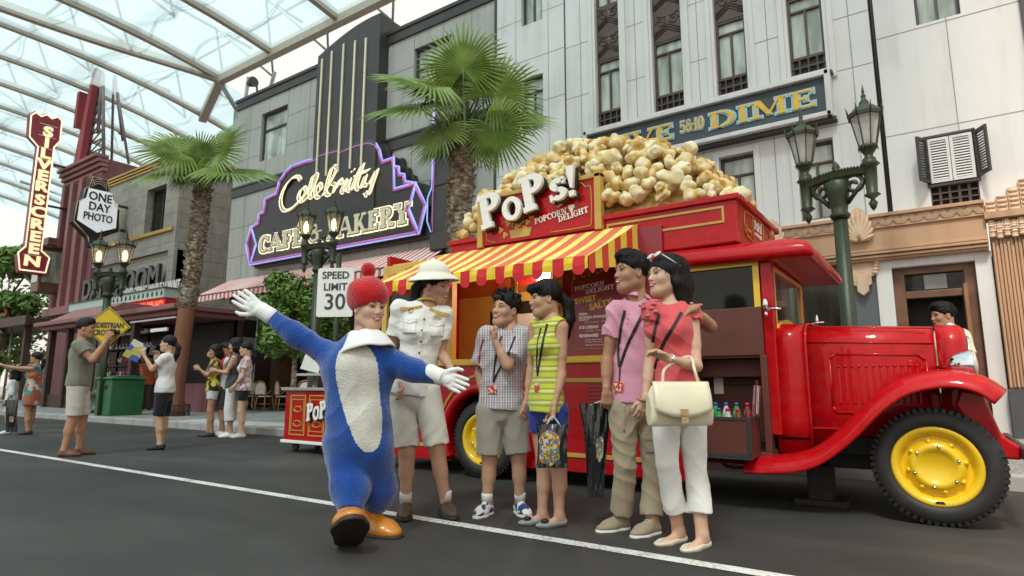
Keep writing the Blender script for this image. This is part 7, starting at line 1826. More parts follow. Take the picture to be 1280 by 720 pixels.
V = np.array(ms_.v); rel = V - np.array(c0 + lt * -.0); a = rel @ np.array(lt); b = rel[:, 2] + a * .25; c_ = rel @ np.array(fb)
ins = (((a - .02 - .18 * b) / (.115 + .06 * np.clip(b, -.3, .3))) ** 2 + (np.abs(b + .01) / .35) ** 4 < 1) & (c_ > 0)
ms_.m = [1 if ins[f[0]] and ins[f[2]] else 0 for f in ms_.f]
WB = mat('cream_plush_front', (.66, .64, .57), rough=.9, var=.1, vs=12, bump=.9, bs=110, spec=.1, sheen=.4)
ms_.build('jumpsuit', [JB, WB], pf.root)
cc = J['neck'] + Vector((0, 0, .0)); w = MB(); w.lathe([(.075, .05), (.11, .045), (.16, .005), (.205, -.06), (.208, -.075), (.195, -.075), (.15, -.025), (.1, .01), (.075, .02), (.075, .05)], (0, 0, 0), 40, caps=False)
for i, (x, y, z) in enumerate(w.v): a = math.atan2(y, x); r = math.hypot(x, y); w.v[i] = (x, y * .92, z + .004 * math.sin(7 * a) - (.05 * max(0, math.cos(a + 2.0)) ** 6 * (r > .14)))
w.xf(Matrix.Translation(cc) @ Matrix.Rotation(R(-8), 4, 'Y')); w.build('collar', GLV, pf.root)
for q, kw in (('L', dict(d=PP(290, 364, D) - J['wrL'], pn=face_vec(180), side=1, spread=.34, curl=.12, thumb=0, s=1.42)), ('R', dict(d=PP(583, 484, D - .12) - J['wrR'], pn=face_vec(0), side=-1, spread=.22, curl=.15, thumb=.0, s=1.3))):
    h = make_hand(J['wr' + q], kw['d'], kw['pn'], kw['side'], .0045, kw['s'], kw['curl'], kw['spread'], None, kw['thumb'])
    dd = Vector(kw['d']).normalized(); g = SDF(J['wr' + q] - Vector((.12,) * 3), J['wr' + q] + Vector((.12,) * 3), .0045); g.cone(J['wr' + q] - dd * .07, J['wr' + q] + dd * .02, .056, .048, .01, cap=True).cone(J['wr' + q], J['wr' + q] + dd * .06, .045, .04, .02, flat=kw['pn'], fk=.7); h.merge(g.mesh()); h.build('glove', GLV, pf.root)
# tall floppy red cap
g = SDF((-.17, -.27, -.09), (.17, .17, .36), .006)
g.ell((0, -.025, .07), (.108, .124, .115), .02).ell((0, -.04, .215), (.042, .042, .042), .008)
g.ell((0, .135, -.06), (.1, .095, .1), .012, 's').cut((0, 0, .0), (0, .28, -1)); g.noise(.003, 40, 3)
cm = g.mesh(); cm.xf(pf.M4); cm.build('cap', mat('red_plush', (.5, .006, .012), rough=.9, var=.2, vs=14, bump=1, bs=90, spec=.1, sheen=.5), pf.root)
OR_ = mat('orange_boot', (.62, .22, .02), rough=.35, var=.15, vs=10, coat=.2); SOL = mat('brown_sole', (.035, .016, .01), rough=.6, var=.2)
u, sl = make_shoe(J['anL'], ft['L'], 'big', 1.36, .006); o = u.build('shoe', OR_, pf.root); sl.build('sole', SOL, o)
u, sl = make_shoe(J['anR'], ft['R'], 'big', 1.22, .006); o = u.build('shoe', OR_, pf.root); sl.build('sole', SOL, o)

# --- cast member in pith helmet
D = depth_of(646)
J = J_(D, head=(545, 358, .0), neck=(534, 381), chest=(528, 415), pelvis=(518, 482), shL=(499, 386), elL=(489, 440, .05), wrL=(500, 478, -.1), shR=(556, 394), elR=(552, 443, .02), wrR=(565, 463, -.14),
       hipL=(502, 490), hipR=(534, 490), knL=(509, 562, -.02), knR=(546, 560, -.02), anL=(507, 0, .1), anR=(557, .03, .1))
ft = {'L': face_vec(8), 'R': face_vec(28)}
ca = Person('smiling woman in cream safari shirt, shorts and pith helmet facing the boy', D, J, 14, face_vec(64, -12), 1.03, SKIN, True, 1, 'tail', HAIR, 1.13, feet=ft, roll=6, seed=4, hands={'L': dict(curl=.6), 'R': dict(curl=.7, pn=-RT)}, width=1.0)
SAF = cloth('cream_safari_cloth', (.78, .76, .71), .05); SAFS = cloth('stone_shorts_cloth', (.68, .64, .55), .06)
ca.bottom('shorts', SAFS, .95, .016, 1.5, .005)
ca.top('shirt', SAF, .62, .07, .014, 1.25, .005, .062, .03)
GB = mat('gold_braid', (.6, .42, .12), rough=.4, var=.2, vs=60); BT = mat('dark_button', (.06, .035, .02), rough=.4, var=0)
w = MB(); nb = J['neck']; w.tube([nb + RT * .075 * math.cos(a) + FH * .07 * math.sin(a) + Vector((0, 0, .018 - .02 * math.sin(a))) for a in np.linspace(0, 6.28, 25)], .011, 7); w.build('braid_collar', GB, ca.root)
for a, b in (((537, 386), (562, 394)), ((528, 383), (500, 386))): ca.strip([a, ((a[0] + b[0]) / 2, (a[1] + b[1]) / 2 + 1), b], .022, GB, 'epaulette', .006)
w = MB()
for a, b in ((530, 399), (527, 413), (526, 427), (524, 441), (523, 455)):
    c, n = ca.on(a, b, .003); w.ell(c, (.0085, .0085, .0085), 8, 6)
for a, b in ((511, 401), (548, 405)):
    c, n = ca.on(a, b, .003); w.ell(c, (.007, .007, .007), 8, 6)
w.build('button', BT, ca.root)
ca.strip([(528, 392), (525, 420), (522, 460), (521, 492)], .03, SAF, 'placket', .002, .002)
for a, b in ((512, 396), (546, 400)): patch(ca, a - 8, b + 5, a + 8, b + 21, SAF, 'pocket', .003); patch(ca, a - 9, b + 1, a + 9, b + 6, SAF, 'pocket_flap', .007, 3)
ca.card(513, 387, .03, .04, BADGE, 'badge', .01); ca.card(547, 395, .05, .016, GB, 'name_tag', .01, roll=-12)
ca.shoes(mat('brown_boot', (.06, .04, .025), rough=.6, var=.2), mat('boot_sole', (.025, .02, .016), rough=.7), 'boot', ft, mat('lace', (.1, .08, .05)))
for q in 'LR': w = MB(); w.lathe([(.044, -.005), (.0445, .04), (.0435, .055)], tuple(J['an' + q] + Vector((0, 0, .02))), 12); w.build('sock', cloth('white_sock', (.75, .74, .7)), ca.root)
g = SDF((-.2, -.22, .0), (.2, .22, .2), .0052); g.ell((0, -.012, .062), (.1, .118, .095), .02); g.cone((0, -.012, .05), (0, -.012, .045), .165, .175, .02, flat=(0, 0, 1), fk=.12)
g.ell((0, -.012, .04), (.09, .105, .08), .01, 's').cut((0, 0, .035), (0, .05, -1)); g.cone((0, -.012, .158), (0, -.012, .164), .014, .01, .004)
hm = g.mesh()
for v in range(len(hm.v)):
    x, y, z = hm.v[v]; r = math.hypot(x, y)
    if r > .1: hm.v[v] = (x, y, z - (r - .1) * .42)
hm.xf(ca.M4 @ Matrix.Translation((0, -.012, .022)) @ Matrix.Rotation(R(9), 4, 'X')); hel = hm.build('pith_helmet', cloth('helmet_cream', (.74, .71, .6), .04), ca.root)
w = MB(); w.tube([(.103 * math.cos(a), -.012 + .12 * math.sin(a), .062) for a in np.linspace(0, 6.28, 30)], .006, 6); w.xf(ca.M4); w.build('hat_band', cloth('band_cream', (.55, .5, .4)), hel)

# --- boy in plaid shirt
D = depth_of(643)
J = J_(D, head=(632, 388), neck=(639, 412), chest=(630, 443), pelvis=(626, 505), shL=(609, 421, .02), elL=(600, 466, .06), wrL=(604, 497, .02), shR=(652, 421, 0), elR=(635, 458, -.17), wrR=(618, 424, -.16),
       hipL=(612, 514), hipR=(642, 514), knL=(612, 572), knR=(648, 570), anL=(609, 0, .085), anR=(650, .03, .085))
ft = {'L': face_vec(-25), 'R': face_vec(22)}
bo = Person('boy in plaid shirt and beige shorts laughing with a fist at his chin', D, J, -12, face_vec(-44, 6), .96, SKIN, False, 1, 'spiky', HAIR, 1.13, feet=ft, roll=-6, seed=7, chub=1.02, width=.92,
            hands={'R': dict(d=PP(613, 412, D - .16) - PP(618, 424, D - .16), curl=1.15, pn=FH * .3 - RT * .1 + Vector((0, 0, 0)) + RT * .8, side=-1, s=.9), 'L': dict(curl=.4)})
bo.bottom('shorts', cloth('beige_shorts', (.34, .3, .25), .06), .93, .022, 1.5, .005)
bo.top('shirt', plaid(), .78, .04, .022, 1.5, .006, .062, .035)
w = MB()
for sx in (-1, 1):
    c = J['neck'] + Vector((0, 0, .012)); w.add([c + bo.lat * sx * .02 + bo.f * .085 - Vector((0, 0, .03)), c + bo.lat * sx * .075 + bo.f * .075 - Vector((0, 0, .045)), c + bo.lat * sx * .075 + bo.f * .0 + Vector((0, 0, .03)), c + bo.lat * sx * .06 - bo.f * .03 + Vector((0, 0, .04)), c + bo.lat * sx * .03 + bo.f * .06 + Vector((0, 0, .012))], [(0, 1, 2, 4), (2, 3, 4)])
w.build('shirt_collar', plaid(), bo.root)
bo.strip([(627, 420), (621, 440), (618, 460), (617, 478)], .014, BLK, 'lanyard'); bo.strip([(644, 420), (634, 445), (622, 465), (617, 478)], .014, BLK, 'lanyard'); bo.card(615, 487, .075, .055, BADGE, 'badge', .012)
bo.strip([(604, 424), (600, 440), (598, 462)], .012, mat('red_strap', (.3, .02, .03), var=0), 'bag_strap')
for q in 'LR': w = MB(); w.lathe([(.042, -.01), (.0425, .03), (.0415, .045)], tuple(J['an' + q] + Vector((0, 0, .02))), 12); w.build('sock', cloth('white_sock', (.75, .74, .7)), bo.root)
bo.shoes(pattern('trainer_mesh', [(.6, .6, .6), (.02, .04, .15), (.68, .68, .68), (.05, .05, .06), (.62, .62, .62)], 22), mat('white_sole', (.7, .7, .68)), 'sneaker', ft, mat('white_lace', (.75, .75, .73)))

# --- girl with pony tail
D = depth_of(657)
J = J_(D, head=(681, 374), neck=(690, 398), chest=(686, 430), pelvis=(683, 500), shL=(669, 408, .08), elL=(664, 462, .1), wrL=(658, 503, .08), shR=(702, 409, -.07), elR=(702, 468, -.09), wrR=(692, 510, -.14),
       hipL=(674, 512, .05), hipR=(694, 512, -.03), knL=(680, 580, .04), knR=(698, 580, -.03), anL=(678, .05, .075), anR=(699, -.02, .075))
ft = {'L': face_vec(-75), 'R': face_vec(-68)}
gi = Person('girl with a pony tail in lime striped top and blue shorts, smiling to the left', D, J, -58, face_vec(-80, -4), .93, SKIN, True, 1, 'pony', HAIR, 1.09, feet=ft, seed=9, width=.84,
            hands={'R': dict(d=Vector((0, 0, -1)) - RT * .15, curl=.75, pn=-RT - FH * .3, side=1, s=.92), 'L': dict(curl=.3)})
gi.bottom('shorts', cloth('blue_shorts', (.02, .04, .22)), .42, .012, 1.7, .004)
gi.top('tank_top', striped(), 0, .09, .014, 1, .006, .085, .02)
gi.strip([(684, 405), (678, 430), (674, 455), (672, 470)], .016, BLK, 'lanyard'); gi.strip([(676, 410), (672, 430), (671, 455), (672, 470)], .012, BLK, 'lanyard'); gi.card(671, 484, .04, .06, BADGE, 'badge', .012)
gi.shoes(pattern('grey_flat_cloth', [(.25, .25, .26), (.3, .3, .31)], 80), mat('dark_sole', (.03, .03, .03)), 'flat', ft)
for q in 'LR': c = J['an' + q] + Vector(ft[q]) * .115 * .93 - Vector((0, 0, .032)); w = MB(); w.ell(c, (.03, .03, .014), 10, 6); w.build('shoe_bow', BLK, gi.root)

# --- man in pink polo
D = depth_of(664)
J = J_(D, head=(789, 342), neck=(799, 376), chest=(794, 412), pelvis=(792, 494), shL=(771, 390, -.02), elL=(759, 450, .0), wrL=(758, 490, -.05), shR=(832, 388, .1), elR=(888, 408, -.2), wrR=(866, 386, -.39),
       hipL=(778, 508), hipR=(808, 508, .02), knL=(782, 582, -.03), knR=(818, 584, .0), anL=(776, .06, .085), anR=(815, -.06, .085))
ft = {'L': face_vec(-62), 'R': face_vec(-52)}
mn_ = Person('man in pink polo shirt and khaki trousers with his arm round the woman', D, J, -35, face_vec(-72, 2), 1.03, SKINT, False, 1, 'male', HAIR, 1.2, feet=ft, seed=12, width=.96,
             hands={'R': dict(d=-RT * .9 - FH * .5 - Vector((0, 0, .25)), curl=.4, pn=Vector((0, 0, -1)) + FH * .3, side=-1), 'L': dict(d=Vector((0, 0, -1)), curl=1.0, pn=FH, side=1)})
KH = cloth('khaki_cloth', (.36, .29, .2), .07)
mn_.bottom('trousers', KH, 1.93, .012, 1.3, .008)
PK = cloth('pink_polo_cloth', (.66, .3, .4), .05)
mn_.top('polo_shirt', PK, .55, .05, .016, 1.35, .008, .07, .03)
w = MB(); cr = [J['neck'] + RT * .078 * math.cos(a) + FH * .08 * math.sin(a) + Vector((0, 0, .018 + .016 * math.sin(a) - .022 * math.cos(a - .6))) for a in np.linspace(-1.2, 4.4, 22)]
w.loft([[p, p + Vector((0, 0, .035)) * 1 + (J['neck'] - p) * .18] for p in cr], closed=False); w.loft([[p + (p - J['neck']) * .16, p + Vector((0, 0, .033)) + (J['neck'] - p) * .12] for p in cr], closed=False); w.build('polo_collar', PK, mn_.root)
mn_.strip([(781, 388), (776, 410), (773, 440), (774, 458)], .018, BLK, 'lanyard'); mn_.strip([(806, 388), (797, 405), (784, 432), (775, 458)], .02, BLK, 'lanyard'); mn_.strip([(775, 458), (774, 478)], .01, BLK, 'lanyard_drop'); mn_.card(773, 483, .07, .065, BADGE, 'badge', .012)
patch(mn_, 808, 548, 822, 566, KH, 'cargo_pocket', .004, 0, which='botmb'); patch(mn_, 807, 545, 823, 550, KH, 'pocket_flap', .008, 0, which='botmb'); patch(mn_, 779, 505, 781, 540, KH, 'trouser_seam', .003, 0, which='botmb')
mn_.shoes(cloth('khaki_shoe', (.32, .25, .17)), mat('white_sole2', (.7, .69, .66)), 'sneaker', ft, mat('cream_lace', (.7, .66, .55)))
w = MB()
for k in range(3): c, n = mn_.on(786 - k, 392 + k * 6, .004); w.ell(c, (.005, .005, .005), 6, 5)
w.build('button', PK, mn_.root)

# --- woman in coral top
D = depth_of(681)
J = J_(D, head=(831, 346), neck=(840, 380), chest=(836, 412), pelvis=(845, 492), shL=(817, 391, -.02), elL=(812, 452, .02), wrL=(806, 500, -.05), shR=(864, 394, .02), elR=(871, 458, -.1), wrR=(832, 447, -.25),
       hipL=(832, 506), hipR=(864, 508), knL=(834, 580, -.03), knR=(868, 580, .0), anL=(848, .06, .07), anR=(878, -.06, .07))
ft = {'L': face_vec(-62), 'R': face_vec(-55)}
CORAL = cloth('coral_cloth', (.64, .1, .11), .1)
wm = Person('woman in coral top and white cropped trousers, cream handbag on her arm', D, J, -38, face_vec(-70, 2), 1.0, SKINF, True, 1, 'long', HAIR, 1.12, feet=ft, seed=15, width=.95,
            hands={'R': dict(d=PP(802, 432, D - .3) - PP(832, 447, D - .25), curl=.4, pn=Vector((0, 0, -1)) - FH * .4, side=1, s=.9), 'L': dict(d=Vector((0, 0, -1)) - RT * .3, curl=.45, pn=FH - RT * .4, side=-1, s=.9)})
wm.bottom('cropped_trousers', cloth('white_trouser_cloth', (.76, .75, .72), .03), 1.7, .01, 1.1, .006, r1=.068)
wm.top('top', CORAL, .14, .02, .014, 1.5, .009, .08, .03)
w = MB(); rgf = random.Random(4)
for k in range(46):
    a = rgf.uniform(0, 6.28); base = J['shL'] if k < 30 else J['shR']; c = base + wm.f * rgf.uniform(-.01, .07) + Vector((0, 0, rgf.uniform(-.05, .055))) + wm.lat * rgf.uniform(-.05, .05)
    c = J['chest'] + (c - J['chest']) * 1.03
    w.lathe([(.002, 0), (.014, .006), (.019, .014), (.012, .01), (.016, .018), (.004, .012)], tuple(c), 8)
w.build('flower_trim', mat('pink_flower_trim', (.66, .2, .2), rough=.8, var=.2), wm.topo)
wm.strip([(824, 392), (818, 415), (815, 440), (817, 462)], .018, BLK, 'lanyard'); wm.strip([(852, 390), (842, 408), (828, 432), (818, 462)], .02, BLK, 'lanyard'); wm.strip([(817, 462), (817, 474)], .01, BLK, 'lanyard_drop'); wm.card(815, 483, .055, .065, BADGE, 'badge', .012)
w = MB(); c = lerp(J['elR'], J['wrR'], .85); d = (J['wrR'] - J['elR']).normalized(); u = d.orthogonal().normalized(); v = d.cross(u); w.tube([c + (u * math.cos(a) + v * math.sin(a)) * .029 for a in np.linspace(0, 6.28, 20)], .004, 6); w.ell(c - FH * .03, (.014, .006, .014), 10, 6); w.build('wrist_watch', M['chrome'], wm.root)
w = MB(); c = lerp(J['elL'], J['wrL'], .97); w.tube([c + (RT * math.cos(a) + FH * math.sin(a)) * .036 + Vector((0, 0, .006 * math.sin(a))) for a in np.linspace(0, 6.28, 24)], .011, 8, flat=1.2); w.build('bangle', mat('wood_bangle', (.4, .2, .08), rough=.4), wm.root)
w = MB()   # sunglasses pushed up on the hair
for sx in (-1, 1): w.ell((sx * .036, .072, .118), (.031, .006, .019), 12, 6, M=Matrix.Rotation(R(35), 3, 'X')); w.tube([(sx * .064, .06, .112), (sx * .09, .02, .08), (sx * .092, -.04, .05)], .0035, 5)
w.tube([(-.01, .078, .12), (.01, .078, .12)], .003, 5); w.xf(wm.M4); w.build('sunglasses', mat('white_frames', (.7, .7, .7), rough=.2, var=.1, coat=.5), wm.root)
wm.shoes(mat('cream_leather', (.66, .58, .44), rough=.5), mat('cream_sole', (.5, .43, .32)), 'flat', ft)

# --- things held
hb = thing('handbag', 'cream leather flap handbag hanging from the forearm of the woman in coral', 'handbag', GG(850, depth_of(681) - .3, .85))
Db = depth_of(681) - .26
bc = PP(849, 506, Db); BL = mat('cream_bag_leather', (.72, .65, .47), rough=.42, var=.06, bump=.15, bs=120)
g = SDF(bc - Vector((.3, .3, .2)), bc + Vector((.3, .3, .2)), .006); rtb = (RT + FH * .12).normalized(); fb_ = rtb.cross(Vector((0, 0, 1)))
for z, r0, wd in ((-.09, .035, .165), (-.04, .06, .15), (.03, .05, .135), (.09, .028, .13)): g.cone(bc - rtb * wd + Vector((0, 0, z)), bc + rtb * wd + Vector((0, 0, z)), r0, r0, .05, flat=fb_, fk=.95)
g.cut(bc + Vector((0, 0, -.115)), (0, 0, -1)).cut(bc + Vector((0, 0, .125)), (0, 0, 1)).cut(bc - rtb * .182, -rtb).cut(bc + rtb * .182, rtb); g.noise(.0025, 30, 2); g.mesh().build('bag_body', BL, hb)
w = MB(); fl = []
for t in np.linspace(0, 1, 8):
    z = .128 - .155 * t; o = -.04 - .055 * math.sin(math.pi * min(1, t * 1.1) * .55); wd = .165 - .0 * t
    fl.append([bc + rtb * (x * wd) - Vector(fb_) * 0 + (-FH) * (-o) * 1.0 + Vector((0, 0, z - .035 * t * (1 - x * x) * 1.2)) for x in np.linspace(-1, 1, 13)])
w.loft(fl, closed=False); o_ = w.build('flap', BL, hb); sm_ = o_.modifiers.new('s', 'SOLIDIFY'); sm_.thickness = .006
w = MB(); c = bc - FH * .108 + Vector((0, 0, -.035)); w.prism([(-.02, -.02), (.02, -.02), (.02, .015), (-.02, .015)], -.004, .004); w.prism([(-.02, -.062), (.02, -.062), (.02, -.026), (-.02, -.026)], -.005, .003); w.xf(Matrix.Translation(c) @ Matrix.Rotation(R(YAW), 4, 'Z')); w.build('buckle', mat('brass', (.55, .42, .2), rough=.3, metal=.7), hb)
el = lerp(J['elR'], J['wrR'], .25); w = MB(); hp = crom([bc - rtb * .1 + Vector((0, 0, .12)) - FH * .02, bc - rtb * .07 + Vector((0, 0, .21)), el + Vector((0, 0, .045)), bc + rtb * .1 + Vector((0, 0, .2)), bc + rtb * .12 + Vector((0, 0, .12))], 6)
w.tube(hp, .009, 8); w.build('handle', BL, hb)
PB = mat('black_plastic_bag', (.012, .012, .014), rough=.18, var=.1, coat=.3, bump=.8, bs=14)
PR = pattern('bright_toy_print', [(.5, .12, .02), (.05, .25, .45), (.6, .45, .05), (.1, .3, .12), (.55, .5, .45), (.35, .04, .2)], 70)
def plastic_bag(label, px0, py0, px1, py1, D, grip, seed, narrow=.0, pr=None):
    t_ = thing('plastic_bag', label, 'bag', PP((px0 + px1) / 2, py1, D)); w = MB(); rg = random.Random(seed); n = 20
    for k in range(2):
        rows = []
        for j in range(17):
            t = j / 16; row = []
            for i in range(n + 1):
                u = i / n; m_ = 1 - narrow * t; cx = (px0 + px1) / 2 + (u - .5) * (px1 - px0) * m_ * (1 - .12 * math.sin(math.pi * t)); cy = py0 + (py1 - py0) * t
                bul = .035 * math.sin(math.pi * u) * math.sin(math.pi * min(1, t * 1.05 + .05)) + .006 * math.sin(u * 21 + t * 9 + seed) + .004 * math.sin(u * 47 - t * 13)
                row.append(PP(cx, cy, D + (bul if k else -bul)))
            rows.append(row)
        w.loft(rows, closed=False)
        if not k: front = rows
    w.build('bag_body', PB, t_)
    if pr:
        w = MB(); a, b, c, d = pr; out = []
        for t in np.linspace(0, 1, 14):
            j = (c + (d - c) * t) * 16; row = []
            hw = math.sqrt(max(0.02, 1 - (2 * t - 1) ** 2)) * (1 + .12 * math.sin(9 * t))
            for u in np.linspace(-1, 1, 10):
                i = ((a + b) / 2 + u * (b - a) / 2 * hw) * n; jj, ii = min(int(j), 15), min(int(i), n - 1)
                p = front[jj][ii].lerp(front[jj][ii + 1], i - ii).lerp(front[jj + 1][ii].lerp(front[jj + 1][ii + 1], i - ii), j - jj); row.append(p - FH * .004)
            out.append(row)
        w.loft(out, closed=False); w.build('print', PR, t_)
    w = MB(); gx, gy = grip; w.tube(crom([PP(px0 + (px1 - px0) * .3, py0 + 3, D), PP(gx - 1, gy, D), PP(gx + 3, gy, D), PP(px0 + (px1 - px0) * .75, py0 + 3, D)], 5), .006, 6); w.build('handle', mat('cord', (.5, .5, .5)), t_)
Dg = depth_of(657)
plastic_bag('glossy black plastic bag with a colourful round print, held by the girl', 670, 530, 711, 585, Dg - .2, (690, 522), 1, .0, (.02, .78, .14, .95))
plastic_bag('tall crumpled black plastic bag hanging from the man in pink', 724, 504, 766, 622, depth_of(664) + .1, (757, 500), 5, .55, (.5, .85, .35, .62))

# --- background people (smaller in view)
def bgp(label, D, fac, hf, cx, top_y, foot, s, wtop, wbot, hair, skin, arms, hands=None, seed=1, group=None, sleeve=.5, frac=.9, hem=.08, neck=.07, shoe=None, female=True, flare=1.4, extraj=None, kind='loafer', hs=1.0, dress=None, o=.016):
    """cx: picture x of the body axis, top_y: picture y of the head top; joints spread from real proportions"""
    H = None; z = lambda h: h
    c = GG(cx, D, 0); hgt = PP(cx, top_y, D).z; u = hgt / 1.66; f = face_vec(fac); lt = f.cross(Vector((0, 0, 1))); V = lambda l, ff, h: c + lt * l * u + f * ff * u + Vector((0, 0, h * u))
    J = dict(head=V(0, .02, 1.55), neck=V(0, -.01, 1.38), chest=V(0, 0, 1.22), pelvis=V(0, 0, .9), shL=V(-.16, 0, 1.33), shR=V(.16, 0, 1.33), elL=V(-.2, -.02, 1.06), elR=V(.2, -.02, 1.06), wrL=V(-.2, .08, .84), wrR=V(.2, .08, .84),
             hipL=V(-.08, 0, .86), hipR=V(.08, 0, .86), knL=V(-.085, .03, .47), knR=V(.085, .01, .47), anL=V(-.085, -.02, .085), anR=V(.085, .02, .085))
    for k, v in (arms or {}).items(): J[k] = V(*v)
    for k, v in (extraj or {}).items(): J[k] = V(*v)
    P_ = Person(label, D, J, fac, hf, u, skin, female, 0, hair, HAIR, u * 1.02 * hs, group, seed, hands=hands or {})
    if dress is None: P_.bottom('shorts' if frac < 1.2 else 'trousers', wbot, frac, .016, flare, .004)
    P_.top('top' if dress is None else 'dress', wtop, sleeve, hem, o, 1.4, .005, neck)
    P_.shoes(shoe or mat('shoe_dark', (.04, .025, .02)), mat('sole_dark', (.03, .02, .02)), kind)
    return P_, V, J
hold = dict(elL=(-.17, .16, 1.2), wrL=(-.05, .3, 1.45), elR=(.17, .16, 1.2), wrR=(.05, .3, 1.45))
ph1, V, J = bgp('man in grey T-shirt and cream shorts photographing with raised camera', depth_of(570), 112, face_vec(108, 0), 88, 400, 570, 1, cloth('grey_green_tee', (.2, .195, .15)), cloth('cream_stripe_shorts', (.55, .52, .46)), 'male', SKINT,
    dict(elL=(-.19, .14, 1.17), wrL=(-.06, .27, 1.42), elR=(.19, .16, 1.15), wrR=(.07, .27, 1.42)), dict(L=dict(d=(face_vec(112) * .5 + Vector((0, 0, 1))), curl=.9), R=dict(d=(face_vec(112) * .4 + Vector((0, 0, 1))), curl=.9)), 21, female=False, frac=.98, hem=.06, extraj=dict(anL=(-.1, .06, .085), anR=(.1, -.05, .085), knL=(-.1, .06, .47)), shoe=mat('tan_shoe', (.14, .06, .03)))
cmr = thing('camera_body', 'dark compact camera held up by the man in the grey T-shirt', 'camera', V(0, .33, 1.5)); w = MB(); c = V(0, .31, 1.52); w.box(-.055, .055, -.03, .03, -.04, .04); w.xf(Matrix.Translation(c) @ Matrix.Rotation(R(YAW) + math.atan2(face_vec(112).dot(FH), face_vec(112).dot(RT)) - math.pi / 2, 4, 'Z')); w.build('case', M['dark'], cmr, bevel=.006)
w = MB(); w.lathe([(.03, 0), (.032, .05), (.03, .055), (0, .05)], (0, 0, 0), 14, 'y'); w.xf(Matrix.Translation(c + face_vec(112) * .03) @ Matrix.Rotation(R(YAW) + math.atan2(face_vec(112).dot(FH), face_vec(112).dot(RT)) - math.pi / 2, 4, 'Z')); w.build('lens', M['black'], cmr)
ph2, V, J = bgp('woman in white T-shirt and black knee shorts holding a booklet up', depth_of(562), -80, face_vec(-78, 4), 200, 421, 562, 1, cloth('white_tee', (.72, .71, .7)), cloth('black_capri', (.015, .015, .018)), 'tail', SKINF,
    dict(elL=(-.15, .15, 1.16), wrL=(-.1, .3, 1.38), elR=(.17, .14, 1.14), wrR=(.08, .2, 1.34)), dict(L=dict(d=Vector((0, 0, 1)) + face_vec(-80) * .3, curl=.8), R=dict(d=Vector((0, 0, 1)), curl=.8)), 24, frac=.95, flare=1.2, shoe=mat('navy_flat', (.012, .014, .025)))
bk = thing('booklet', 'blue and yellow folded map held up by the woman in white', 'booklet', V(-.1, .42, 1.4)); w = MB(); w.box(-.11, .11, -.004, .004, -.14, .14); w.xf(Matrix.Translation(V(-.1, .42, 1.44)) @ Matrix.Rotation(R(YAW + 20), 4, 'Z') @ Matrix.Rotation(R(28), 4, 'Y')); w.build('cover', pattern('map_print', [(.1, .12, .4), (.5, .45, .1), (.6, .6, .55), (.15, .3, .2)], 9), bk)
w = MB(); w.box(-.04, .04, -.006, .006, -.07, .07); w.xf(Matrix.Translation(V(.06, .25, 1.46)) @ Matrix.Rotation(R(YAW - 15), 4, 'Z') @ Matrix.Rotation(R(15), 4, 'Y')); tag(w.build('phone', M['dark']), 'dark phone in the hand of the woman in white', 'phone')
GW = 'group of women standing at the kerb'
Dw = depth_of(547)
dn = pattern('yellow_black_print', [(.6, .45, .03), (.03, .02, .02), (.6, .5, .1), (.1, .05, .02)], 14)
bgp('woman in yellow and black top with white shorts, leftmost of the kerb group', Dw + .25, -60, face_vec(-50, -10), 262, 432, 545, 1, dn, cloth('white_shorts', (.6, .6, .6)), 'bob', SKINT, dict(elL=(-.17, .12, 1.1), wrL=(-.08, .26, 1.22), elR=(.17, .12, 1.1), wrR=(.08, .26, 1.22)), None, 31, GW, .5, .5)
bgp('person in white and red T-shirt with charcoal knee shorts in the kerb group', Dw + .4, -70, face_vec(-75, 0), 277, 430, 545, 1, pattern('white_red_tee', [(.7, .7, .68), (.7, .7, .68), (.5, .03, .04)], 3.5), cloth('charcoal_shorts', (.05, .05, .055)), 'male', SKINT, dict(elL=(-.17, .16, 1.2), wrL=(-.06, .26, 1.42), elR=(.19, .0, 1.06), wrR=(.16, .14, .9)), None, 33, GW, .6, 1.0, female=False, shoe=mat('white_trainer', (.7, .7, .7)))
bgp('woman in dark tank top and rolled white trousers in the kerb group', Dw, -72, face_vec(-75, -8), 287, 424, 547, 1, cloth('charcoal_tank', (.06, .062, .065)), cloth('white_linen', (.68, .67, .66)), 'bob', SKIN, dict(elL=(-.18, .1, 1.08), wrL=(-.1, .28, 1.12), elR=(.18, .08, 1.06), wrR=(.1, .26, 1.12)), None, 35, GW, 0, 1.5, flare=1.6, shoe=mat('white_trainer2', (.7, .68, .66)))
bgp('woman in pink and white top with black shorts, rightmost of the kerb group', Dw - .12, -68, face_vec(-72, -5), 301, 429, 549, 1, pattern('pink_white_tee', [(.5, .25, .3), (.6, .5, .5), (.42, .2, .25), (.68, .6, .6)], 26), cloth('black_shorts', (.012, .012, .012)), 'tail', SKINF, dict(elL=(-.19, .04, 1.06), wrL=(-.16, .16, .9), elR=(.19, .04, 1.06), wrR=(.16, .2, .9)), None, 37, GW, .5, .55, shoe=mat('silver_shoe', (.5, .48, .46)))
Dm = depth_of(543)
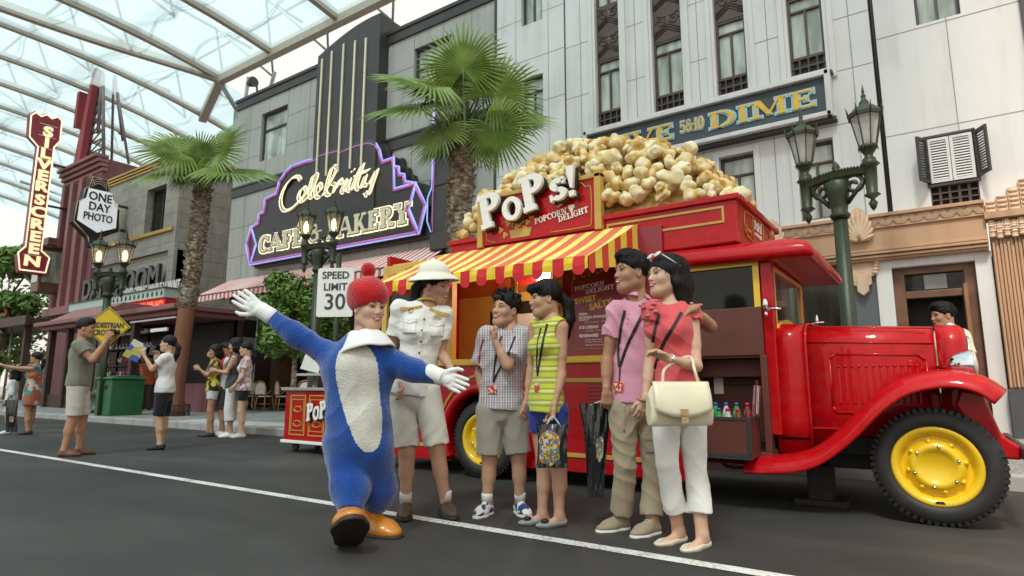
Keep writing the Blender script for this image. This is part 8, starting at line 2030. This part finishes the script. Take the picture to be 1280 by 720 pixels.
bgp('woman in teal and orange patterned sundress pointing with a raised arm', Dm, -75, face_vec(-85, 2), 35, 441, 543, 1, pattern('sundress_print', [(.4, .1, .05), (.05, .2, .2), (.5, .42, .36), (.35, .12, .06), (.1, .28, .26)], 11), None, 'tail', SKINT, dict(elL=(-.16, .3, 1.34), wrL=(-.1, .56, 1.4), elR=(.18, .28, 1.3), wrR=(.12, .5, 1.34)), None, 41, None, 0, dress=1, hem=.32, o=.035, neck=.09)
bgp('child in white shirt and shorts beside the woman in the sundress', Dm + .1, -60, face_vec(-70, 0), 9, 463, 542, 1, cloth('white_child_shirt', (.66, .66, .66)), cloth('white_child_shorts', (.6, .6, .6)), 'bob', SKINT, None, None, 43, None, 1.3, .8, hs=1.15, shoe=mat('white_child_shoe', (.65, .65, .65)))
plastic_bag('small black shopping bag carried by the child at the far left', 6, 500, 23, 540, Dm - .1, (14, 494), 7, .1, (.3, .7, .5, .7))
# passer-by beyond the bonnet and a person at the kiosk
bgp('dark-haired person in cream shirt standing beyond the truck bonnet', 6.1, -85, face_vec(-95, -5), 1204, 381, 560, 1, cloth('cream_shirt', (.7, .67, .5)), cloth('dark_trousers', (.05, .05, .05)), 'male', SKINT, None, None, 47, None, .6, 1.9, female=False, o=.03)
bgp('person in orange T-shirt at the souvenir kiosk behind the green bin', 20.5, 200, face_vec(190, -10), 181, 443, 520, 1, cloth('orange_tee', (.45, .09, .04)), cloth('brown_trousers', (.06, .04, .03)), 'male', SKINT, dict(elL=(-.18, .14, 1.1), wrL=(-.1, .3, 1.15)), None, 49, None, .6, 1.9, female=False)
# hanging toy pack on the serving hatch
tp = thing('toy_pack', 'bright printed toy pack hanging in the serving hatch beside the girl', 'toy', PP(664, 392, 5.3))
c = Vector((-3.05, 5.08, 1.78)); w = MB(); w.prism([(-.11, -.12), (.1, -.15), (.13, .06), (.05, .13), (-.1, .1)], -.03, .03); w.xf(Matrix.Translation(c)); w.build('pack', pattern('toy_pack_print', [(.5, .05, .03), (.04, .15, .4), (.6, .6, .55), (.6, .35, .03), (.05, .05, .05)], 18), tp, bevel=.02)
w = MB(); w.tube([c + Vector((0, 0, .1)), c + Vector((0, .06, .5))], .004, 4); w.build('cord', M['dark'], tp)
